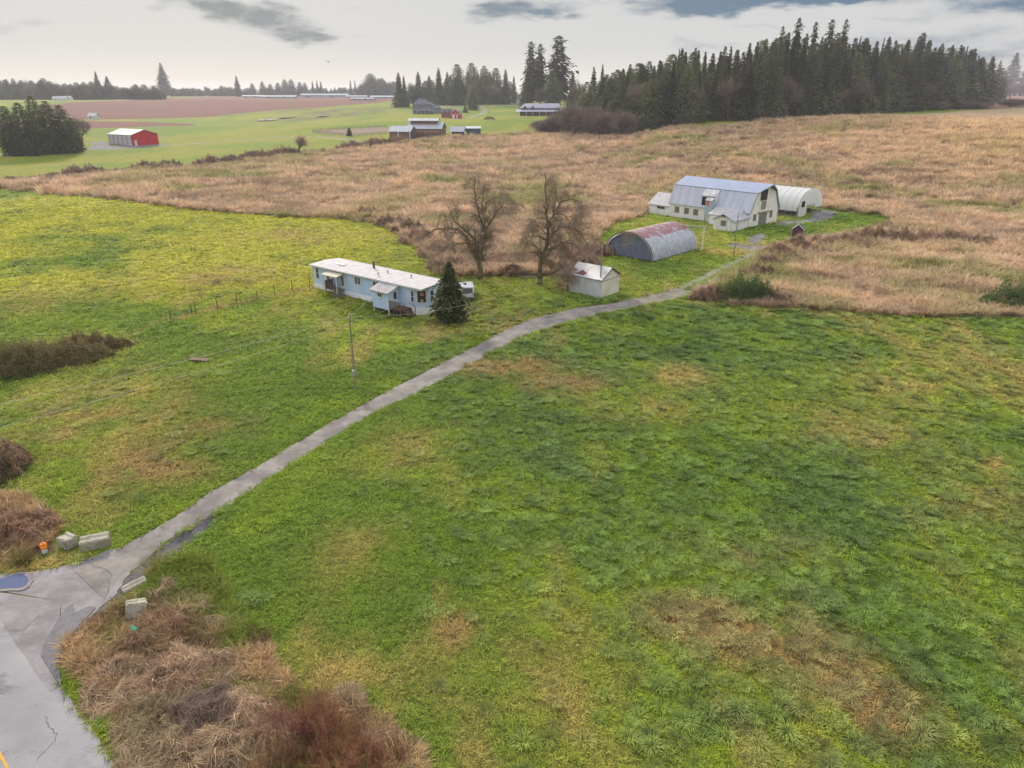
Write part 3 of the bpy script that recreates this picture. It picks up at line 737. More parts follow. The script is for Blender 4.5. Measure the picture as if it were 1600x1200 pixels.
# ------------------------------------------------------------------ building materials
K = .60
KW = 1.04
white_wall = mat('white_wall', lin(222, 223, 226) * KW, lin(200, 198, 196) * KW, scale=1.4, bump=.25, stretch=(1, 1, .25), stain=(lin(168, 160, 142) * KW, 1.6, .58, .85, (1, 1, .4)), ribs=(0, .3, .01, 1))
white_wall2 = mat('white_wall_gable', lin(226, 225, 222) * KW, lin(208, 204, 198) * KW, scale=1.2, bump=.25, stain=(lin(172, 158, 132) * KW, 1.3, .55, .78, (1, 1, .35)), ribs=(1, .3, .01, 1))
white_paint = mat('white_paint', lin(228, 228, 228) * .78, lin(208, 208, 207) * .78, scale=3)
blue_wall = mat('blue_siding', lin(176, 196, 222) * KW, lin(166, 187, 216) * KW, scale=.8, ribs=(0, .2, .008, 1), stain=(lin(138, 156, 182) * KW, 1.2, .58, .8, (1, 1, .2)))
roof_white = mat('white_roof', lin(224, 222, 228) * K, lin(196, 194, 202) * K, scale=.9, bump=.3, lo=.35, hi=.7, stain=(lin(168, 160, 160) * K, 1.4, .56, .75))
roof_metal = mat('barn_roof_blue', lin(158, 172, 206) * .72, lin(148, 162, 196) * .72, scale=.5, rough=.5, ribs=(0, .45, .02, 1), spec=.5, stain=(lin(130, 142, 170) * .72, .9, .56, .8, (1, .4, 1)))
roof_metal2 = mat('barn_roof_pale', lin(200, 205, 222) * .78, lin(178, 184, 206) * .78, scale=.7, rough=.5, ribs=(0, .45, .02, 1), spec=.5, stretch=(1.6, .3, .3), stain=(lin(160, 156, 166) * .78, .9, .54, .75, (1.4, .3, .3)))
roof_tin = mat('tin_roof', lin(206, 210, 222) * K, lin(180, 184, 200) * K, scale=1.0, rough=.5, spec=.5, ribs=(0, .35, .015, 1), stain=(lin(168, 160, 158) * K, 1.2, .55, .7))
skirt = mat('skirting', lin(220, 224, 232) * KW, lin(200, 204, 212) * KW, scale=1.5, ribs=(0, .3, .01, 1), stain=(lin(150, 150, 130) * K, 1.5, .6, .8))
glass = mat('window_glass', lin(46, 48, 56) * .5, lin(80, 84, 92) * .5, scale=1.2, rough=.08, spec=.8)
curtain = mat('curtained_glass', lin(150, 150, 150) * .5, lin(110, 110, 112) * .5, scale=5, rough=.15)
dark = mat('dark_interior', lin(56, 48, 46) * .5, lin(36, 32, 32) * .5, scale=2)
oldwood = mat('weathered_wood', lin(122, 92, 78) * .62, lin(92, 68, 58) * .62, scale=4, stretch=(3, 3, .4), bump=.3)
greywood = mat('grey_wood', lin(136, 128, 116) * .62, lin(106, 98, 88) * .62, scale=4, stretch=(3, 3, .4), bump=.3)
palewood = mat('pale_wood', lin(188, 180, 168) * .7, lin(160, 150, 136) * .7, scale=4)
board = mat('boarded_window', lin(156, 146, 118) * .62, lin(124, 112, 92) * .62, scale=3, stretch=(6, 6, .5))
concrete = mat('concrete', lin(190, 184, 170) * .68, lin(158, 152, 138) * .68, scale=2.2, bump=.5, bscale=12, stain=(lin(120, 122, 82) * .62, 1.8, .55, .72))
red_metal = mat('red_cladding', lin(214, 40, 52) * .75, lin(192, 34, 46) * .75, scale=.4, rough=.6)
grey_roof = mat('shingle_grey', lin(120, 122, 138) * .62, lin(98, 100, 116) * .62, scale=1.5, bump=.4)
steelmat = mat('galvanised', lin(170, 174, 184) * .7, rough=.45, spec=.6)

def local(root): return root
def window(par, ux, uz, w, h, yy, frame=None, pane=None, axis='x', split=0, name='window', sgn=-1):
    """window set 4 cm proud of a wall in the plane y=yy (axis x) or x=yy (axis y)"""
    frame = frame or white_paint; pane = pane or glass; fr = MB(); t = .09; d = .05
    def bx(m, a0, a1, z0, z1, e0, e1):
        lo, hi = min(yy + sgn * e0, yy + sgn * e1), max(yy + sgn * e0, yy + sgn * e1)
        if axis == 'x': m.box(a0, a1, lo, hi, z0, z1)
        else: m.box(lo, hi, a0, a1, z0, z1)
    bx(fr, ux, ux + t, uz, uz + h, 0.003, d); bx(fr, ux + w - t, ux + w, uz, uz + h, 0.003, d)
    bx(fr, ux + t, ux + w - t, uz, uz + t, 0.003, d); bx(fr, ux + t, ux + w - t, uz + h - t, uz + h, 0.003, d)
    if split == 1: bx(fr, ux + t, ux + w - t, uz + h * .48, uz + h * .48 + .05, .003, d)
    if split == 2: bx(fr, ux + w / 2 - .025, ux + w / 2 + .025, uz + t, uz + h - t, .003, d)
    p = MB(); bx(p, ux + t, ux + w - t, uz + t, uz + h - t, .003, .02)
    wo = p.build(name, pane, par); fr.build('frame', frame, wo)
    return wo
def gable_house(root, Lx, D, eave, ridge, wallm, roofm, gablem=None, over=.3, axis='x', base=-.6, rt=.12, z0=0):
    """walls + pitched roof; ridge along axis"""
    gablem = gablem or wallm
    m = MB()
    if axis == 'x':
        for (y, s) in ((0, 0), (D, 0)): m.face((0, y, base), (Lx, y, base), (Lx, y, eave), (0, y, eave))
        m.build('wall', wallm, root)
        m = MB()
        for x in (0, Lx): m.face((x, 0, base), (x, D, base), (x, D, eave), (x, D / 2, ridge), (x, 0, eave))
        m.build('gable_wall', gablem, root)
        sl = (ridge - eave) / (D / 2); m = MB(); ze = eave - over * sl + rt
        m.slab((-over, -over, ze), (Lx + over, -over, ze), (Lx + over, D / 2, ridge + rt), (-over, D / 2, ridge + rt), rt)
        m.slab((-over, D / 2, ridge + rt), (Lx + over, D / 2, ridge + rt), (Lx + over, D + over, ze), (-over, D + over, ze), rt)
        return m.build('roof', roofm, root)
    m = MB()
    for x in (0, Lx): m.face((x, 0, base), (x, D, base), (x, D, eave), (x, 0, eave))
    m.build('wall', wallm, root)
    m = MB()
    for y in (0, D): m.face((0, y, base), (Lx, y, base), (Lx, y, eave), (Lx / 2, y, ridge), (0, y, eave))
    m.build('gable_wall', gablem, root)
    sl = (ridge - eave) / (Lx / 2); m = MB(); ze = eave - over * sl + rt
    m.slab((-over, -over, ze), (Lx / 2, -over, ridge + rt), (Lx / 2, D + over, ridge + rt), (-over, D + over, ze), rt)
    m.slab((Lx / 2, -over, ridge + rt), (Lx + over, -over, ze), (Lx + over, D + over, ze), (Lx / 2, D + over, ridge + rt), rt)
    return m.build('roof', roofm, root)
def stairs(par, x0, y0, z0, dx, dy, n, width, name='steps', m=None):
    """open wooden stair descending from (x0,y0,z0) in direction (dx,dy) with n treads"""
    mb = MB(); rise = z0 / (n + .0); run = .27; L_ = math.hypot(dx, dy); dx /= L_; dy /= L_; nx, ny = -dy, dx
    for i in range(n):
        z = z0 - rise * (i + 1); a = run * i; b = run * (i + 1.05)
        c = [(x0 + dx * a - nx * width / 2, y0 + dy * a - ny * width / 2, z), (x0 + dx * b - nx * width / 2, y0 + dy * b - ny * width / 2, z), (x0 + dx * b + nx * width / 2, y0 + dy * b + ny * width / 2, z), (x0 + dx * a + nx * width / 2, y0 + dy * a + ny * width / 2, z)]
        mb.slab(*[(p[0], p[1], p[2] + .04) for p in c], .04)
    E_ = run * n
    for s in (-1, 1):
        p = (x0 + nx * s * width / 2, y0 + ny * s * width / 2)
        mb.prism([(p[0], p[1], z0 - .3), (p[0], p[1], z0 - .02), (p[0] + dx * E_, p[1] + dy * E_, .0), (p[0] + dx * E_, p[1] + dy * E_, -.15)], (nx * .04, ny * .04, 0))
        mb.tube((p[0], p[1], z0 + .9), (p[0] + dx * E_, p[1] + dy * E_, .95), .035, n=4); mb.tube((p[0] + dx * E_, p[1] + dy * E_, -.1), (p[0] + dx * E_, p[1] + dy * E_, .95), .04, n=4)
    return mb.build(name, m or oldwood, par)
# ------------------------------------------------------------------ the mobile home
def mobile_home():
    t = thing('mobile_home', 'long pale blue mobile home with a white roof and two wooden stair porches', 'mobile home', -28.5, 100.0, -38.5)
    L_, D, ch = 22.0, 4.7, 1.35
    foot = [(0, 0), (L_ - ch, 0), (L_, ch * .9), (L_, D - ch * .9), (L_ - ch, D), (0, D)]
    def shell(name, z0, z1, m, grow=0):
        mb = MB(); n = len(foot); cx, cy = L_ / 2, D / 2
        F = [(x + (grow if x > cx else -grow), y + (grow if y > cy else -grow)) for x, y in foot]
        for i in range(n): a, b = F[i], F[(i + 1) % n]; mb.face((a[0], a[1], z0), (b[0], b[1], z0), (b[0], b[1], z1), (a[0], a[1], z1))
        mb.face(*[(a[0], a[1], z1) for a in F]); return mb.build(name, m, t)
    shell('skirting', -.8, .68, skirt, .03); shell('wall', .683, 3.32, blue_wall)
    # eaves trim and shallow roof
    o = .3; mb = MB(); rz = 3.58; ez = 3.40
    mb.slab((-o, -o, ez), (L_ + o, -o, ez), (L_ + o, D / 2, rz), (-o, D / 2, rz), .12); mb.slab((-o, D / 2, rz), (L_ + o, D / 2, rz), (L_ + o, D + o, ez), (-o, D + o, ez), .12)
    rf = mb.build('roof', roof_white, t)
    mb = MB(); mb.box(-o - .03, L_ + o + .03, -o - .05, -o - .003, ez - .17, ez + .02); mb.box(-o - .03, L_ + o + .03, D + o + .003, D + o + .05, ez - .17, ez + .02); mb.build('gutter', white_paint, rf)
    mb = MB()
    for x in (-.003, L_ + .003): mb.face((x, 0, 3.31), (x, D, 3.31), (x, D / 2, rz - .12))
    mb.build('gable_panel', blue_wall, t)
    mb = MB(); mb.tube((9.2, 3.5, 3.4), (9.2, 3.5, 4.35), .16, n=10); mb.tube((9.2, 3.5, 4.4), (9.2, 3.5, 4.5), .27, .2, n=10); mb.tube((9.2, 3.5, 4.3), (9.2, 3.5, 4.42), .1, n=6); mb.build('chimney', mat('rusty_pipe', lin(130, 100, 86) * .6, lin(96, 76, 68) * .6), rf)
    for (x, y, w, d, h) in ((3.9, 1.6, 1.0, .7, .16), (2.6, 1.8, .9, .6, .06)):
        z = ez + (y + o) / (D / 2 + o) * (rz - ez); mb = MB(); mb.box(x, x + w, y, y + d, z - .03, z + h); mb.build('skylight', white_paint if h > .1 else roof_tin, rf)
    for (x, y) in ((13.0, 2.6), (12.9, 1.0), (17.2, 2.9)):
        z = 3.55; mb = MB(); mb.tube((x, y, z), (x, y, z + .32), .08, n=8); mb.tube((x, y, z + .34), (x, y, z + .42), .16, .1, n=8); mb.build('roof_vent', steelmat, rf)
    # long battens across the roof
    mb = MB()
    for i in range(1, 18):
        x = i * 1.22; z = .012
        mb.slab((x, -o, ez + z), (x + .05, -o, ez + z), (x + .05, D / 2, rz + z), (x, D / 2, rz + z), .03); mb.slab((x, D / 2, rz + z), (x + .05, D / 2, rz + z), (x + .05, D + o, ez + z), (x, D + o, ez + z), .03)
    mb.build('roof_seams', roof_white, rf)
    # windows on the front
    window(t, .7, 1.45, .72, 1.65, 0, split=1); window(t, 3.1, 1.45, .62, 1.55, 0, frame=white_paint)
    window(t, 9.1, 1.95, 1.35, 1.1, 0, split=2, pane=curtain); window(t, 12.8, 1.95, 1.3, 1.05, 0, split=2)
    window(t, 20.0, 1.35, .6, 1.55, 0, split=1)
    # chamfer window
    a, b = Vector((L_ - ch, 0, 0)), Vector((L_, ch * .9, 0)); d = (b - a).normalized(); n = Vector((d.y, -d.x, 0))
    def onface(a, d, n, u0, u1, z0, z1, e0, e1, m):
        p = a + d * u0 + n * e0; q = a + d * u1 + n * e0
        m.prism([(p.x, p.y, z0), (q.x, q.y, z0), (q.x, q.y, z1), (p.x, p.y, z1)], tuple(n * (e1 - e0)))
    p = MB(); onface(a, d, n, .37, 1.45, 1.4, 2.85, .003, .02, p); wo = p.build('window', glass, t)
    p = MB()
    for (u0, u1, z0, z1) in ((.27, .37, 1.3, 2.95), (1.45, 1.55, 1.3, 2.95), (.37, 1.45, 1.3, 1.4), (.37, 1.45, 2.85, 2.95)): onface(a, d, n, u0, u1, z0, z1, .003, .05, p)
    p.build('frame', white_paint, wo)
    p = MB(); onface(a, d, n, .7, 1.15, 2.25, 2.6, .021, .03, p); p.build('paper_notice', mat('pink_paper', lin(220, 150, 140) * .7), wo)
    p = MB(); onface(a, d, n, .75, 1.1, 1.5, 1.75, .021, .03, p); p.build('paper_notice', mat('cream_paper', lin(216, 206, 166) * .7), wo)
    window(t, 1.4, 1.35, .7, 1.55, L_, axis='y', sgn=1, split=1); window(t, 2.6, 1.35, .7, 1.55, L_, axis='y', sgn=1, split=1)
    window(t, 1.7, 1.6, 1.1, 1.1, 0, axis='y', sgn=-1)
    for x in (2.0, 8.0, 14.5): window(t, x, 1.8, 1.3, 1.0, D, sgn=1, split=2)
    mb = MB(); mb.box(6.15, 7.0, -.045, -.003, .9, 3.0); dr = mb.build('door', white_paint, t)
    mb = MB(); mb.box(6.35, 6.8, -.06, -.046, 1.3, 2.6); mb.build('pane', curtain, dr)
    # west porch: landing, rails, canopy, steps
    mb = MB(); mb.box(4.3, 6.9, -1.35, -.05, .82, .9); mb.build('porch_deck', greywood, t); mb = MB()
    for x in (4.35, 6.8): mb.box(x, x + .09, -1.33, -1.24, -.6, .82)
    mb.build('porch_post', greywood, t)
    mb = MB()
    for (x, y) in ((4.34, -1.34), (5.7, -1.34), (4.34, -.15)): mb.box(x, x + .08, y, y + .08, .9, 1.9)
    mb.box(4.3, 5.8, -1.36, -1.28, 1.88, 1.96); mb.box(4.32, 4.4, -1.28, -.05, 1.88, 1.96)
    x = 4.46
    while x < 5.7: mb.box(x, x + .1, -1.33, -1.3, .92, 1.88); x += .14
    y = -1.2
    while y < -.1: mb.box(4.34, 4.37, y, y + .1, .92, 1.88); y += .14
    mb.build('porch_railing', oldwood, t)
    mb = MB(); mb.slab((3.95, -1.55, 2.85), (7.1, -1.55, 2.85), (7.1, -.02, 3.12), (3.95, -.02, 3.12), .06); mb.build('porch_canopy', mat('cream_canopy', lin(222, 218, 196) * K, lin(190, 186, 160) * K, scale=2), t)
    mb = MB(); mb.box(4.06, 4.14, -1.45, -1.37, .0, 2.8); mb.box(6.9, 6.98, -1.45, -1.37, -.6, 2.8); mb.build('canopy_post', white_paint, t)
    stairs(t, 6.3, -1.2, .9, .95, -.3, 6, 1.2, 'steps', greywood)
    # enclosed entry room on posts
    x0, x1, y0 = 14.9, 17.9, -1.95
    mb = MB(); mb.face((x0, y0, .3), (x1, y0, .3), (x1, y0, 2.58), (x0, y0, 2.58)); mb.face((x0, y0, .3), (x0, -.01, .3), (x0, -.01, 3.2), (x0, y0, 2.58)); mb.face((x1, y0, .3), (x1, -.01, .3), (x1, -.01, 3.2), (x1, y0, 2.58)); mb.face((x0, y0, .3), (x1, y0, .3), (x1, 0, .3), (x0, 0, .3))
    er = mb.build('entry_room', blue_wall, t)
    mb = MB(); mb.slab((x0 - .3, y0 - .3, 2.58), (x1 + .28, y0 - .3, 2.58), (x1 + .28, .35, 3.44), (x0 - .3, .35, 3.44), .1); mb.build('entry_roof', mat('entry_roof', lin(196, 194, 200) * K, lin(166, 164, 172) * K, scale=1.5, bump=.4), er)
    mb = MB()
    for x in (x0 + .03, x1 - .15): mb.box(x, x + .12, y0 + .02, y0 + .14, -1.2, .3)
    mb.box(x1 - .04, x1 + .05, y0 - .03, y0 + .04, .1, 2.55); mb.build('entry_post', white_paint, er)
    window(er, 15.9, 1.75, .95, .62, y0, split=2, frame=white_paint)
    mb = MB(); mb.box(x1 + .003, x1 + .05, -1.25, -.4, .7, 2.75); dr = mb.build('door', white_paint, er)
    mb = MB(); mb.box(x1 + .051, x1 + .065, -1.08, -.57, 1.55, 2.5); mb.build('pane', glass, dr)
    mb = MB(); mb.box(x1 + .06, x1 + 2.2, y0, -.05, .5, .6); mb.build('porch_deck', oldwood, t); mb = MB()
    for (x, y) in ((x1 + .8, y0 + .02), (x1 + 2.08, y0 + .02), (x1 + 2.08, -.2), (x1 + 1.4, y0 + .02)): mb.box(x, x + .1, y, y + .1, -1.2, .5)
    mb.build('porch_post', greywood, t)
    mb = MB(); 
    for x in (x1 + .1, x1 + 1.1, x1 + 2.1): mb.box(x, x + .08, y0 + .01, y0 + .09, .6, 1.55)
    mb.box(x1 + .1, x1 + 2.18, y0, y0 + .1, 1.53, 1.6); x = x1 + .25
    while x < x1 + 2.1: mb.box(x, x + .05, y0 + .03, y0 + .06, .62, 1.53); x += .13
    mb.build('porch_railing', greywood, t)
    stairs(t, x1 + 2.2, -1.0, .55, 1, 0, 4, 1.1, 'steps')
mobile_home()
# ------------------------------------------------------------------ small white shed
def white_shed():
    t = thing('storage_shed', 'white ribbed shed with a rusty patched tin roof beside the driveway', 'shed', 12.2, 94.4, -41)
    mw = mat('shed_ribbed', lin(200, 202, 208) * KW, lin(178, 178, 180) * KW, scale=1, rough=.6, ribs=(0, .24, .04), stretch=(1, 1, .3), stain=(lin(158, 152, 128) * K, 1.5, .6, .85, (1, 1, .3)))
    mg = mat('shed_ribbed_gable', lin(222, 218, 206) * KW, lin(200, 195, 178) * KW, scale=.9, rough=.6, ribs=(1, .24, .04), stain=(lin(170, 156, 134) * KW, .8, .60, .8))
    # ridge runs along local x; shed stands at negative x
    r = bpy.data.objects.new
    m = MB()
    for y in (0, 4.4): m.face((-5.4, y, -.4), (0, y, -.4), (0, y, 2.5), (-5.4, y, 2.5))
    m.build('wall', mw, t); m = MB()
    for x in (-5.4, 0): m.face((x, 0, -.4), (x, 4.4, -.4), (x, 4.4, 2.5), (x, 2.2, 3.75), (x, 0, 2.5))
    m.build('gable_wall', mg, t)
    o = .18; ze = 2.52; zr = 3.88; m = MB(); m.slab((-5.4 - o, -o, ze), (o, -o, ze), (o, 2.2, zr), (-5.4 - o, 2.2, zr), .07); m.slab((-5.4 - o, 2.2, zr), (o, 2.2, zr), (o, 4.4 + o, ze), (-5.4 - o, 4.4 + o, ze), .07)
    rf = m.build('roof', mat('shed_roof', lin(200, 206, 220) * K, lin(176, 182, 198) * K, scale=1, rough=.45, spec=.6, ribs=(0, .24, .03), stain=(lin(150, 128, 126) * .6, .55, .60, .68)), t)
    m = MB(); m.slab((-4.6, .15, 2.735), (-3.1, .12, 2.72), (-2.9, .55, 2.97), (-3.9, 1.0, 3.22), .02); m.build('rust_patch', mat('rust', lin(140, 92, 82) * .6, lin(110, 74, 68) * .6, scale=3), rf)
    m = MB(); m.box(.02, .05, -o, 4.4 + o, 2.3, 2.34); 
    m.prism([(.19, -o, 2.40), (.19, 2.2, 3.76), (.19, 2.2, 3.89), (.19, -o, 2.53)], (.03, 0, 0)); m.prism([(.19, 4.4 + o, 2.40), (.19, 2.2, 3.76), (.19, 2.2, 3.89), (.19, 4.4 + o, 2.53)], (.03, 0, 0)); m.build('barge_board', oldwood, rf)
white_shed()
# ------------------------------------------------------------------ arched steel store (ribbed vault)
def arched_store():
    t = thing('arched_steel_shed', 'half round corrugated steel shed with red rust patches on its roof', 'steel shed', 23.2, 116.4, -43.5)
    Wd, Ln, Hh = 9.6, 14.6, 4.55
    def prof(k, extra=0):
        n = 40; P = []
        for i in range(n + 1):
            a = math.pi * i / n; c, s = math.cos(a), math.sin(a)
            P.append((-Wd / 2 - (Wd / 2 + extra) * c * -1 * -1, (Hh + extra) * s ** .86 - .25))
        return P
    V = []; n = 41; ny = 240
    for j in range(ny + 1):
        y = Ln * j / ny; ph = (y / .58) % 1.0; e = .14 * (1 if .22 < ph < .78 else -1) * min(1, abs(ph - (.22 if ph < .5 else .78)) * 8)
        for i in range(n):
            a = math.pi * i / (n - 1); V.append((-Wd / 2 - (Wd / 2 + e) * math.cos(a), y, (Hh + e) * max(0, math.sin(a)) ** .8 - .3 + .0))
    idx = np.arange((ny + 1) * n).reshape(ny + 1, n); F = np.stack([idx[:-1, :-1].ravel(), idx[:-1, 1:].ravel(), idx[1:, 1:].ravel(), idx[1:, :-1].ravel()], 1)
    # galvanised sheet with rust that gathers along the crown
    m, nt, b, out = newmat('rusty_galvanised'); N = nt.nodes.new; L = nt.links.new
    tc = N('ShaderNodeTexCoord'); sp = N('ShaderNodeSeparateXYZ'); L(tc.outputs['Object'], sp.inputs[0])
    mp = N('ShaderNodeMapping'); L(tc.outputs['Object'], mp.inputs[0]); mp.inputs['Scale'].default_value = (.6, 1.1, .9); mp.inputs['Location'].default_value = (1.3, .4, 0)
    ns = N('ShaderNodeTexNoise'); ns.inputs['Scale'].default_value = .8; ns.inputs['Detail'].default_value = 9; ns.inputs['Roughness'].default_value = .8; L(mp.outputs[0], ns.inputs['Vector'])
    mr = N('ShaderNodeMapRange'); L(sp.outputs[2], mr.inputs[0]); mr.inputs[1].default_value = 2.6; mr.inputs[2].default_value = 3.7; mr.inputs[3].default_value = -.32; mr.inputs[4].default_value = .14
    ad = N('ShaderNodeMath'); ad.operation = 'ADD'; L(ns.outputs['Fac'], ad.inputs[0]); L(mr.outputs[0], ad.inputs[1])
    cr = N('ShaderNodeMapRange'); L(ad.outputs[0], cr.inputs[0]); cr.inputs[1].default_value = .565; cr.inputs[2].default_value = .60
    n2 = N('ShaderNodeTexNoise'); n2.inputs['Scale'].default_value = 1.2; n2.inputs['Detail'].default_value = 6; L(tc.outputs['Object'], n2.inputs['Vector'])
    rp = N('ShaderNodeValToRGB'); L(n2.outputs['Fac'], rp.inputs[0]); rp.color_ramp.elements[0].position = .35; rp.color_ramp.elements[0].color = rgba(lin(172, 176, 190) * .78); rp.color_ramp.elements[1].position = .65; rp.color_ramp.elements[1].color = rgba(lin(202, 206, 218) * .78)
    # rust mask thinned in bands at the rib spacing
    sy = N('ShaderNodeMath'); sy.operation = 'MULTIPLY'; L(sp.outputs[1], sy.inputs[0]); sy.inputs[1].default_value = 2 * math.pi / .58
    sn = N('ShaderNodeMath'); sn.operation = 'SINE'; L(sy.outputs[0], sn.inputs[0]); gt = N('ShaderNodeMapRange'); L(sn.outputs[0], gt.inputs[0]); gt.inputs[1].default_value = -.6; gt.inputs[2].default_value = .5; gt.inputs[3].default_value = 1; gt.inputs[4].default_value = .62
    mu = N('ShaderNodeMath'); mu.operation = 'MULTIPLY'; L(cr.outputs[0], mu.inputs[0]); L(gt.outputs[0], mu.inputs[1])
    mx = N('ShaderNodeMix'); mx.data_type = 'RGBA'; L(mu.outputs[0], mx.inputs[0]); L(rp.outputs[0], mx.inputs[6]); mx.inputs[7].default_value = rgba(lin(160, 56, 56) * .66)
    L(mx.outputs[2], b.inputs['Base Color']); b.inputs['Roughness'].default_value = .55; b.inputs['Metallic'].default_value = .15
    link(bpy.data.objects.new('vault', npmesh('vault', V, F, m, smooth=False)), t)
    # end walls with upright corrugation
    em = mat('end_sheet', lin(140, 148, 176) * .72, lin(118, 126, 152) * .72, scale=1.1, rough=.5, stretch=(1, 1, .3), spec=.4)
    for (y, s) in ((.35, -1), (Ln - .35, 1)):
        mb = MB(); nx = 200; prev = None
        for i in range(nx + 1):
            x = -Wd * i / nx; c = (x + Wd / 2) / (Wd / 2); z = Hh * max(0, 1 - c * c) ** .4 - .32; ph = (x / .42) % 1
            yy = y + .05 * (1 if ph < .5 else -1)
            if prev: mb.face((prev[0], prev[1], -.4), (x, yy, -.4), (x, yy, z), (prev[0], prev[1], prev[2]))
            prev = (x, yy, z)
        mb.build('end_wall', em, t)
    P = [(-Wd / 2 - (Wd / 2 + .12) * math.cos(math.pi * i / 40), 0, (Hh + .12) * math.sin(math.pi * i / 40) ** .8 - .3) for i in range(41)]
    mb = MB(); mb.path([(p[0], .0, max(p[2], -.3)) for p in P], .10, 5); mb.build('arch_rim', mat('mossy_rim', lin(120, 120, 92) * .6, lin(146, 142, 120) * .6), t)
    mb = MB(); mb.box(-Wd - .15, -Wd + .1, 0, Ln, -.5, .18); mb.box(-.1, .15, 0, Ln, -.5, .18); mb.box(-Wd, 0, .2, .34, -.5, .2); mb.build('footing', mat('dark_footing', lin(84, 74, 66) * .6), t)
arched_store()
# ------------------------------------------------------------------ barn
def barn():
    t = thing('barn', 'large white gambrel barn with a blue grey metal roof', 'barn', 49.2, 149.1, -49)
    L_, D = 20.4, 11.0; ez = 2.95; kz = 6.7; rz = 8.3; k = 1.75
    m = MB()
    for y in (0, D): m.face((-L_, y, -.6), (0, y, -.6), (0, y, ez), (-L_, y, ez))
    m.build('wall', white_wall, t)
    m = MB()
    for x in (-L_, 0): m.face((x, 0, -.6), (x, D, -.6), (x, D, ez), (x, D - k, kz), (x, D / 2, rz), (x, k, kz), (x, 0, ez))
    g = m.build('gable_wall', white_wall2, t)
    o = .25; m = MB(); q = .14
    m.slab((-L_ - o, -.28, ez - .18 + q), (o, -.28, ez - .18 + q), (o, k, kz + q), (-L_ - o, k, kz + q), .1); m.slab((-L_ - o, D - k, kz + q), (o, D - k, kz + q), (o, D + .28, ez - .18 + q), (-L_ - o, D + .28, ez - .18 + q), .1)
    lower = m.build('lower_roof', roof_metal2, t)
    m = MB(); kk = .12
    m.slab((-L_ - o, k - kk, kz + q + .02), (o + .1, k - kk, kz + q + .02), (o + 1.3, D / 2, rz + q + .03), (-L_ - o, D / 2, rz + q + .03), .1); m.slab((-L_ - o, D / 2, rz + q + .03), (o + 1.3, D / 2, rz + q + .03), (o + .1, D - k + kk, kz + q + .02), (-L_ - o, D - k + kk, kz + q + .02), .1)
    m.build('upper_roof', roof_metal, t)
    m = MB(); dk = .04
    for (a, b) in (((-.28, ez - .15), (k, kz + .02)), ((k, kz + .02), (D / 2, rz + .05)), ((D + .28, ez - .15), (D - k, kz + .02)), ((D - k, kz + .02), (D / 2, rz + .05))):
        m.prism([(o + .02, a[0], a[1] - .08), (o + .02, b[0], b[1] - .08), (o + .02, b[0], b[1] + .12), (o + .02, a[0], a[1] + .12)], (.05, 0, 0))
    m.build('barge_board', mat('dark_trim', lin(70, 74, 86) * .6), t)
    # hay door, upper opening, lower door
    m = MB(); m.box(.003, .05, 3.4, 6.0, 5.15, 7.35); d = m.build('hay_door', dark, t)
    m = MB()
    for i in range(5): m.box(.051, .08, 3.5 + i * .52, 3.62 + i * .52, 5.15, 7.3)
    m.build('door_boards', greywood, d)
    m = MB(); m.box(.003, .06, 4.1, 5.9, 3.25, 5.05); m.build('loft_door', mat('grey_door', lin(176, 172, 162) * .65, lin(150, 146, 138) * .65, scale=2, stretch=(1, 4, .3)), t)
    m = MB(); m.box(.003, .06, 3.7, 6.7, -.3, 2.5); m.build('barn_door', mat('grey_door2', lin(172, 170, 166) * .62, lin(132, 128, 124) * .62, scale=2, stretch=(1, 5, .3), lo=.4, hi=.55), t)
    m = MB(); m.box(.003, .35, 2.9, 8.6, 2.72, 2.82); m.build('door_track', palewood, t)
    window(t, 1.5, 1.2, 1.0, 1.3, 0, axis='y', sgn=1, pane=board, frame=greywood); window(t, 7.9, 1.2, 1.0, 1.3, 0, axis='y', sgn=1, pane=board, frame=greywood)
    for x in (-18.9, -16.3, -13.9, -7.3): window(t, x, .95, 1.3, 1.35, 0, pane=board, frame=palewood)
    # wall dormer with a hoist box
    m = MB(); x0, x1 = -12.0, -8.6
    m.face((x0, -.02, 2.5), (x0, 1.65, 6.5), (x0, -.02, 5.4)); m.face((x1, -.02, 2.5), (x1, 1.65, 6.5), (x1, -.02, 5.4))
    m.face((x0, -.02, 2.5), (x1, -.02, 2.5), (x1, -.02, 5.4), (x0, -.02, 5.4)); m.face((x1, -.02, 5.4), (x1, 1.65, 6.5), (x1 - 1.1, 1.7, 6.65), (x1 - 1.1, -.02, 6.1))
    dm = m.build('dormer', white_wall2, t)
    m = MB(); m.slab((x0 - .1, -.25, 5.45), (x1 + .1, -.25, 5.45), (x1 + .1, 1.65, 6.72), (x0 - .1, 1.65, 6.72), .08); m.build('dormer_roof', roof_tin, dm)
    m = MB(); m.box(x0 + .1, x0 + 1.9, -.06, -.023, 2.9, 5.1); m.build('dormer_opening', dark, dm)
    m = MB(); m.box(x0 + 1.9, x1 + .1, -1.3, -.07, 1.7, 4.6); m.face((x0 + 1.9, -1.3, 4.6), (x0 + 1.9, -.07, 5.2), (x0 + 1.9, -.07, 4.6)); hb = m.build('hoist_box', mat('blue_white_box', lin(186, 204, 220) * .72, lin(170, 190, 210) * .72, scale=1), t)
    m = MB(); m.slab((x0 + 1.8, -1.4, 4.66), (x1 + .2, -1.4, 4.66), (x1 + .2, -.07, 5.3), (x0 + 1.8, -.07, 5.3), .06); m.build('box_lid', roof_tin, hb)
    m = MB(); m.box(x0 + 2.1, x0 + 2.9, -1.34, -1.303, 3.55, 4.5); m.build('red_panel', mat('faded_red', lin(214, 96, 84) * .7, lin(220, 150, 130) * .7, scale=3), hb)
    m = MB()
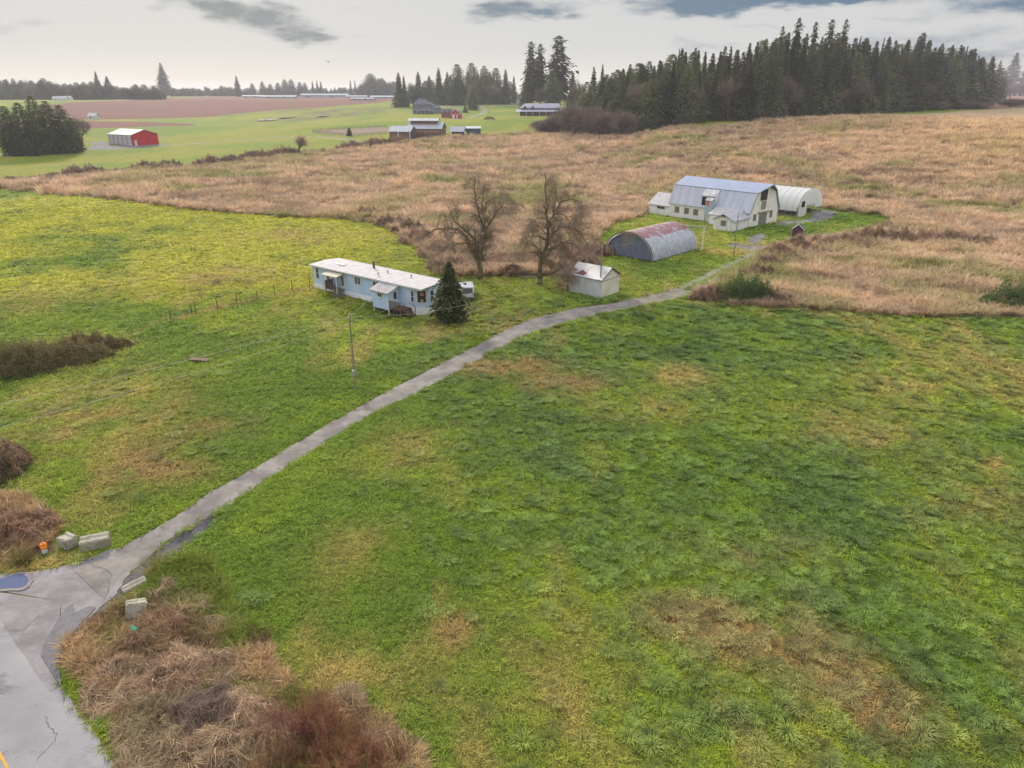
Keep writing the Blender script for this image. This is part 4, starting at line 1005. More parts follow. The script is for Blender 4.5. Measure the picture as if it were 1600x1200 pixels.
    for x in (x0 + 2.0, x1 - .05): m.box(x, x + .12, -1.25, -1.13, -.4, 1.7)
    m.build('box_leg', greywood, hb)
    # lean-to annex at the far-left end
    m = MB(); a0, a1 = -26.2, -L_ - .003; D2 = 7.0
    m.face((a0, .1, -.6), (a1, .1, -.6), (a1, .1, 2.1), (a0, .1, 2.1)); m.face((a0, D2, -.6), (a1, D2, -.6), (a1, D2, 2.1), (a0, D2, 2.1)); m.face((a0, .1, -.6), (a0, D2, -.6), (a0, D2, 2.1), (a0, D2 / 2, 4.3), (a0, .1, 2.1))
    an = m.build('annex', white_wall, t)
    m = MB(); m.slab((a0 - .3, -.2, 2.1), (a1, -.2, 2.1), (a1, D2 / 2, 4.45), (a0 - .3, D2 / 2, 4.45), .09); m.slab((a0 - .3, D2 / 2, 4.45), (a1, D2 / 2, 4.45), (a1, D2 + .3, 2.1), (a0 - .3, D2 + .3, 2.1), .09); m.build('annex_roof', roof_white, an)
    window(an, -24.0, 1.2, 2.3, .7, .1, split=2)
    # small outshot roof between the barn and the front shed
    m = MB(); m.slab((-8.2, -2.8, 2.2), (-1.2, -2.8, 2.2), (-1.2, -.1, 3.4), (-8.2, -.1, 3.4), .1); m.build('outshot_roof', roof_white, t)
    m = MB(); m.face((-8.0, -2.6, -.5), (-1.4, -2.6, -.5), (-1.4, -2.6, 2.15), (-8.0, -2.6, 2.15)); m.face((-1.4, -2.6, -.5), (-1.4, 0, -.5), (-1.4, 0, 3.2), (-1.4, -2.6, 2.15)); m.face((-8.0, -2.6, -.5), (-8.0, 0, -.5), (-8.0, 0, 3.2), (-8.0, -2.6, 2.15)); m.build('outshot', white_wall, t)
barn()
def milk_shed():
    t = thing('milk_shed', 'little white gabled shed standing against the front of the barn', 'shed', 44.5, 144.1, -44)
    gable_house(t, 4.4, 6.4, 2.25, 3.35, white_wall, roof_tin, over=.35, axis='y')
    t.location = (44.5 - 4.4 * math.cos(R(-44)), 144.1 - 4.4 * math.sin(R(-44)), 0)
    window(t, 1.6, 1.0, 1.2, 1.15, 0, pane=board, frame=palewood)
    m = MB(); m.box(2.95, 3.0, -.04, -.003, -.3, 2.3); m.box(3.9, 3.95, -.04, -.003, -.3, 2.3); m.build('door_trim', greywood, t)
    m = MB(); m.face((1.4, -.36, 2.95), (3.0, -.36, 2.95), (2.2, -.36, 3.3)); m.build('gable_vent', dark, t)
milk_shed()
# ------------------------------------------------------------------ plastic tunnel greenhouse
def greenhouse():
    t = thing('greenhouse', 'white plastic covered hoop greenhouse behind the barn', 'greenhouse', 64.7, 163.1, -47)
    D, Ln, Hh = 11.6, 17.0, 5.9; film, nt, b, out = newmat('plastic_film'); N = nt.nodes.new; L = nt.links.new
    b.inputs['Base Color'].default_value = rgba(lin(232, 234, 238) * .9); b.inputs['Roughness'].default_value = .35
    tr = N('ShaderNodeBsdfTranslucent'); tr.inputs[0].default_value = rgba(lin(232, 234, 238) * .9); tp = N('ShaderNodeBsdfTransparent'); ms = N('ShaderNodeMixShader'); ms.inputs[0].default_value = .3; L(b.outputs[0], ms.inputs[1]); L(tr.outputs[0], ms.inputs[2])
    m2 = N('ShaderNodeMixShader'); m2.inputs[0].default_value = .10; L(ms.outputs[0], m2.inputs[1]); L(tp.outputs[0], m2.inputs[2]); L(m2.outputs[0], out.inputs[0])
    def pt(x, a, e=0): return (x, D / 2 - (D / 2 + e) * math.cos(a), max(0, math.sin(a)) ** .8 * (Hh - 1.3 + e) + 1.3)
    m = MB(); n = 28
    for i in range(n):
        a, b2 = math.pi * i / n, math.pi * (i + 1) / n
        for (xa, xb) in zip(np.linspace(-Ln, -.2, 9)[:-1], np.linspace(-Ln, -.2, 9)[1:]):
            sag = .0
            m.face(pt(xa, a), pt(xb, a), pt(xb, b2), pt(xa, b2))
    m.build('plastic_cover', film, t, smooth=True)
    m = MB()
    for x in list(np.linspace(-Ln, 0, 12)):
        m.path([(x, 0 - .05, -.3)] + [pt(x, math.pi * i / 24, .02) for i in range(25)] + [(x, D + .05, -.3)], .03, 4)
    m.tube((-Ln, D / 2, Hh + .03), (0, D / 2, Hh + .03), .05, n=4); m.build('hoop', steelmat, t)
    m = MB()
    for y in (0, D): m.box(-Ln, 0, y - .03, y + .03, -.4, .45)
    m.build('base_board', greywood, t)
    # end wall: white film above, framed opening and door
    m = MB(); P = [pt(.02, math.pi * i / 24) for i in range(25)]
    m.face((.02, 0, -.3), (.02, 3.9, -.3), (.02, 3.9, 2.4), (.02, 7.6, 2.4), (.02, 7.6, 1.5), (.02, D, 1.5), *P[::-1]); m.build('end_wall', film, t)
    m = MB()
    for y in (3.9, 7.6, 9.4, D - .05): m.box(.03, .12, y - .05, y + .05, -.3, 2.4 if y < 8 else 1.5)
    m.box(.03, .12, 3.9, 7.6, 2.36, 2.46); m.box(.03, .12, 7.6, D, 1.42, 1.52); m.box(.03, .12, 7.6, D, .4, .5); m.build('end_frame', palewood, t)
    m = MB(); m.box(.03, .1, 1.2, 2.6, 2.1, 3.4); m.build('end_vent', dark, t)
    m = MB(); 
    for i in range(5): m.box(-Ln + 1, -2, 1.2 + i * 2.1, 2.2 + i * 2.1, -.1, .8)
    m.build('bench', mat('dark_bench', lin(92, 88, 80) * .5), t)
greenhouse()
def privy():
    x, y = ground(1242, 378)
    t = thing('outbuilding', 'tall narrow plum coloured shed with a pointed grey roof by the track', 'shed', x - .9, y - .2, -25)
    gable_house(t, 2.0, 2.0, 2.35, 3.25, mat('plum_boards', lin(108, 74, 92) * .6, lin(88, 62, 78) * .6, scale=2, ribs=(0, .2, .01, 1)), grey_roof, over=.15, axis='y')
    m = MB()
    for (px, py) in ((-.06, -.06), (1.95, -.06), (1.95, 1.95)): m.box(px, px + .11, py, py + .11, -.3, 2.3)
    m.build('corner_board', palewood, t)
    m = MB(); m.prism([(-.12, -.17, 2.33), (1.0, -.17, 3.28), (1.0, -.17, 3.4), (-.2, -.17, 2.4)], (0, .03, 0)); m.prism([(2.12, -.17, 2.33), (1.0, -.17, 3.28), (1.0, -.17, 3.4), (2.2, -.17, 2.4)], (0, .03, 0)); m.build('barge_board', white_paint, t)
privy()
# ------------------------------------------------------------------ middle distance buildings
def at_px(px, py): return ground(px, py)
def red_shed():
    a = at_px(168.7, 223.7); b = at_px(207.5, 228); c = at_px(248.7, 225)
    ang = math.degrees(math.atan2(b[1] - a[1], b[0] - a[0])); Lf = math.hypot(b[0] - a[0], b[1] - a[1]); D = min(math.hypot(c[0] - b[0], c[1] - b[1]), 17)
    ang2 = math.degrees(math.atan2(c[1] - b[1], c[0] - b[0])); ang = (ang + ang2 - 90) / 2
    t = thing('machinery_shed', 'red gabled shed with white bay doors and a pale metal roof', 'shed', b[0], b[1], ang)
    Lf = max(Lf * .92, 12); ez = 5.2; rz = 7.4; print('redshed', Lf, D, ang, b)
    m = MB()
    for y in (0, D): m.face((-Lf, y, -1), (0, y, -1), (0, y, ez), (-Lf, y, ez))
    m.build('wall', white_paint, t); m = MB()
    for x in (-Lf, 0): m.face((x, 0, -1), (x, D, -1), (x, D, ez), (x, D / 2, rz), (x, 0, ez))
    m.build('gable_wall', red_metal, t)
    m = MB(); o = .5; m.slab((-Lf - o, -o, ez), (o, -o, ez), (o, D / 2, rz + .2), (-Lf - o, D / 2, rz + .2), .15); m.slab((-Lf - o, D / 2, rz + .2), (o, D / 2, rz + .2), (o, D + o, ez), (-Lf - o, D + o, ez), .15); m.build('roof', roof_tin, t)
    w = Lf / 5
    for i in range(5):
        m = MB(); m.box(-Lf + i * w + .35, -Lf + (i + 1) * w - .35, -.08, -.004, -.2, ez - 1.0); m.build('bay_door', mat('bay_door', lin(214, 206, 214) * .75, ribs=(2, .5, .03)), t)
    m = MB()
    for i in range(6): x = -Lf + i * w; m.box(x - .18, x + .18, -.12, -.084, -.3, ez - .2)
    m.build('bay_post', mat('dull_plum', lin(120, 84, 108) * .6), t)
    m = MB(); m.box(.004, .08, 1.3, 2.6, -.3, 2.6); m.build('door', white_paint, t)
red_shed()
def px_house(name, label, cat, px, py, wpx, eave, ridge, depth, wall, roof, ang=0, axis='x', gable=None, over=.5, base=-2):
    x, y = at_px(px, py); w = W(px, wpx, x, y)
    t = thing(name, label, cat, x, y, ang); rf = gable_house(t, w, depth, eave, ridge, wall, roof, gable, over, axis, base)
    return t, w, rf
brown_wall = mat('brown_boards', lin(150, 118, 104) * .65, lin(128, 96, 88) * .65, scale=.8, stretch=(1, 1, .4))
purple_wall = mat('mauve_boards', lin(116, 96, 112) * .65, lin(100, 82, 96) * .65, scale=.8)
pale_roof = mat('pale_metal_roof', lin(200, 206, 220) * K, lin(180, 188, 206) * K, scale=.3, rough=.5, spec=.5)
t, w, rf = px_house('horse_barn', 'brown horse barn with a raised centre roof of pale metal', 'barn', 637, 214, 50, 4.2, 7.0, 13, purple_wall, pale_roof, ang=-6, gable=brown_wall)
m = MB(); m.box(1, w - 3, 4.2, 8.8, 6.0, 7.9); cl = m.build('clerestory', brown_wall, t)
m = MB(); m.slab((-.5, 3.4, 7.9), (w - 2, 3.4, 7.9), (w - 2, 6.5, 9.0), (-.5, 6.5, 9.0), .15); m.slab((-.5, 6.5, 9.0), (w - 2, 6.5, 9.0), (w - 2, 9.6, 7.9), (-.5, 9.6, 7.9), .15); m.build('clerestory_roof', pale_roof, cl)
m = MB(); m.box(3, w - .5, -.1, -.004, 1.9, 3.6); m.build('wall_band', mat('tan_band', lin(176, 138, 118) * .65), t)
t, w, rf = px_house('stable', 'low brown stable with a pale metal roof in front of the horse barn', 'stable', 609, 219, 32, 4.3, 6.6, 9, brown_wall, pale_roof, ang=-12, gable=purple_wall)
m = MB(); m.box(w * .4, w * .4 + .5, -.12, -.004, -.5, 4.2); m.box(w - .5, w, -.12, -.004, -.5, 4.2); m.build('corner_post', white_paint, t)
t, w, rf = px_house('field_shelter', 'small open field shelter with pale roof between the barns', 'shelter', 706, 213.5, 16, 3.2, 4.8, 5, mat('dark_boards', lin(84, 60, 60) * .6), pale_roof, ang=-8, over=1.2)
x, y = at_px(729, 213); t = thing('container_shed', 'dark teal box shed with a flat pale roof', 'shed', x, y, 4); w = W(0, 21, x, y)
m = MB(); m.prism([(0, 0, -1), (0, 6, -1), (0, 6, 4.6), (0, 0, 3.8)], (w, 0, 0)); m.build('wall', mat('teal_metal', lin(66, 112, 122) * .65, lin(54, 96, 108) * .65, scale=.5, ribs=(0, .4, .03)), t)
m = MB(); m.slab((-.3, -.4, 3.95), (w + .3, -.4, 3.95), (w + .3, 6.3, 4.8), (-.3, 6.3, 4.8), .12); m.build('roof', pale_roof, t)
# grey two storey house
def hip(root, w, d, z0, z1, m, over=.6, name='roof', inset=None):
    i = inset or d / 2; b = MB(); o = over
    A = (-o, -o, z0); B = (w + o, -o, z0); Cc = (w + o, d + o, z0); D = (-o, d + o, z0); r1 = (i, d / 2, z1); r2 = (w - i, d / 2, z1)
    b.face(A, B, r2, r1); b.face(Cc, D, r1, r2); b.face(B, Cc, r2); b.face(D, A, r1); b.face(D, Cc, B, A); return b.build(name, m, root)
x, y = at_px(645, 178.5); t = thing('farmhouse', 'large slate blue two storey house with a grey hipped roof', 'house', x, y, 3); w = W(0, 27, x, y)
gw = mat('slate_siding', lin(142, 146, 168) * .65, lin(124, 128, 152) * .65, scale=.5)
m = MB(); m.box(0, w, 0, 11, -2, 7.5); m.box(w + .003, w * 1.5, 1.5, 10, -2, 4.5); m.build('wall', gw, t); hip(t, w, 11, 7.5, 12.0, grey_roof)
m = MB(); m.slab((w * 1.0, 1.0, 4.6), (w * 1.5 + .5, 1.0, 4.6), (w * 1.4, 6, 7.2), (w * .95, 6, 7.2), .2); m.build('wing_roof', grey_roof, t)
for i in range(3):
    window(t, 1 + i * w / 3.2, 4.6, 1.6, 1.5, 0); window(t, 1 + i * w / 3.2, 1.0, 1.8, 1.9, 0)
for i in range(3): window(t, w + 1.2 + i * 1.9, .6, 1.2, 1.9, 1.5)
m = MB(); m.box(w * .2, w * 1.15, -2.2, -.01, 2.9, 3.05)
for i in range(5): x_ = w * (.2 + .232 * i); m.box(x_, x_ + .2, -2.1, -1.9, -1, 2.9)
m.build('veranda', white_paint, t)
# red gambrel barn with white trim
x, y = at_px(705, 185.5); t = thing('red_barn', 'small red gambrel barn with white trim and white doors', 'barn', x, y, -4); w = W(0, 13, x, y); s = w / 8.0
print('redbarn w', w)
gp = [(0, -1), (w, -1), (w, 3.6 * s), (w * .84, 6.4 * s), (w * .5, 8.0 * s), (w * .16, 6.4 * s), (0, 3.6 * s)]
m = MB(); m.prism([(p[0], 0, p[1]) for p in gp], (0, 10, 0)); m.build('wall', red_metal, t)
m = MB(); P = gp[2:7]; 
for i in range(4):
    a, b = P[i], P[i + 1]; m.slab((b[0], -.3, b[1] + .2), (b[0], 10.3, b[1] + .2), (a[0], 10.3, a[1] + .2), (a[0], -.3, a[1] + .2), .18)
m.build('roof', mat('mauve_roof', lin(150, 140, 156) * .65), t)
m = MB()
for i in range(4):
    a, b = P[i], P[i + 1]; m.prism([(a[0], -.34, a[1] - .15), (b[0], -.34, b[1] - .15), (b[0], -.34, b[1] + .3), (a[0], -.34, a[1] + .3)], (0, .03, 0))
m.box(0, w, -.08, -.02, 3.5 * s, 3.85 * s); m.build('trim', white_paint, t)
m = MB(); m.box(w * .12, w * .42, -.12, -.03, -.2, 3.2 * s); m.build('door', white_paint, t)
m = MB(); m.box(w * .58, w * .74, -.12, -.03, -.2, 3.2 * s); m.build('door', white_paint, t)
window(t, w * .32, 5.0 * s, w * .12, 1.2 * s, 0); window(t, w * .6, 5.0 * s, w * .12, 1.2 * s, 0)
x, y = at_px(690, 184); t = thing('red_garage', 'low red garage with a mauve roof joined beside the red barn', 'garage', x, y, -2); w = W(0, 14.5, x, y)
gable_house(t, w, 8, 3.6, 6.3, mat('dull_red', lin(176, 70, 84) * .7), mat('mauve_roof2', lin(128, 112, 132) * .65), over=.4, base=-1)
for i in range(3): window(t, .8 + i * w / 3.1, .8, 1.4, 1.7, 0)
for i in range(2):
    m = MB(); a = 1.6 + i * w * .45; m.prism([(a, -.2, 4.0), (a + 2.0, -.2, 4.0), (a + 1.0, -.2, 5.6)], (0, 3, 0)); m.build('dormer', mat('mauve_trim', lin(150, 116, 140) * .65), t)
# white house half hidden by trees
t, w, rf = px_house('white_house', 'white gabled house half hidden behind the tall conifers', 'house', 790, 162, 22, 5.5, 9.2, 10, white_paint, mat('slate_roof', lin(96, 104, 122) * .6), ang=8, base=-3)
window(t, 2, 3.2, 1.6, 1.6, 0); window(t, 6, 3.2, 1.6, 1.6, 0)
m = MB(); m.prism([(w * .2, -1, 5.2), (w * .6, -1, 5.2), (w * .4, -1, 8.2)], (0, 5, 0)); m.build('front_gable', white_paint, t)
# brown lodge
x, y = at_px(812, 181); t = thing('lodge', 'brown lodge with broad pale metal roofs and two small gables', 'house', x, y, -3); w = W(0, 60, x, y)
m = MB(); m.box(0, w, 0, 12, -2, 3.4); m.box(w * .02, w * .97, 3, 11, 3.4, 6.3); m.build('wall', mat('lodge_wall', lin(112, 82, 92) * .62, lin(90, 66, 76) * .62, scale=.6), t)
m = MB(); o = 1.2
m.slab((-o - 1.5, -2.6, 3.2), (w + o, -2.6, 3.2), (w + o, 3.2, 4.6), (-o - 1.5, 3.2, 4.6), .15); m.slab((w * .02 - o, 2.2, 5.6), (w + .5, 2.2, 5.6), (w - 1.5, 7, 9.0), (3.5, 7, 9.0), .15); m.slab((3.5, 7, 9.0), (w - 1.5, 7, 9.0), (w + .5, 12, 5.6), (-o, 12, 5.6), .15)
m.build('roof', mat('lilac_roof', lin(206, 204, 224) * K, lin(188, 186, 210) * K, scale=.3, rough=.5), t)
for a in (.06, .25):
    m = MB(); m.prism([(w * a, 1.9, 4.6), (w * (a + .13), 1.9, 4.6), (w * (a + .065), 1.9, 7.4)], (0, 4, 0)); m.build('front_gable', mat('lodge_wall', lin(1, 1, 1)), t)
m = MB()
for i in range(7): m.box(i * w / 6.3, i * w / 6.3 + .25, -2.3, -2.05, -1, 3.0)
m.build('veranda_post', white_paint, t)
m = MB(); m.box(w * .5, w * .5 + 1.4, 6.2, 7.6, 8.2, 10.4); m.build('chimney', palewood, t)
# far low sheds and houses
FARB = [(378, 153.0, 28, 3.6, 5.6, 'long pale blue shed at the left end of the far row'), (410, 153.5, 46, 3.4, 5.4, 'pale shed second from the left in the far row'), (470, 153.0, 66, 6.5, 9.2, 'longest white barn in the far row beyond the berry field'),
        (540, 153.5, 30, 3.8, 5.4, 'short grey shed right of the longest far barn'), (547, 157.0, 34, 2.8, 3.8, 'low pale shelter standing before the far sheds'), (578, 154.5, 34, 4.0, 6.2, 'pale roofed shed at the right end of the far row')]
for (px, py, wp, e, r, lb) in FARB:
    t, w, rf = px_house('far_shed', lb, 'shed', px, py, wp, e * .8, r * .8, 14, mat('far_wall', lin(196, 196, 206) * .7, lin(160, 164, 176) * .7, scale=.15), mat('far_roof', lin(176, 192, 206) * .7, lin(160, 176, 196) * .7, scale=.1), ang=0, base=-4)
    window(t, w * .12, 1.0, w * .1, 1.6, 0); window(t, w * .6, 1.0, w * .1, 1.6, 0)
for (px, py, wp, lb) in [(28, 153, 14, 'pale roofed house among trees at the far left'), (82, 157.5, 16, 'long low white house in front of the left woods'), (97, 156.5, 10, 'small house with bright white roof by the left woods'), (138, 187, 9, 'tiny white shed at the edge of the berry field')]:
    t, w, rf = px_house('far_house', lb, 'house', px, py, wp, 2.8, 5.0, 8, white_paint, mat('far_roof2', lin(206, 204, 214) * .75), ang=5, base=-2)
    window(t, w * .2, 1.0, 1.4, 1.2, 0)
# ------------------------------------------------------------------ trees
bark = mat('bark', lin(112, 98, 82) * .55, lin(82, 70, 60) * .55, scale=6, stretch=(2, 2, .5))
mossy = mat('mossy_bark', lin(126, 112, 90) * .65, lin(112, 110, 62) * .6, scale=2.5, stretch=(1, 1, .6), lo=.42, hi=.6)
fir_m = leafmat('fir_needles', lin(66, 72, 50) * .55, lin(88, 92, 58) * .6, lin(128, 120, 66) * .65, trans=.3)
cedar_m = leafmat('cedar_spray', lin(70, 80, 60) * .55, lin(94, 102, 68) * .6, lin(126, 126, 74) * .65, trans=.3)
yew_m = leafmat('dark_conifer', lin(50, 58, 38) * .6, lin(72, 78, 46) * .6, lin(92, 96, 58) * .65, trans=.2)
twig_m = leafmat('bare_twigs', lin(108, 94, 92) * .6, lin(130, 114, 108) * .6, lin(154, 136, 120) * .62, trans=.1)
twig2_m = leafmat('grey_twigs', lin(130, 112, 98) * .6, lin(152, 132, 116) * .6, lin(172, 152, 132) * .62, trans=.1)
bramble_m = leafmat('bramble_leaves', lin(50, 78, 42) * .6, lin(72, 100, 52) * .6, lin(120, 116, 64) * .65, trans=.25)
brown_m = leafmat('dead_stems', lin(104, 80, 62) * .6, lin(150, 120, 92) * .6, lin(184, 154, 120) * .62, trans=.2)
redtwig_m = leafmat('red_twigs', lin(110, 76, 62) * .68, lin(138, 98, 76) * .68, lin(164, 132, 92) * .68, trans=.15)
def cards(P, Dv, S, Wd, rng, jitter=.5, curl=.3):
    """pointed leaf-clump quads at P, along Dv, length S, width Wd"""
    n = len(P); D = Dv / (np.linalg.norm(Dv, axis=1, keepdims=True) + 1e-9)
    up = rng.normal(0, jitter, (n, 3)) + [0, 0, 1.0]; side = np.cross(D, up); side /= np.linalg.norm(side, axis=1, keepdims=True) + 1e-9
    S = S[:, None]; Wd = Wd[:, None]
    a = P - D * S * .15; b = P + D * S * .45 + side * Wd * .5; c = P + D * S + [0, 0, -1] * S * curl; d = P + D * S * .4 - side * Wd * .5
    V = np.stack([a, b, c, d], 1).reshape(-1, 3); F = np.arange(4 * n).reshape(n, 4); return V, F
def conifer_mesh(name, h, rad, seed, whorls, nb, ns, prof='cone', bare=.08, m=None, droop=.25, card=.09, ragged=.25, gap=0.0):
    rng = np.random.default_rng(seed); P = []; D = []; S = []; Wd = []; var = []
    gaps = rng.random(40) < gap
    for i in range(whorls):
        t = (i + rng.random() * .8) / whorls; z = h * (bare + (1 - bare) * t)
        if prof == 'cone': r = rad * (1 - t) ** .85 * (.55 + .45 * min(1, (t + .08) / .16))
        elif prof == 'column': r = rad * (min(1, (1 - t) / .8)) ** .95 * (.75 + .25 * math.sin(t * 9 + seed))
        elif prof == 'oval': r = rad * (1 - t) ** .72 * min(1, .5 + t * 3.0) * (.86 + .14 * math.sin(t * 23))
        elif prof == 'round': r = rad * math.sqrt(max(.02, 1 - (2 * t - .85) ** 2 / 1.4)) * (1 - .35 * t)
        else: r = rad * (.35 + .65 * math.sin(min(1, t * 1.25) * math.pi * .9) ** .6) * (1 - t * .35) if t < .96 else rad * .2
        if gaps[int(t * 39)]: r *= .45
        for k in range(nb):
            a = rng.random() * 6.283; rr = r * (1 - ragged + ragged * 2 * rng.random() * rng.random() + .0)
            el = rng.normal(.12 - droop * (1 - t), .12); dx, dy, dz = math.cos(a), math.sin(a), el
            bv = rng.normal(0, .12)
            for j in range(ns):
                q = (j + .6 + rng.random() * .5) / ns
                if q < .25 and r > rad * .3: continue
                p = np.array([dx * rr * q, dy * rr * q, z + dz * rr * q - droop * rr * q * q * .6]) + rng.normal(0, .03 * rad + .012 * h * .3, 3) * (.25 + .75 * min(1, (1 - t) * 2.2))
                P.append(p); a2 = a + rng.normal(0, .7); D.append([math.cos(a2), math.sin(a2), rng.normal(-.25, .35)])
                s = card * h * rng.uniform(.55, 1.15) * (.32 + .68 * min(1, (1 - t) * 1.5)) ; S.append(s); Wd.append(s * rng.uniform(.35, .7))
                var.append(np.clip(.42 + bv + rng.normal(0, .16) + .12 * (q - .5), 0, 1))
    # leader
    for k in range(10):
        P.append(np.array([rng.normal(0, .004 * h), rng.normal(0, .004 * h), h * (.95 + .05 * k / 10)])); D.append([rng.normal(0, .5), rng.normal(0, .5), 1]); S.append(h * .018); Wd.append(h * .006); var.append(.5)
    V, F = cards(np.array(P), np.array(D), np.array(S), np.array(Wd), rng)
    return npmesh(name, V, F, m or fir_m, var=var)
def trunk_mesh(h, r, seed, top=.92, m=None):
    b = MB(); rg = random.Random(seed); pts = []; x = y = 0
    for i in range(9): pts.append((x, y, h * top * i / 8 - .4 * (i == 0))); x += rg.uniform(-.006, .006) * h; y += rg.uniform(-.006, .006) * h
    b.path(pts, [r * (1 - .9 * i / 8) * (1.35 if i == 0 else 1) for i in range(9)], 8); return b.mesh('trunk', m or bark)
def conifer_kind(h, rad, seed, **kw):
    return dict(h=h, rad=rad, trunk=trunk_mesh(h, h * .014 + .05, seed), crown=conifer_mesh('crown', h, rad, seed, **kw))
def place(kind, name, label, cat, x, y, h, wscale=1.0, rot=None, group=None, rg=random):
    t = thing(name, label, cat, x, y, rg.uniform(0, 360) if rot is None else rot, group)
    s = h / kind['h']; t.scale = (s * wscale, s * wscale, s)
    link(bpy.data.objects.new('trunk', kind['trunk']), t); link(bpy.data.objects.new('crown', kind['crown']), t)
    return t
# recursive bare tree --------------------------------------------------
def bare_tree(h, seed, spread=.5, levels=5, limbs=None, twigs=2600, weep=.0, r0=None, fork=.3, trunk_m=None, tm=None, twlen=.09, lean=(0, 0), nseg=5, twr=.012):
    rg = random.Random(seed); limb = MB(); ends = []
    def grow(p, d, L, r, lv):
        n = nseg; pts = [p]; rs = [r]
        for i in range(n):
            d = (d + Vector((rg.gauss(0, .13), rg.gauss(0, .13), rg.gauss(0, .08) + (.07 if lv <= 1 else .05 - weep * .16 * lv * (i / n))))).normalized()
            p = p + d * (L / n); pts.append(p); rs.append(r * (1 - .45 * (i + 1) / n))
            if lv >= 2 or (lv == 1 and i > 1): ends.append((p, d, lv))
        limb.path(pts, rs, 7 if lv < 2 else (5 if lv < 3 else 3))
        if lv >= levels: return
        nb = rg.choice((3, 3, 4)) if lv else (limbs or 4)
        for k in range(nb):
            i = n if k == 0 and lv else rg.randint(2 if lv else 3, n); q = pts[i]; a = rg.random() * 6.28; sp = spread * rg.uniform(.6, 1.3)
            o = d.orthogonal().normalized(); o.rotate(Matrix.Rotation(a + k * 2.4, 3, d)); nd = (d + o * sp * 1.5).normalized()
            grow(q, nd, L * rg.uniform(.6, .82), rs[i] * rg.uniform(.6, .8), lv + 1)
    base = Vector((0, 0, -.3)); d0 = Vector((lean[0], lean[1], 1)).normalized(); r0 = r0 or h * .026
    limb.tube(base, (0, 0, .25), r0 * 1.7, r0 * 1.1, 9, False)
    grow(Vector((0, 0, .2)), d0, h * fork, r0, 0)
    # twigs: thin ribbons from the ends
    rng = np.random.default_rng(seed); n = twigs; I = rng.integers(0, len(ends), n)
    P = np.array([tuple(ends[i][0]) for i in I]); D = np.array([tuple(ends[i][1]) for i in I]) + rng.normal(0, .55, (n, 3)); D[:, 2] -= weep * .5
    D /= np.linalg.norm(D, axis=1, keepdims=True); S = h * twlen * rng.uniform(.4, 1.3, n)[:, None]
    side = np.cross(D, rng.normal(0, 1, (n, 3))); side /= np.linalg.norm(side, axis=1, keepdims=True); w = twr * rng.uniform(.6, 1.4, n)[:, None]
    mid = P + D * S * .5 + rng.normal(0, .04, (n, 3)) * S; e = P + D * S + np.array([0, 0, -1]) * S * (weep * .7) + rng.normal(0, .1, (n, 3)) * S
    V = np.stack([P - side * w, P + side * w, mid + side * w * .7, mid - side * w * .7, e + side * w * .25, e - side * w * .25], 1).reshape(-1, 3)
    k = np.arange(n) * 6; F = np.concatenate([np.stack([k, k + 1, k + 2, k + 3], 1), np.stack([k + 3, k + 2, k + 4, k + 5], 1)])
    v = rng.random(n); zmax = max(max(q[2] for q in limb.v), V[:, 2].max())
    return dict(h=zmax, trunk=limb.mesh('trunk', trunk_m or bark), crown=npmesh('crown', V, F, tm or twig_m, var=np.r_[v, v]))
# kinds
FIR = [conifer_kind(30, 4.6, s, whorls=60, nb=10, ns=6, prof='cone', bare=.08, m=fir_m, gap=.2, ragged=.4, card=.045) for s in (1, 2)]
BIGFIR = [conifer_kind(30, 6.4, s, whorls=56, nb=13, ns=7, prof='cone', bare=.04, m=fir_m, gap=.25, ragged=.55, card=.045, droop=.3) for s in (31, 32)]
OLDFIR = [conifer_kind(32, 4.4, s, whorls=50, nb=11, ns=6, prof='old', bare=.2, m=fir_m, gap=.4, ragged=.55, card=.05, droop=.4) for s in (3, 4)]
CEDAR = [conifer_kind(26, 4.2, s, whorls=64, nb=12, ns=5, prof='column', bare=.02, m=cedar_m, ragged=.35, card=.045, droop=.55) for s in (5, 6)]
ROUND = [conifer_kind(24, 7.0, s, whorls=52, nb=18, ns=6, prof='round', bare=.06, m=cedar_m, ragged=.35, card=.06, droop=.3) for s in (7, 8)]
BARE = [bare_tree(18, s, spread=.42, levels=4, twigs=2600, twlen=.12, twr=.028, limbs=5, fork=.26) for s in (9, 10)]
BUSHT = [bare_tree(9, s, spread=.55, levels=3, twigs=3800, twlen=.2, twr=.03, limbs=8, fork=.12) for s in (11, 12)]
rg = random.Random(7)
def tree_px(kinds, name, label, cat, px, base, top, wpx=None, group=None, depth=0.0):
    x, y = ground(px, base); k = rg.choice(kinds)
    if depth:
        r = math.hypot(x, y); x, y = x * (1 + depth / r), y * (1 + depth / r)
    v = (600 - top) / FOC; dy = math.cos(PITCH) + v * math.sin(PITCH); dz = -math.sin(PITCH) + v * math.cos(PITCH)
    h = max(2.0, CAM_H + y * dz / dy - hz(x, y)); ws = 1.0
    if wpx:
        w = W(px, wpx, x, y); base_w = k.get('rad', k['h'] * .32) * 2 * h / k['h']; ws = w / base_w
    return place(k, name, label, cat, x, y, h, ws, group=group, rg=rg)
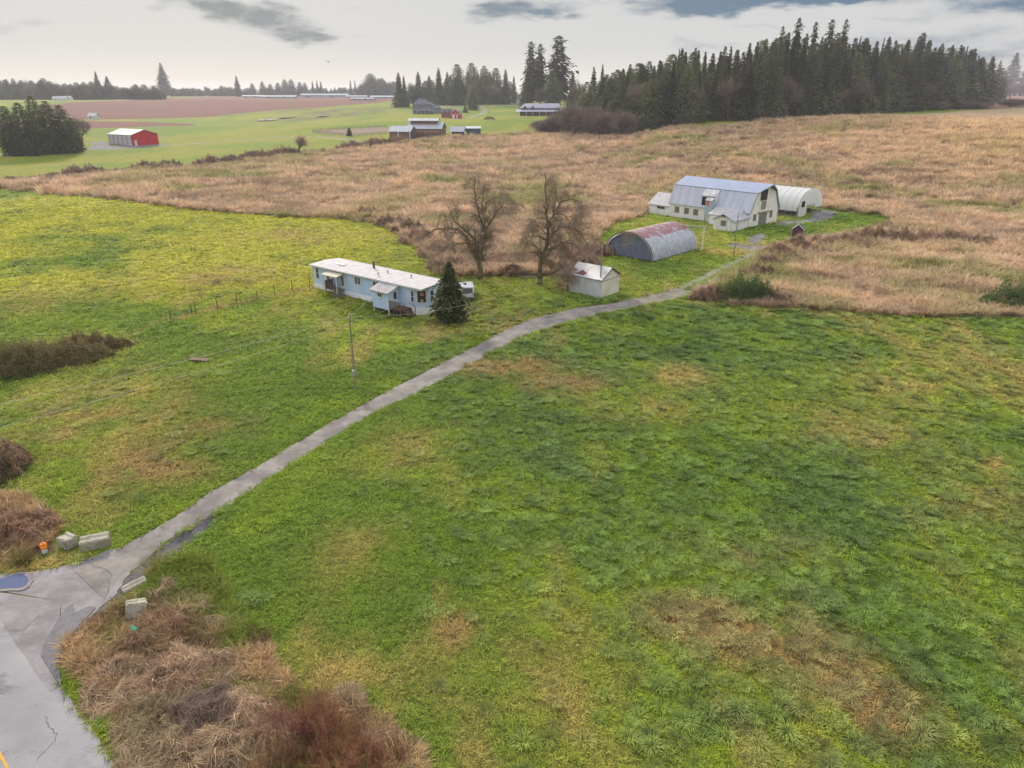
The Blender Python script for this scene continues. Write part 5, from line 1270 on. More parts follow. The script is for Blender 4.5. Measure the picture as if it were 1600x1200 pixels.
# ---- the dense wood on the right
sky = [(925, 128), (950, 108), (975, 102), (1000, 98), (1025, 92), (1045, 84), (1060, 78), (1080, 76), (1098, 92), (1115, 80), (1135, 74), (1150, 72), (1170, 68), (1185, 58), (1200, 56), (1215, 50), (1240, 52), (1262, 60), (1290, 56),
       (1310, 62), (1330, 58), (1350, 68), (1370, 62), (1388, 70), (1402, 62), (1420, 56), (1440, 62), (1458, 72), (1475, 70), (1490, 76), (1505, 80), (1525, 88)]
base = [(925, 203), (960, 205), (1000, 203), (1060, 196), (1100, 187), (1200, 187), (1300, 181), (1350, 178), (1450, 171), (1530, 168)]
sx_, sy_ = zip(*sky); bx_, by_ = zip(*base)
GW = 'trees of the dense wood beyond the marsh field'
for row, (dep, tone) in enumerate(((0, 26), (16, 12), (34, 2), (55, -2))):
    px = 932 + row * 4
    while px < 1528:
        top = float(np.interp(px, sx_, sy_)) + tone * rg.uniform(.3, 1.6) + rg.uniform(-4, 7); b = float(np.interp(px, bx_, by_))
        if row == 0 and px < 1000: top += 22
        cedar = rg.random() < (.62 if row == 0 else .4)
        kinds = CEDAR if cedar else FIR
        if rg.random() < .14: kinds, cedar = ROUND, True
        if rg.random() < .2: kinds, cedar, top = BIGFIR, False, top - 2
        if px < 1090 and rg.random() < .6: kinds, cedar, top = ROUND, True, top + 4
        nm, lb = ('cedar_tree', 'drooping grey green cedar in the dense wood beyond the marsh') if cedar else ('fir_tree', 'dark pointed fir in the dense wood beyond the marsh')
        tree_px(kinds, nm, lb, 'tree', px, b, top, rg.uniform(32, 50), GW + (', cedars' if cedar else ', firs'), dep + rg.uniform(-5, 5))
        px += rg.uniform(9, 17) if row < 2 else rg.uniform(11, 20)
for (px, top, wp, lb) in [(1205, 40, 18, 'short ragged fir top left of the tallest firs above the wood'), (1228, 27, 26, 'tallest ragged fir standing above the wood, leftmost of the high tops'), (1254, 33, 20, 'narrow high fir between the two tallest groups above the wood'), (1278, 29, 24, 'high fir above the wood, left of the rightmost high top'),
                          (1299, 29, 20, 'rightmost of the high ragged fir tops above the wood'), (1325, 56, 14, 'thin spindly fir right of the high tops'), (1361, 58, 14, 'narrow fir top in the middle right of the wood'), (1420, 50, 26, 'broad dark fir crowning the right part of the wood'), (1491, 71, 14, 'ragged crooked fir top near the right end of the wood'), (1052, 76, 15, 'slim fir above the left shoulder of the wood'), (1077, 74, 20, 'broad fir above the left shoulder of the wood')]:
    tree_px(OLDFIR if wp > 17 else FIR, 'tall_fir', lb, 'tree', px, float(np.interp(px, bx_, by_)), top, wp, None, 30)
for (px, b, top, wp, lb) in [(1512, 168, 86, 14, 'small fir standing at the right end of the wood'), (1534, 166, 88, 36, 'broad dark spruce just beyond the right end of the wood'), (1574, 148, 82, 30, 'cone shaped fir standing apart at the far right'), (1596, 148, 94, 22, 'partly cropped fir at the right edge of the view'), (1551, 150, 94, 18, 'slim fir behind the broad spruce at the far right')]:
    tree_px(FIR, 'fir_tree', lb, 'tree', px, b, top, wp)
px = 1090
while px < 1540:
    b = float(np.interp(px, bx_, by_)) + .8; top = b - rg.uniform(.3, .68) * (b - float(np.interp(px, sx_, sy_))); q = rg.random()
    if q < .8: tree_px(CEDAR, 'cedar_tree', 'younger cedar along the front edge of the dense wood', 'tree', px, b, top, rg.uniform(20, 34), 'younger cedars along the front edge of the wood', -4)
    else: tree_px(BARE, 'bare_tree', 'grey mauve bare tree along the front edge of the dense wood', 'tree', px, b, top, rg.uniform(24, 40), 'bare trees along the front edge of the wood', -5)
    px += rg.uniform(12, 28)
# light deciduous trees against the wood
for (px, b, top, wp, lb) in [(1026, 196, 132, 44, 'tall mauve bare tree leaning on the left part of the wood'), (1008, 200, 120, 40, 'bare mauve tree behind the thicket at the left of the wood'), (1310, 182, 128, 40, 'pinkish bare tree at the foot of the wood, left one of two'), (1336, 180, 116, 34, 'pinkish bare tree at the foot of the wood, right one of two'), (970, 204, 140, 40, 'bare grey tree rising from the thicket'), (1400, 175, 150, 40, 'low bare tree at the foot of the wood below the dark crown')]:
    tree_px(BARE, 'bare_tree', lb, 'tree', px, b, top, wp)
GT = 'bare shrubs of the mauve thicket left of the wood'
for i in range(30):
    px = rg.uniform(838, 985); b = 206 + rg.uniform(-4, 6) + (2 if px > 870 else 0); top = np.interp(px, (838, 860, 900, 940, 985), (192, 178, 158, 166, 172)) + rg.uniform(-4, 14)
    tree_px(BUSHT, 'bare_shrub', 'mauve grey bare shrub in the thicket left of the wood', 'shrub', px, b, float(top), rg.uniform(22, 34), GT)
for (px, b, top, wp, lb) in [(1516, 167, 96, 30, 'rounded dark tree at the sloping right end of the wood'), (1553, 160, 106, 30, 'lower dark conifer filling the gap right of the wood'), (1520, 160, 92, 30, 'dark conifer behind the sloping right end of the wood'), (1500, 168, 92, 30, 'bushy dark cedar at the sloping right end of the wood')]:
    tree_px(ROUND, 'conifer', lb, 'tree', px, b, top, wp)
for i in range(20):
    px = rg.uniform(1385, 1600); b = float(np.interp(px, (1385, 1600), (173, 167))) + rg.uniform(-2, 1)
    tree_px(BUSHT, 'bare_shrub', 'low plum coloured bare shrub along the foot of the wood at right', 'shrub', px, b, b - rg.uniform(10, 20), rg.uniform(18, 30), 'bare shrubs at the foot of the wood at right')
for i in range(9):
    px = 1545 + i * 8 + rg.uniform(-3, 3); tree_px(BUSHT, 'bare_shrub', 'pinkish bare tree in the far strip behind the right hand firs', 'shrub', px, 150, 128 + rg.uniform(-3, 4), 20, 'pinkish bare trees at the far right')
# ---- middle: pair of tall firs and company
for (px, b, top, wp, K_, lb) in [(829, 176, 64, 30, OLDFIR, 'leftmost of the tall ragged firs behind the lodge'), (843, 176, 68, 28, OLDFIR, 'second of the tall ragged firs behind the lodge'), (871, 176, 55, 48, OLDFIR, 'tallest ragged fir behind the lodge with a bent top'),
                                 (862, 178, 110, 34, ROUND, 'dense dark tree at the foot of the tallest ragged fir'), (893, 180, 112, 30, CEDAR, 'dense green tree right of the tallest ragged fir'), (822, 176, 122, 26, ROUND, 'low bushy tree left of the lodge firs'), (845, 178, 128, 26, BARE, 'bare tree directly behind the lodge'),
                                 (906, 184, 118, 26, BARE, 'bare grey tree right of the lodge firs'), (925, 190, 104, 26, FIR, 'golden edged fir at the gap left of the wood'), (938, 192, 100, 18, FIR, 'narrow fir at the left end of the wood'), (915, 196, 128, 40, ROUND, 'bushy dark tree behind the mauve thicket')]:
    tree_px(K_, 'tall_fir' if K_ is OLDFIR else ('bare_tree' if K_ is BARE else 'conifer'), lb, 'tree', px, b, top, wp)
for (px, b, top, wp, K_, lb) in [(625, 167, 113, 26, CEDAR, 'upright cedar cluster left of the slate blue house'), (633, 167, 118, 18, CEDAR, 'cedar touching the cluster left of the slate blue house'), (581, 152, 115, 34, ROUND, 'rounded dark tree on the skyline above the far sheds'), (598, 152, 122, 24, ROUND, 'small rounded tree on the skyline right of the far sheds'),
                                 (655, 160, 112, 26, CEDAR, 'pointed tree behind the slate blue house'), (672, 160, 118, 24, CEDAR, 'second pointed tree behind the slate blue house'), (687, 164, 106, 26, CEDAR, 'tall pointed tree behind the red barn'), (700, 164, 112, 24, CEDAR, 'pointed tree right behind the red barn'),
                                 (716, 165, 100, 32, ROUND, 'leftmost broad crown of the grove behind the white fence'), (738, 163, 98, 34, ROUND, 'highest broad crown of the grove behind the white fence'), (757, 163, 103, 28, ROUND, 'third broad crown of the grove behind the white fence'), (775, 163, 106, 30, ROUND, 'fourth broad crown of the grove behind the white fence'), (790, 163, 108, 22, CEDAR, 'rightmost tree of the grove behind the white fence'),
                                 (739, 172, 130, 22, ROUND, 'lone rounded tree on the lawn beside the lane'), (727, 176, 162, 10, CEDAR, 'small green conifer beside the lane'), (803, 163, 118, 12, FIR, 'thin fir behind the white house'), (546, 212.5, 199, 9, ROUND, 'small clipped dark bush beside the paddock fence'), (642, 160, 126, 22, BARE, 'bare tree left of the slate blue house'), (765, 164, 128, 30, BARE, 'bare mauve tree in the grove behind the white fence'), (722, 164, 126, 30, BARE, 'bare mauve tree behind the red barn lawn')]:
    tree_px(K_, {id(CEDAR): 'cedar_tree', id(ROUND): 'evergreen_tree', id(FIR): 'fir_tree', id(BARE): 'bare_tree'}[id(K_)], lb, 'tree', px, b, top, wp)
for i in range(20):
    px = 640 + i * 8.3 + rg.uniform(-3, 3); top = float(np.interp(px, (640, 660, 690, 715, 735, 770, 800), (132, 128, 120, 112, 108, 114, 122))) + rg.uniform(-2, 10)
    tree_px(rg.choice([ROUND, CEDAR, FIR]), 'evergreen_tree', 'hazy evergreen in the packed grove behind the white fence and the slate blue house', 'tree', px, 161, top, rg.uniform(24, 36), 'trees of the packed grove behind the white fence')
for i in range(16):
    px = 562 + i * 4.6 + rg.uniform(-2, 2); tree_px(rg.choice([ROUND, BARE]), 'skyline_tree', 'hazy rounded tree on the skyline between the far sheds and the grove', 'tree', px, 152, float(np.interp(px, (562, 580, 600, 635), (136, 122, 126, 134))) + rg.uniform(-3, 6), rg.uniform(14, 24), 'skyline trees between the far sheds and the grove')
# ---- left clump by the red shed
for (px, b, top, wp, lb) in [(24, 243, 166, 38, 'leftmost bushy cedar of the big clump near the red shed'), (46, 243, 160, 36, 'second bushy cedar of the big clump near the red shed'), (68, 241, 150, 34, 'tallest cedar in the middle of the clump near the red shed'), (88, 240, 158, 36, 'fourth bushy cedar of the big clump near the red shed'), (108, 239, 164, 36, 'fifth cedar of the clump, nearest the red shed but one'), (122, 236, 184, 22, 'short rounded cedar at the right end of the clump near the red shed')]:
    tree_px(ROUND, 'cedar_tree', lb, 'tree', px, b, top, wp)
tree_px(BARE, 'bare_tree', 'small bare tree between the cedar clump and the red shed', 'tree', 129, 226, 178, 20)
# ---- skyline far left and middle
GS = 'hazy trees along the far left skyline'
for i in range(50):
    px = -10 + i * 5.4 + rg.uniform(-3, 3); top = float(np.interp(px, (0, 40, 80, 110, 150, 200, 240, 262), (122, 124, 126, 133, 128, 134, 134, 140))) + rg.uniform(-4, 5); q = rg.random()
    tree_px(BARE if q < .35 else ROUND, 'skyline_tree', 'hazy low tree in the woods along the far left skyline', 'tree', px, 155.5, top, rg.uniform(12, 22), GS)
for (px, b, top, wp, lb) in [(157, 155, 111, 14, 'pointed fir rising from the woods on the far left skyline'), (173, 155, 119, 20, 'broader dark tree right of the pointed fir on the far left skyline'), (259, 151, 98, 24, 'lone tall fir on the left skyline above the berry field'), (373, 151, 118, 14, 'small lone fir on the skyline left of the far sheds')]:
    tree_px(FIR, 'fir_tree', lb, 'tree', px, b, top, wp)
for i in range(22):
    px = 268 + i * 5.0; tree_px(ROUND if rg.random() < .6 else BARE, 'skyline_tree', 'tiny tree on the low skyline above the berry field', 'tree', px, 150.5, 138 + rg.uniform(-6, 3), rg.uniform(8, 14), 'tiny skyline trees above the berry field')
for i in range(46):
    px = 262 + i * 6.6 + rg.uniform(-3, 3); tree_px(ROUND if rg.random() < .7 else BARE, 'skyline_tree', 'low hazy tree in the thin belt along the far skyline', 'tree', px, 149.6, 141 + rg.uniform(-5, 3), rg.uniform(14, 22), 'low belt of trees along the far skyline')
for (px, top, wp) in [(396, 130, 12), (412, 127, 12), (424, 131, 12), (436, 129, 14), (447, 124, 16), (457, 124, 16), (470, 128, 14), (478, 129, 12), (490, 127, 10), (497, 126, 10), (503, 127, 10), (511, 137, 9), (518, 138, 9), (524, 136, 9), (531, 136, 9), (549, 124, 7), (556, 125, 7), (565, 136, 9), (572, 128, 8), (610, 132, 16), (618, 128, 14)]:
    tree_px(CEDAR if wp < 11 else ROUND, 'skyline_tree', 'rounded dark tree on the skyline behind the far sheds', 'tree', px, 150.5, top, wp, 'skyline trees behind the far sheds')
# ------------------------------------------------------------------ near trees
def mesh_tree(kind, name, label, x, y, h, rot=0, ws=1.0, cat='tree'):
    t = thing(name, label, cat, x, y, rot); s = h / kind['h']; t.scale = (s * ws, s * ws, s)
    link(bpy.data.objects.new('trunk', kind['trunk']), t); link(bpy.data.objects.new('crown', kind['crown']), t); return t
x, y = ground(704, 503)
ck = dict(h=7.6, rad=2.45, trunk=trunk_mesh(7.6, .17, 3), crown=conifer_mesh('crown', 7.6, 2.75, 31, whorls=60, nb=26, ns=6, prof='oval', bare=.05, m=yew_m, droop=.15, card=.065, ragged=.42))
mesh_tree(ck, 'conifer', 'dense dark conifer at the right end of the mobile home', x, y, 7.5, ws=1.13)
# the two big bare trees: hand laid limbs, then random branching
def big_tree(name, label, px, py, limbs, seed, hgt, weep):
    """limbs: polylines of photo-like offsets in metres (x right, z up, y depth)"""
    x, y = ground(px, py); rgl = random.Random(seed); limb = MB(); ends = []
    def twist(p, d, L, r, lv):
        n = 5; pts = [p]; rs = [r]
        for i in range(n):
            d = (d + Vector((rgl.gauss(0, .16), rgl.gauss(0, .16), rgl.gauss(0, .1) + .05 - weep * .09 * lv * (i / n)))).normalized()
            p = p + d * (L / n); pts.append(p); rs.append(max(.008, r * (1 - .5 * (i + 1) / n))); ends.append((p, d, lv))
        limb.path(pts, rs, 5 if lv < 2 else 3)
        if lv >= 3: return
        for k in range(3):
            i = rgl.randint(1, n); q = pts[i]; o = d.orthogonal().normalized(); o.rotate(Matrix.Rotation(rgl.random() * 6.28, 3, d))
            twist(q, (d + o * rgl.uniform(.5, 1.1)).normalized(), L * rgl.uniform(.5, .78), rs[i] * .62, lv + 1)
    for (pts, r0, r1) in limbs:
        P = [Vector((a, c, b)) for (a, b, c) in pts]; Q = []
        for i in range(len(P) - 1):
            for k in range(4):
                q = P[i].lerp(P[i + 1], k / 4)
                if (i, k) != (0, 0): q += Vector((rgl.gauss(0, .07), rgl.gauss(0, .07), rgl.gauss(0, .05)))
                Q.append(q)
        Q.append(P[-1]); n = len(Q); rs = [r0 + (r1 - r0) * i / (n - 1) for i in range(n)]; limb.path(Q, rs, 8)
        for i in range(3, n):
            d = (Q[i] - Q[i - 1]).normalized(); ends.append((Q[i], d, 1))
            if Q[i].z > 2.2:
                for _ in range(2 if rgl.random() < .55 else 1):
                    if rgl.random() < .75:
                        o = d.orthogonal().normalized(); o.rotate(Matrix.Rotation(rgl.random() * 6.28, 3, d)); twist(Q[i], (d * .6 + o).normalized(), hgt * rgl.uniform(.07, .15), rs[i] * .45, 1)
    rng = np.random.default_rng(seed); n = 24000; I = rng.integers(0, len(ends), n)
    P = np.array([tuple(ends[i][0]) for i in I]); D = np.array([tuple(ends[i][1]) for i in I]) + rng.normal(0, .6, (n, 3)); D[:, 2] -= weep * .25; D /= np.linalg.norm(D, axis=1, keepdims=True)
    S = hgt * .065 * rng.uniform(.4, 1.3, n)[:, None]; side = np.cross(D, rng.normal(0, 1, (n, 3))); side /= np.linalg.norm(side, axis=1, keepdims=True); w = .0075 * rng.uniform(.6, 1.4, n)[:, None]
    mid = P + D * S * .5; e = P + D * S + np.array([0, 0, -1]) * S * weep * .35 + rng.normal(0, .1, (n, 3)) * S
    V = np.stack([P - side * w, P + side * w, mid + side * w * .7, mid - side * w * .7, e + side * w * .3, e - side * w * .3], 1).reshape(-1, 3); k = np.arange(n) * 6
    F = np.concatenate([np.stack([k, k + 1, k + 2, k + 3], 1), np.stack([k + 3, k + 2, k + 4, k + 5], 1)]); v = rng.random(n)
    t = thing(name, label, 'tree', x, y, 0)
    link(bpy.data.objects.new('trunk', limb.mesh('trunk', mossy)), t); link(bpy.data.objects.new('crown', npmesh('crown', V, F, twig2_m, var=np.r_[v, v])), t)
# pixel->metre at these trees: about 0.099 m per photo pixel
s = .100
def L_(pts, px0, py0):   # photo offsets -> metres with a chosen depth
    return [((a - px0) * s, (py0 - b) * s * 1.02, c) for (a, b, c) in pts]
cr = lambda x_, y_, c=0: (660 + x_ / 4.706, 270 + y_ / 4.706, c)
big_tree('walnut_tree', 'bare mossy tree with wide drooping limbs behind the parked van', 750, 437, [
    (L_([cr(430, 785), cr(432, 700), cr(415, 640), cr(385, 600, .3), cr(345, 520, .8), cr(290, 455, 1.2), cr(200, 440, 1.6), cr(110, 460, 1.8), cr(50, 500, 2)], 751, 437), .42, .05),
    (L_([cr(432, 700), cr(405, 560, -.4), cr(400, 500, -.8), cr(330, 430, -1.4), cr(265, 370, -1.8), cr(240, 310, -2)], 751, 437), .25, .05),
    (L_([cr(432, 700), cr(440, 600), cr(470, 470, .5), cr(440, 380, .6), cr(415, 300, .5), cr(405, 180, .3), cr(400, 90, 0)], 751, 437), .28, .04),
    (L_([cr(440, 600), cr(460, 520), cr(475, 440, -.3), cr(520, 360, -1), cr(570, 290, -1.6), cr(600, 250, -2)], 751, 437), .2, .05),
    (L_([cr(475, 440, -.3), cr(455, 350, .8), cr(450, 250, 1.4), cr(470, 150, 1.8)], 751, 437), .14, .03),
    (L_([cr(345, 540, .8), cr(280, 540, 0), cr(210, 545, -.8), cr(130, 600, -1.2)], 751, 437), .11, .03),
    (L_([cr(470, 300, .8), cr(520, 240, 1.6), cr(580, 240, 2.2), cr(630, 290, 2.6)], 751, 437), .08, .02)], 5, 14, .8)
big_tree('walnut_tree', 'bare mossy tree with arching weeping branches beside the white shed', 844, 445, [
    (L_([cr(870, 820), cr(865, 740), cr(880, 650), cr(905, 560), cr(920, 470, .2), cr(912, 400), cr(905, 300), cr(895, 190), cr(890, 80)], 845, 444), .40, .04),
    (L_([cr(905, 560), cr(940, 480, -.5), cr(1000, 425, -1), cr(1080, 420, -1.5), cr(1140, 470, -1.8), cr(1190, 560, -2)], 845, 444), .2, .04),
    (L_([cr(918, 430), cr(950, 350, .6), cr(965, 270, .9), cr(975, 190, 1)], 845, 444), .18, .04),
    (L_([cr(955, 340, .6), cr(1000, 280, 1.2), cr(1070, 262, 1.8), cr(1130, 280, 2.2), cr(1160, 320, 2.4)], 845, 444), .12, .03),
    (L_([cr(900, 590), cr(950, 575, .8), cr(1020, 545, 1.4), cr(1100, 555, 1.8), cr(1150, 600, 2)], 845, 444), .14, .03),
    (L_([cr(905, 520), cr(870, 490, -.6), cr(820, 480, -1.2), cr(780, 510, -1.6), cr(750, 560, -1.8)], 845, 444), .12, .03),
    (L_([cr(950, 350, .6), cr(1010, 345, -.6), cr(1050, 380, -1.4), cr(1060, 440, -1.8)], 845, 444), .1, .02),
    (L_([cr(920, 470), cr(1000, 500, 1.6), cr(1030, 580, 2.4), cr(990, 640, 2.8)], 845, 444), .1, .02),
    (L_([cr(910, 380), cr(850, 380, 1.0), cr(800, 420, 1.4), cr(770, 470, 1.6)], 845, 444), .08, .02)], 9, 15, .8)
x, y = ground(886, 456); k = bare_tree(4.6, 21, spread=.6, levels=3, twigs=2600, twlen=.18, weep=.5, limbs=6, fork=.2, trunk_m=mossy, tm=twig2_m, r0=.12, twr=.009)
mesh_tree(k, 'apple_tree', 'small gnarled bare tree growing against the white shed', x, y, 4.3)
x, y = ground(978, 410); k = bare_tree(6, 22, spread=.22, levels=3, twigs=900, twlen=.1, limbs=4, fork=.35, trunk_m=mat('pale_bark', lin(170, 162, 150) * .6), tm=twig2_m, r0=.06, twr=.008)
mesh_tree(k, 'sapling', 'slender pale bare sapling in front of the arched steel shed', x, y, 6.2)
x, y = ground(468, 243); BUSHS = bare_tree(8, 77, spread=.3, levels=3, twigs=900, twlen=.14, twr=.018, limbs=7, fork=.16, tm=twig2_m); mesh_tree(BUSHS, 'bare_tree', 'small grey bare tree on the far edge of the marsh left of the paddock', x, y, 10)
x, y = ground(578, 236); mesh_tree(BUSHS, 'bare_shrub', 'mauve bare shrub at the marsh edge left of the stable', x, y, 7, cat='shrub')
# ------------------------------------------------------------------ bushes
def bush_mesh(name, w, d, h, seed, nleaf, nstem, lm, sm, leaf=.09, lump=.5, stemw=.012, stemlen=.9, twist=0.6):
    """a mound of leaves and arching stems filling an uneven dome"""
    rng = np.random.default_rng(seed)
    def top(x, y):
        th = np.arctan2(y / d, x / w); k = .72 + .62 * fbm(np.cos(th) * 1.6 + seed, np.sin(th) * 1.6 + seed, seed + 7, 3)
        q = np.clip(1 - ((x / w) ** 2 + (y / d) ** 2) / k ** 2, 0, 1) ** .75
        return h * q * (.05 + 1.35 * np.clip(fbm(x / .6 + seed, y / .6, seed, 4) * 1.5 - .25, 0, 1) + .45 * (fbm(x / 2.2, y / 2.2 + seed, seed + 2, 2) - .3))
    out = []
    def gaps(x, y): return fbm(x / .45 + seed, y / .45, seed + 11, 3) > .40
    if nleaf:
        a = rng.random(nleaf) * 6.283; r = np.sqrt(rng.random(nleaf)); x = np.cos(a) * r * w; y = np.sin(a) * r * d; z = top(x, y) * (1 - .55 * rng.random(nleaf) ** 2)
        D = rng.normal(0, 1, (nleaf, 3)); D[:, 2] = rng.normal(.1, .4, nleaf); V, F = cards(np.stack([x, y, z], 1), D, leaf * rng.uniform(.6, 1.4, nleaf), leaf * .7 * rng.uniform(.6, 1.3, nleaf), rng, jitter=.7)
        v = np.clip(.2 + .5 * fbm(x / 1.1 + 9, y / 1.1, seed + 3, 3) + rng.normal(0, .2, nleaf), 0, 1); out.append(('foliage', V, F, v, lm))
    if nstem:
        n = nstem; a = rng.random(n) * 6.283; r = np.sqrt(rng.random(n)); x = np.cos(a) * r * w * .95; y = np.sin(a) * r * d * .95; z = top(x, y)
        keep = gaps(x, y) | (lump < .6); x, y, z, a = x[keep], y[keep], z[keep], a[keep]; n = len(x)
        az = fbm(x / 1.3 + seed, y / 1.3, seed + 8, 2) * 14 + rng.normal(0, .55, n); L = stemlen * rng.uniform(.4, 1.4, n); z = z + np.where(rng.random(n) < .12, h * .3 * rng.random(n), 0) * (z > .1); dx = np.cos(az); dy = np.sin(az)
        P0 = np.stack([x - dx * L * .45, y - dy * L * .45, np.maximum(z - L * rng.uniform(.35, .9, n), 0)], 1); P1 = np.stack([x, y, z + L * .06], 1); P2 = np.stack([x + dx * L * .45, y + dy * L * .45, z - L * rng.uniform(-.2, .35, n)], 1)
        side = np.stack([-dy, dx, np.zeros(n)], 1) + rng.normal(0, .3, (n, 3)); wd = stemw * rng.uniform(.5, 1.3, n)[:, None]
        V = np.stack([P0 - side * wd, P0 + side * wd, P1 + side * wd * .8, P1 - side * wd * .8, P2 + side * wd * .25, P2 - side * wd * .25], 1).reshape(-1, 3); k = np.arange(n) * 6
        F = np.concatenate([np.stack([k, k + 1, k + 2, k + 3], 1), np.stack([k + 3, k + 2, k + 4, k + 5], 1)]); v = np.clip(.55 * fbm(x / .9, y / .9, seed + 5, 3) - .08 + rng.random(n) ** 1.3 * .75, 0, 1)
        out.append(('stems', V, F, np.r_[v, v], sm))
    return out
def bush(name, label, cat, px, py, w, d, h, rot, seed, nleaf, nstem, lm=bramble_m, sm=brown_m, group=None, **kw):
    x, y = ground(px, py) if px is not None else py
    t = thing(name, label, cat, x, y, rot, group)
    for (nm, V, F, v, m) in bush_mesh(name, w, d, h, seed, nleaf, nstem, lm, sm, **kw): link(bpy.data.objects.new(nm, npmesh(nm, V, F, m, var=v)), t)
    return t
maroon_m = leafmat('maroon_bramble', lin(76, 94, 54) * .8, lin(112, 96, 66) * .8, lin(136, 134, 74) * .8, trans=.25)
# hedge at the far left of the lawn: three brambles run together
for i, (px, py, w, d, lb) in enumerate([(10, 580, 6.8, 3.6, 'maroon and green bramble hedge at the left edge of the lawn, nearest its cropped end'), (80, 566, 6.0, 2.9, 'middle mound of the maroon bramble hedge on the lawn'), (142, 546, 4.4, 1.7, 'low tapering right end of the maroon bramble hedge')]):
    bush('bramble_hedge', lb, 'hedge', px, py, w, d, 2.8 - .6 * i, 24, 40 + i, 26000 - 4000 * i, 900, maroon_m, leafmat('red_canes', lin(100, 66, 58) * .7, lin(130, 92, 76) * .7, lin(160, 130, 92) * .7), leaf=.13, stemlen=1.2)
bush('bramble', 'dark grey green bramble at the left edge above the dry mound', 'bush', -14, 735, 2.7, 3.6, 1.7, 20, 50, 16000, 3000, leafmat('grey_bramble', lin(72, 72, 60) * .6, lin(98, 92, 74) * .6, lin(130, 110, 84) * .6), brown_m, leaf=.09)
bush('dry_mound', 'brown tangle of dead stems beside the orange and white marker', 'bush', 8, 835, 3.2, 2.3, 1.0, 20, 51, 2500, 22000, brown_m, brown_m, leaf=.07, stemlen=.8)
bush('bramble', 'green bramble mound between the track and the marsh', 'bush', 1165, 470, 5.2, 2.2, 3.2, -6, 52, 32000, 300, bramble_m, leafmat('tan_stems', lin(130, 106, 92) * .6, lin(160, 134, 114) * .6, lin(184, 158, 130) * .6), leaf=.14, stemlen=1.1)
bush('dry_mound', 'tan dead stems at the left side of the green bramble mound', 'bush', 1115, 468, 3.4, 1.6, 1.5, 0, 53, 4000, 5000, brown_m, MATS['tan_stems'], stemlen=1.0, stemw=.02)
bush('dry_mound', 'tan dead stems at the right side of the green bramble mound', 'bush', 1212, 474, 2.4, 1.4, 1.6, 0, 54, 800, 6000, brown_m, MATS['tan_stems'], stemlen=1.0, stemw=.02)
bush('bramble', 'dark green bramble patch in the marsh at the right edge', 'bush', 1596, 478, 5.6, 3.2, 2.9, 0, 55, 20000, 900, bramble_m, MATS['tan_stems'], leaf=.15)
# russet scrub along the bank by the track
GR = 'russet scrub mounds along the marsh bank'
for i, (px, py, w, h) in enumerate([(1215, 402, 3.5, 1.9), (1245, 393, 3.5, 2.2), (1280, 387, 3.8, 2.0), (1320, 384, 3.8, 1.8), (1362, 380, 4, 2.6), (1400, 379, 4, 2.2), (1198, 418, 3.2, 1.8), (1180, 434, 3.0, 1.7), (1440, 380, 4.5, 2.2), (1480, 379, 4.5, 1.8), (1530, 384, 5, 1.6), (575, 338, 4.2, 1.8), (610, 352, 4, 1.8), (640, 362, 4, 1.8), (654, 378, 4, 2.0), (680, 400, 3.6, 1.8), (700, 418, 3.5, 1.7), (905, 412, 3.6, 1.9), (870, 425, 3.6, 1.6), (930, 398, 3.6, 1.8), (800, 428, 3, 1.2)]):
    bush('scrub', 'russet tangle of dead scrub on the bank of the marsh', 'shrub', px, py, w, w * .6, h, rg.uniform(-20, 20), 60 + i, 600, 3400, brown_m, leafmat('russet_stems', lin(126, 100, 86) * .6, lin(162, 134, 114) * .6, lin(190, 160, 134) * .6), GR, stemlen=1.0, stemw=.03)
# hedgerow between the far pasture and the marsh
GH = 'bushes of the hedgerow along the far side of the marsh'
hl = [(0, 287), (60, 281), (130, 275), (200, 268), (310, 262), (400, 251), (450, 243), (560, 233), (640, 223), (720, 214)]
hx, hy = zip(*hl); px = -5
hk = [bush_mesh('hedge', 4.2, 2.2, 2.6, 90 + i, 2600, 900, leafmat('hedge_leaves', lin(96, 84, 74) * .58, lin(120, 104, 84) * .58, lin(146, 128, 96) * .6), MATS['russet_stems'], leaf=.32, stemlen=1.6, stemw=.05) for i in range(3)]
hkm = [[(nm, npmesh(nm, V, F, m, var=v)) for (nm, V, F, v, m) in q] for q in hk]
while px < 725:
    big = 1.0 if any(a < px < b for (a, b) in ((105, 160), (215, 285), (310, 460), (530, 635))) else .45
    x, y = ground(px, float(np.interp(px, hx, hy)) - 1)
    t = thing('hedge_bush', 'dull brown green bush in the hedgerow along the far side of the marsh', 'bush', x, y, rg.uniform(-30, 30), GH); q = rg.uniform(.8, 1.25); t.scale = (q * 1.1, q * .8, big * rg.uniform(.8, 1.25))
    for (nm, me) in rg.choice(hkm): link(bpy.data.objects.new(nm, me), t)
    px += 8.5 if px > 150 else 11
# shrubs by the horse barn
for (px, py, w, h, lb) in [(656, 218, 3.5, 4.6, 'dark shrub against the front of the horse barn'), (668, 218, 3, 3.0, 'low dark shrub right of the dark shrub at the horse barn'), (690, 216, 5, 1.6, 'low plum coloured hedge between the barns'), (765, 187, 4, 2.2, 'low dark bushes by the bend of the lane'), (775, 214, 5, 1.2, 'low scrub at the marsh edge right of the teal shed')]:
    bush('shrub', lb, 'shrub', px, py, w, w * .5, h, 0, 120 + int(px), 900, 300, leafmat('dark_shrub', lin(74, 72, 62) * .6, lin(92, 82, 74) * .6, lin(110, 96, 84) * .6), brown_m, leaf=.3, stemlen=1, stemw=.04)
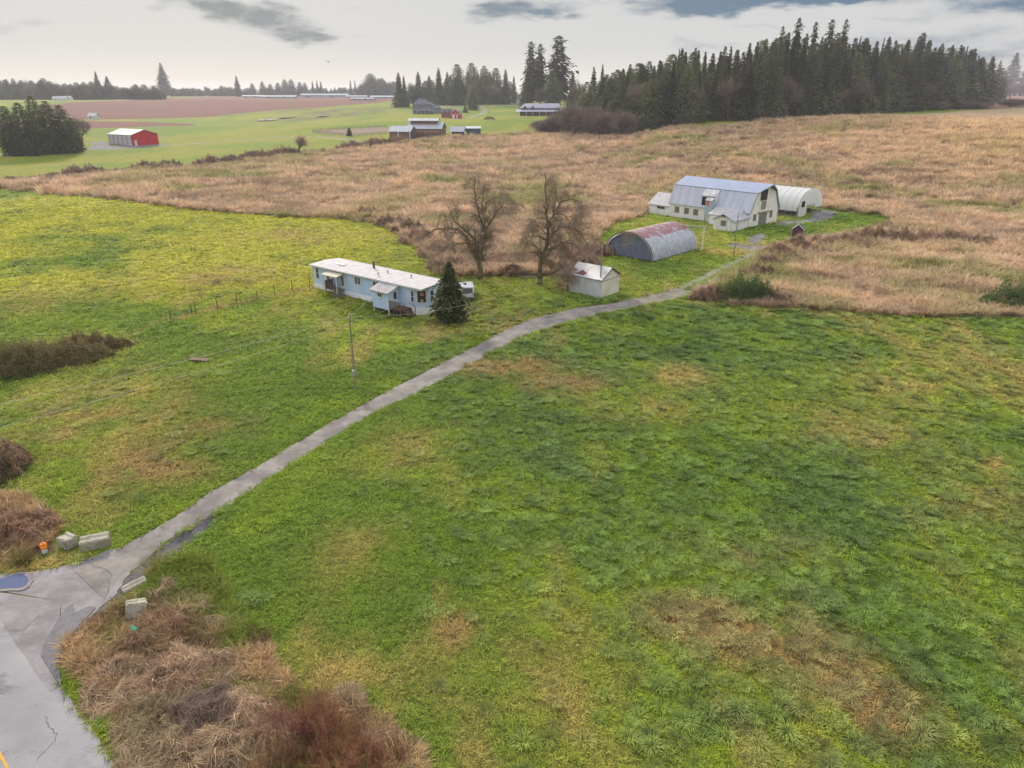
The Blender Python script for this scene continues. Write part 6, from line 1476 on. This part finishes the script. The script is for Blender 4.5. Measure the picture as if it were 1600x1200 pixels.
# near bank at the bottom left: dead grass, brambles and red osier
straw_m = leafmat('straw_stems', lin(108, 86, 72) * .62, lin(176, 148, 118) * .66, lin(222, 200, 166) * .7, trans=.25)
for i, (px, py, w, d, h, nl, nst, lm, sm, lb) in enumerate([
        (250, 985, 1.7, 1.3, .8, 5200, 5200, leafmat('olive_bramble', lin(84, 84, 50) * .6, lin(108, 104, 66) * .6, lin(132, 116, 84) * .6), brown_m, 'olive bramble patch right of the green number sign'),
        (222, 1015, 1.2, 1.0, .8, 4200, 3600, MATS['olive_bramble'], brown_m, 'olive bramble patch directly below the green number sign'),
        (285, 955, 1.5, 1.2, .6, 600, 5200, brown_m, straw_m, 'tan dead grass right of the tilted concrete block'),
        (262, 925, 1.2, .9, .45, 500, 3600, brown_m, straw_m, 'tan dead grass above the tilted concrete block'),
        (190, 1070, 1.5, 1.2, .9, 500, 9000, brown_m, straw_m, 'pinkish tan dead grass nearest the road edge'),
        (272, 1062, 1.6, 1.3, 1.0, 600, 9500, brown_m, straw_m, 'pale dead grass heap in the middle of the bank'),
        (330, 1050, 1.5, 1.1, .8, 2600, 6500, MATS['olive_bramble'], brown_m, 'mixed olive and tan tangle at the upper edge of the bank'),
        (240, 1130, 1.6, 1.3, 1.0, 900, 9500, MATS['olive_bramble'], brown_m, 'brown tangle of stems along the lower road edge'),
        (320, 1125, 1.6, 1.4, 1.1, 4200, 9000, leafmat('grey_sage', lin(84, 80, 70) * .6, lin(112, 102, 92) * .6, lin(140, 126, 112) * .6), leafmat('grey_stems', lin(112, 92, 84) * .6, lin(148, 126, 112) * .6, lin(178, 158, 140) * .6), 'grey brown bramble mound in the middle of the bank'),
        (385, 1120, 1.4, 1.1, .8, 600, 9500, brown_m, straw_m, 'pale straw tangle above the red twig bushes'),
        (250, 1190, 1.6, 1.3, 1.0, 400, 9500, brown_m, straw_m, 'pale straw tangle at the bottom edge beside the road'),
        (335, 1190, 1.6, 1.3, 1.2, 2500, 9500, MATS['grey_sage'], straw_m, 'grey and straw tangle at the bottom edge'),
        (410, 1175, 1.4, 1.2, 1.0, 900, 9000, brown_m, straw_m, 'straw tangle at the bottom edge left of the red twigs'),
        (590, 1160, 1.1, .8, .45, 1200, 6500, MATS['olive_bramble'], straw_m, 'low tan grass clump right of the red twig bushes'),
        (635, 1192, 1.0, .7, .4, 1200, 6000, MATS['olive_bramble'], straw_m, 'low tan grass clump at the bottom edge farthest right'),
        (545, 1100, 1.0, .7, .35, 900, 4800, brown_m, brown_m, 'low brown grass clump above the red twig bushes'),
        (345, 985, 1.6, 1.0, .45, 1200, 4600, MATS['olive_bramble'], straw_m, 'low tan and olive clump at the field edge of the bank'),
        (165, 1030, .9, 1.0, .3, 1400, 900, MATS['olive_bramble'], straw_m, 'low weeds on the verge below the tilted block')]):
    small = h < .5
    bush('bank_growth', lb, 'bush', px, py, w * (1 if small else 1.35), d * (1 if small else 1.3), h * (1 if small else .72), rg.uniform(0, 180), 140 + i, int(nl * 1.3), int(nst * (.7 if small else .85)), lm, sm if sm is not brown_m or nl > 3000 else straw_m, leaf=.06, stemlen=.95, stemw=.011)
def twig_shrub(px, py, h, w, seed, label, m, n=2600, name='red_twig_bush'):
    rng = np.random.default_rng(seed); x, y = ground(px, py); ns = 130; V = []; F = []; var = []
    for i in range(ns):
        a = rng.random() * 6.283; r = w * .35 * math.sqrt(rng.random()); p = np.array([math.cos(a) * r, math.sin(a) * r, 0.]); d = np.array([math.cos(a) * .5 * rng.random() * w / h * 1.4, math.sin(a) * .5 * rng.random() * w / h * 1.4, 1.]); hh = h * rng.uniform(.6, 1.05); seg = 6; vv = rng.random()
        pts = [p]
        for j in range(seg): d = d + rng.normal(0, .12, 3); d[2] = max(d[2], .3); p = p + d / np.linalg.norm(d) * hh / seg; pts.append(p)
        for j in range(seg):
            def rib(q0, q1, w0, w1, v):
                dd = q1 - q0; s_ = np.cross(dd, rng.normal(0, 1, 3)); s_ /= np.linalg.norm(s_) + 1e-9; k = len(V); V.extend([q0 - s_ * w0, q0 + s_ * w0, q1 + s_ * w1, q1 - s_ * w1]); F.append((k, k + 1, k + 2, k + 3)); var.append(v)
            rib(pts[j], pts[j + 1], .009 * (1 - j / seg) + .003, .009 * (1 - (j + 1) / seg) + .003, vv)
            if j > 0:
                for _ in range(4):
                    e = pts[j] + (rng.normal(0, .5, 3) + [0, 0, .7]) * h * .14; rib(pts[j], e, .0045, .002, np.clip(vv + rng.normal(0, .2), 0, 1))
    t = thing(name, label, 'bush', x, y, 0); link(bpy.data.objects.new('twigs', npmesh('twigs', np.array(V), np.array(F), m, var=var)), t)
for i, (px, py, h, w, lb) in enumerate([(450, 1150, 1.9, 1.9, 'tall red twig bush left of centre at the bottom edge'), (500, 1140, 1.9, 1.9, 'tall red twig bush second from the left at the bottom edge'), (545, 1170, 1.7, 1.8, 'red twig bush third from the left at the bottom edge'), (480, 1195, 1.9, 1.9, 'red twig bush cropped by the bottom edge, left one'), (570, 1205, 1.6, 1.8, 'red twig bush cropped by the bottom edge, right one'), (430, 1215, 1.7, 1.6, 'red twig bush at the bottom beside the straw tangle'), (610, 1200, 1.2, 1.5, 'short red twig bush rightmost at the bottom edge'), (525, 1215, 1.9, 1.8, 'red twig bush cropped by the bottom edge, middle one')]):
    twig_shrub(px, py, h, w, 300 + i, lb, redtwig_m if i % 3 else leafmat('plum_twigs', lin(104, 60, 62) * .6, lin(128, 80, 78) * .6, lin(150, 106, 84) * .6))
# ------------------------------------------------------------------ concrete blocks, marker, signs
def rough_block(name, label, px, py, sx, sy, sz, rot, tilt=(0, 0), sink=0.0, seed=1):
    x, y = ground(px, py); me = bpy.data.meshes.new(name); import bmesh
    bm = bmesh.new(); bmesh.ops.create_cube(bm, size=1.0)
    for v in bm.verts: v.co.x *= sx; v.co.y *= sy; v.co.z = (v.co.z + .5) * sz
    # lifting groove along the top, and a notch at one end
    bmesh.ops.bevel(bm, geom=bm.edges[:], offset=.06, segments=2, affect='EDGES')
    bmesh.ops.subdivide_edges(bm, edges=[e for e in bm.edges if e.calc_length() > .3], cuts=7, use_grid_fill=True)
    rgb = random.Random(seed)
    for v in bm.verts:
        c = v.co
        if abs(c.y) < .12 * sy * 1.2 and c.z > sz * .9: c.z -= .06
        k = Vector((rgb.gauss(0, .008), rgb.gauss(0, .008), rgb.gauss(0, .008))); v.co += k
    bm.to_mesh(me); bm.free(); me.materials.append(concrete)
    o = bpy.data.objects.new(name, me); C.objects.link(o); o.location = (x, y, hz(x, y) - sink); o.rotation_euler = (R(tilt[0]), R(tilt[1]), R(rot)); tag(o, label, 'concrete block'); return o
rough_block('concrete_block', 'squarish concrete block beside the orange and white marker', 108, 853, .95, .8, .72, -28, seed=1)
rough_block('concrete_block', 'long mossy concrete block lying beside the driveway', 151, 853, 1.62, .78, .72, 22, tilt=(8, 0), seed=2)
rough_block('concrete_block', 'weathered concrete block half buried at the right side of the driveway', 212, 918, 1.3, .6, .42, 42, tilt=(6, -6), sink=.08, seed=3)
rough_block('concrete_block', 'tilted concrete block on the bank below the white stake', 212, 960, 1.0, .8, .85, 30, tilt=(-14, 12), sink=.12, seed=4)
x, y = ground(70, 863); t = thing('traffic_marker', 'small orange and white traffic marker post in the grass by the drive', 'marker', x, y, 20)
m = MB(); m.tube((0, 0, -.05), (0.02, .0, .30), .17, .15, 12); m.build('base', mat('marker_white', lin(226, 228, 232) * .8), t)
m = MB(); m.tube((.02, 0, .301), (.03, 0, .62), .19, .16, 12); m.tube((.03, 0, .621), (.03, 0, .70), .12, .05, 12); m.build('cap', mat('marker_orange', lin(244, 120, 24) * .9, rough=.5), t)
m = MB(); m.tube((.025, 0, .40), (.028, 0, .50), .193, .187, 12); m.build('band', mat('marker_band', lin(250, 170, 60) * .9), t)
x, y = ground(219, 957); t = thing('stake', 'thin white stake leaning beside the tilted concrete block', 'stake', x, y)
m = MB(); m.tube((0, 0, -.2), (-.02, .0, 1.15), .016, .013, 6); m.build('rod', white_paint, t); m = MB(); m.tube((-.02, 0, 1.151), (-.02, 0, 1.2), .025, .02, 6); m.build('tip', white_paint, t)
x, y = ground(204, 1003); t = thing('number_sign', 'small bright green house number sign on a short post in the bank', 'sign', x, y, -35)
m = MB(); m.box(-.02, .02, -.02, .02, -.3, .80); m.build('post', greywood, t)
gs = MB(); gs.box(-.23, .23, -.055, -.022, .62, .82); g = gs.build('plate', mat('sign_green', lin(44, 190, 140) * .75, lin(60, 196, 150) * .75, rough=.4), t); g.rotation_euler = (R(-28), 0, 0)
m = MB(); m.box(-.10, .12, -.061, -.056, .68, .76); q = m.build('reflective_mark', mat('sign_mark', lin(130, 220, 190) * .75), g)
x, y = ground(66, 806); t = thing('log', 'pale peeled pole lying on the edge of the dry mound', 'pole', x, y, 0); m = MB(); m.tube((-.5, .6, .5), (.55, -.5, .35), .045, .035, 7); m.build('pole', palewood, t)
x, y = ground(312, 565); t = thing('board_pile', 'weathered brown board lying on the lawn', 'board', x, y, -4)
m = MB(); m.slab((-1.1, -.3, .32), (1.1, -.35, .24), (1.0, .3, .28), (-1.0, .3, .36), .06); m.build('top_board', oldwood, t); m = MB(); m.box(-.9, .8, -.28, .2, .02, .2); m.build('under_boards', oldwood, t)
# ------------------------------------------------------------------ utility poles and wires
polem = mat('pole_wood', lin(168, 156, 134) * .7, lin(138, 126, 108) * .7, scale=5, stretch=(2, 2, .2))
def pole(px, py, h, label, lean=0, arm=False, group=None, r=.11):
    x, y = ground(px, py); t = thing('utility_pole', label, 'utility pole', x, y, 0); t.rotation_euler = (0, R(lean), 0)
    m = MB(); m.tube((0, 0, -.4), (0, 0, h), r, r * .72, 10); m.build('pole', polem, t)
    m = MB(); m.tube((-.02, -.12, h - .25), (-.02, -.30, h - .2), .03, n=6); m.tube((-.02, -.3, h - .28), (-.02, -.3, h - .05), .07, .05, 8); m.tube((0, 0, h + .0), (0, 0, h + .12), .06, .05, 8); m.build('insulator', mat('insulator', lin(214, 214, 206) * .8, rough=.3), t)
    m = MB(); m.box(-.14, .14, -.32, -.14, h * .2, h * .2 + .5); m.tube((.0, -.16, h * .2 + .5), (.0, -.16, h * .92), .022, n=5); m.build('meter_box', steelmat, t)
    return x, y, h
p1 = pole(556, 608, 7.35, 'wooden utility pole on the lawn below the mobile home')
p2 = pole(937, 464, 7.2, 'wooden utility pole standing at the corner of the white shed')
p3 = pole(1146, 400, 7.2, 'dark thin utility pole in front of the little milk shed', r=.1)
p4 = pole(1238, 374, 6.0, 'wooden utility pole beside the plum coloured shed', r=.1)
p5 = None
x, y = ground(1102, 368); t = thing('mast', 'thin pale mast standing before the barn dormer', 'mast', x, y); m = MB(); m.tube((0, 0, -.2), (0, 0, 8.0), .05, .035, 6); m.build('pole', palewood, t); m = MB(); m.tube((0, 0, 8.0), (0, 0, 8.15), .09, .04, 8); m.build('cap', steelmat, t)
x, y = ground(1097, 391); t = thing('timber_frame', 'white post carrying a long beam behind the arched steel shed', 'frame', x, y, 0); m = MB(); m.box(-.08, .08, -.08, .08, -.2, 4.0); m.box(-7.0, -6.84, 3.0, 3.16, -.2, 4.0); m.build('post', white_paint, t)
m = MB(); m.prism([(-7.2, 3.0, 4.0), (.3, -.1, 4.0), (.3, -.1, 4.18), (-7.2, 3.0, 4.18)], (.1, .22, 0)); m.build('beam', palewood, t)
def wire(name, a, b, sag, label, cat='power line', r=.013):
    m = MB(); P = []
    for i in range(17): u = i / 16; p = Vector(a).lerp(Vector(b), u); p.z -= sag * 4 * u * (1 - u); P.append(p)
    m.path(P, r, 4); o = m.build(name, mat('cable', lin(190, 188, 180) * .6, rough=.6)); tag(o, label, cat); return o
off = (-52.0, 24.0, 8.5)
t1 = (p1[0], p1[1] - .3, hz(*p1[:2]) + 7.2); t2 = (p2[0], p2[1] - .2, hz(*p2[:2]) + 7.0); t3 = (p3[0], p3[1], 7.1 + hz(*p3[:2])); t4 = (p4[0], p4[1], 5.9 + hz(*p4[:2]))
hm = Vector((-28.5, 100, 0)); ux = Vector((math.cos(R(-38.5)), math.sin(R(-38.5)), 0)); uy = Vector((-ux.y, ux.x, 0)); hp = hm + ux * 15.5 + uy * -1.9 + Vector((0, 0, 2.5)); hp2 = hm + ux * 17.0 + uy * 1.0 + Vector((0, 0, 3.9))
wire('power_line', t1, off, .8, 'cable running from the lawn pole towards the road, upper one')
wire('power_line', tuple(hp), t1, .25, 'short cable from the lawn pole to the mobile home entry room')
wire('power_line', tuple(hm + ux * 19.5 + uy * -1.9 + Vector((0, 0, 1.2))), (off[0] + 3, off[1] - 2, 7.4), 1.2, 'long cable passing below the mobile home deck towards the road')
wire('power_line', t1, t2, 2.4, 'sagging cable crossing the dark conifer between two poles')
wire('power_line', t2, t3, 1.0, 'cable from the white shed pole to the thin dark pole'); wire('power_line', t3, t4, .7, 'cable from the thin dark pole to the pole at the plum shed')
# ------------------------------------------------------------------ fences
def post_fence(name, label, pts, h, m, every=None, wires=3, r=.05, rails=0, rm=None, wr=.006, group=None):
    P = poly_w(pts)
    if every:
        Q = [P[0]]
        for a, b in zip(P[:-1], P[1:]):
            n = max(1, round(math.hypot(b[0] - a[0], b[1] - a[1]) / every))
            for i in range(1, n + 1): Q.append((a[0] + (b[0] - a[0]) * i / n, a[1] + (b[1] - a[1]) * i / n))
        P = Q
    x0, y0 = P[0]; t = thing(name, label, 'fence', x0, y0, 0, group); z0 = hz(x0, y0); rgf = random.Random(len(P))
    for (x, y) in P:
        b = MB(); z = hz(x, y) - z0; b.tube((x - x0, y - y0, z - .3), (x - x0 + rgf.gauss(0, .05), y - y0 + rgf.gauss(0, .05), z + h * rgf.uniform(.88, 1.08)), r, r * .9, 6); b.build('post', m, t)
    for k in range(wires):
        b = MB(); zz = h * (k + 1) / (wires + .3); b.path([(x - x0, y - y0, hz(x, y) - z0 + zz) for (x, y) in P], wr, 3); b.build('wire', mat('old_wire', lin(110, 100, 88) * .6), t)
    for k in range(rails):
        b = MB(); zz = h * (k + .8) / rails
        for (a, c) in zip(P[:-1], P[1:]): b.tube((a[0] - x0, a[1] - y0, hz(*a) - z0 + zz), (c[0] - x0, c[1] - y0, hz(*c) - z0 + zz), r * .8, n=4)
        b.build('rail', rm or m, t)
    return t
post_fence('wire_fence', 'old wire fence with leaning posts left of the mobile home', [(268, 501), (300, 491), (306, 488), (340, 482), (371, 476), (402, 469), (430, 461), (457, 454), (484, 446)], 1.45, oldwood, r=.06)
post_fence('wire_fence', 'wire fence with thin posts behind the mobile home and bare trees', [(672, 426), (686, 430), (705, 431), (725, 432), (760, 433), (790, 433), (822, 432), (860, 431)], 1.3, greywood)
post_fence('paddock_fence', 'grey rail fence around the riding paddock', [(488, 207), (550, 213.5), (604, 210)], 1.4, greywood, every=3.6, wires=0, rails=3, r=.10)
post_fence('paddock_fence', 'far side of the grey rail fence behind the riding paddock', [(490, 205), (550, 201.5), (604, 199)], 1.4, greywood, every=5, wires=0, rails=3, r=.10)
post_fence('white_fence', 'long white rail fence in front of the grove', [(695, 168), (735, 167.5), (798, 166.5), (812, 166)], 1.5, white_paint, every=5, wires=0, rails=3, r=.13)
# ------------------------------------------------------------------ parked van and pickup
def wheel(par, x, y, r, w, side):
    m = MB(); m.tube((x - w / 2, y, r), (x + w / 2, y, r), r, n=16); o = m.build('wheel', mat('tyre', lin(40, 40, 42) * .5), par)
    m = MB(); xx = x + side * (w / 2 + .003); m.tube((xx, y, r), (xx + side * .02, y, r), r * .6, n=12); m.build('rim', steelmat, o)
def vehicle(name, label, cat, x, y, rot, body_c, L_=4.9, Wd=1.85, H=1.85, pickup=False, bodyname='body'):
    """faces +y in local space; rear at y=0"""
    t = thing(name, label, cat, x, y, rot); bm_ = mat(bodyname, body_c, body_c * .96, rough=.35, spec=.6, scale=1); hw = Wd / 2
    if pickup: prof = [(0, .45), (L_, .45), (L_, .95), (L_ - 1.25, 1.1), (L_ - 1.9, H), (L_ - 3.0, H), (L_ - 3.15, 1.12), (0, 1.12)]
    else: prof = [(.0, .38), (L_, .38), (L_ + .03, .85), (L_ - 1.0, 1.08), (L_ - 1.85, H - .05), (L_ - 2.5, H), (.35, H), (.12, H - .1), (-.04, .95)]
    m = MB(); m.prism([(-hw, a, b) for a, b in prof][::-1], (Wd, 0, 0)); body = m.mesh('body', bm_); o = link(bpy.data.objects.new('body', body), t)
    md = o.modifiers.new('edge', 'BEVEL'); md.width = .09; md.segments = 3; md.limit_method = 'ANGLE'
    m = MB()
    if not pickup: m.prism([(-hw + .22, -.012, 1.12), (hw - .22, -.012, 1.12), (hw - .26, .16, H - .22), (-hw + .26, .16, H - .22)][::-1], (0, -.06, 0)); m.build('rear_window', glass, t)
    for s in (-1, 1):
        m = MB(); a0, a1 = (.35, L_ - 1.85) if not pickup else (L_ - 2.95, L_ - 1.8); m.prism([(s * (hw + .004), a0 + .1, 1.12), (s * (hw + .004), a1 + .45, 1.12), (s * (hw + .004), a1 - .05, H - .2), (s * (hw + .004), a0 + .15, H - .2)], (s * .012, 0, 0)); m.build('side_window', glass, t)
        m = MB(); m.box(s * (hw - .14), s * (hw + .01), -.08, .04, .78, 1.12) if s > 0 else m.box(-hw - .01, -hw + .14, -.08, .04, .78, 1.12); m.build('tail_light', mat('tail_light', lin(170, 50, 44) * .7, rough=.3), t)
        for yy in (.85, L_ - .9): wheel(t, s * (hw - .1), yy, .34, .22, s)
    m = MB(); m.box(-hw + .05, hw - .05, -.16, -.045, .36, .56); m.build('bumper', mat('bumper', lin(120, 122, 128) * .6), t)
    m = MB(); m.box(-.26, .26, -.075, -.045, .66, .80); m.build('number_plate', white_paint, t)
    return t
x, y = ground(731, 470); vehicle('van', 'pale silver van parked behind the dark conifer', 'van', x, y - .2, 8, lin(206, 210, 220) * .78, H=2.0, bodyname='silver_paint')
x, y = ground(133, 234); vehicle('pickup_truck', 'dark pickup truck parked right of the cedar clump', 'pickup truck', x, y, 60, lin(60, 66, 76) * .6, L_=5.4, Wd=2.0, H=1.9, pickup=True, bodyname='dark_paint')
# a small bird far off in the sky
d = dir_of(513, 97); o = thing('bird', 'tiny dark bird flying in the pale sky', 'bird', d[0] * 150, d[1] * 150, 30, z=CAM_H + d[2] * 150)
m = MB(); n = 8; rs = [.01, .07, .10, .08, .03]; ys = [-.35, -.2, 0, .2, .32]
for i in range(4): m.tube((0, ys[i], 0), (0, ys[i + 1], .02 * i), rs[i], rs[i + 1], 8, False)
m.prism([(0, -.35, 0), (-.08, -.55, 0), (.08, -.55, 0)], (0, 0, .01))
for s_ in (-1, 1): m.prism([(0, -.08, .03), (s_ * .35, -.02, .22), (s_ * .75, -.12, .10), (s_ * .35, .12, .22), (0, .12, .03)], (0, 0, .015))
m.build('body', mat('bird_dark', lin(50, 48, 50) * .5), o)
# ------------------------------------------------------------------ haze
HAZE = 0.00014
if HAZE:
    mb = MB(); mb.box(-9200, 9200, -9200, 9200, -2, 88); hm_, nt, b, out = newmat('haze_air')
    nt.nodes.remove(b); pv = nt.nodes.new('ShaderNodeVolumePrincipled'); pv.inputs['Color'].default_value = (.80, .82, .97, 1); pv.inputs['Density'].default_value = HAZE; pv.inputs['Anisotropy'].default_value = 0.2
    nt.links.new(pv.outputs[0], out.inputs['Volume'])
    h_ = mb.build('haze', hm_); h_['kind'] = 'stuff'; h_.display_type = 'WIRE'
print('objects', len(bpy.data.objects))
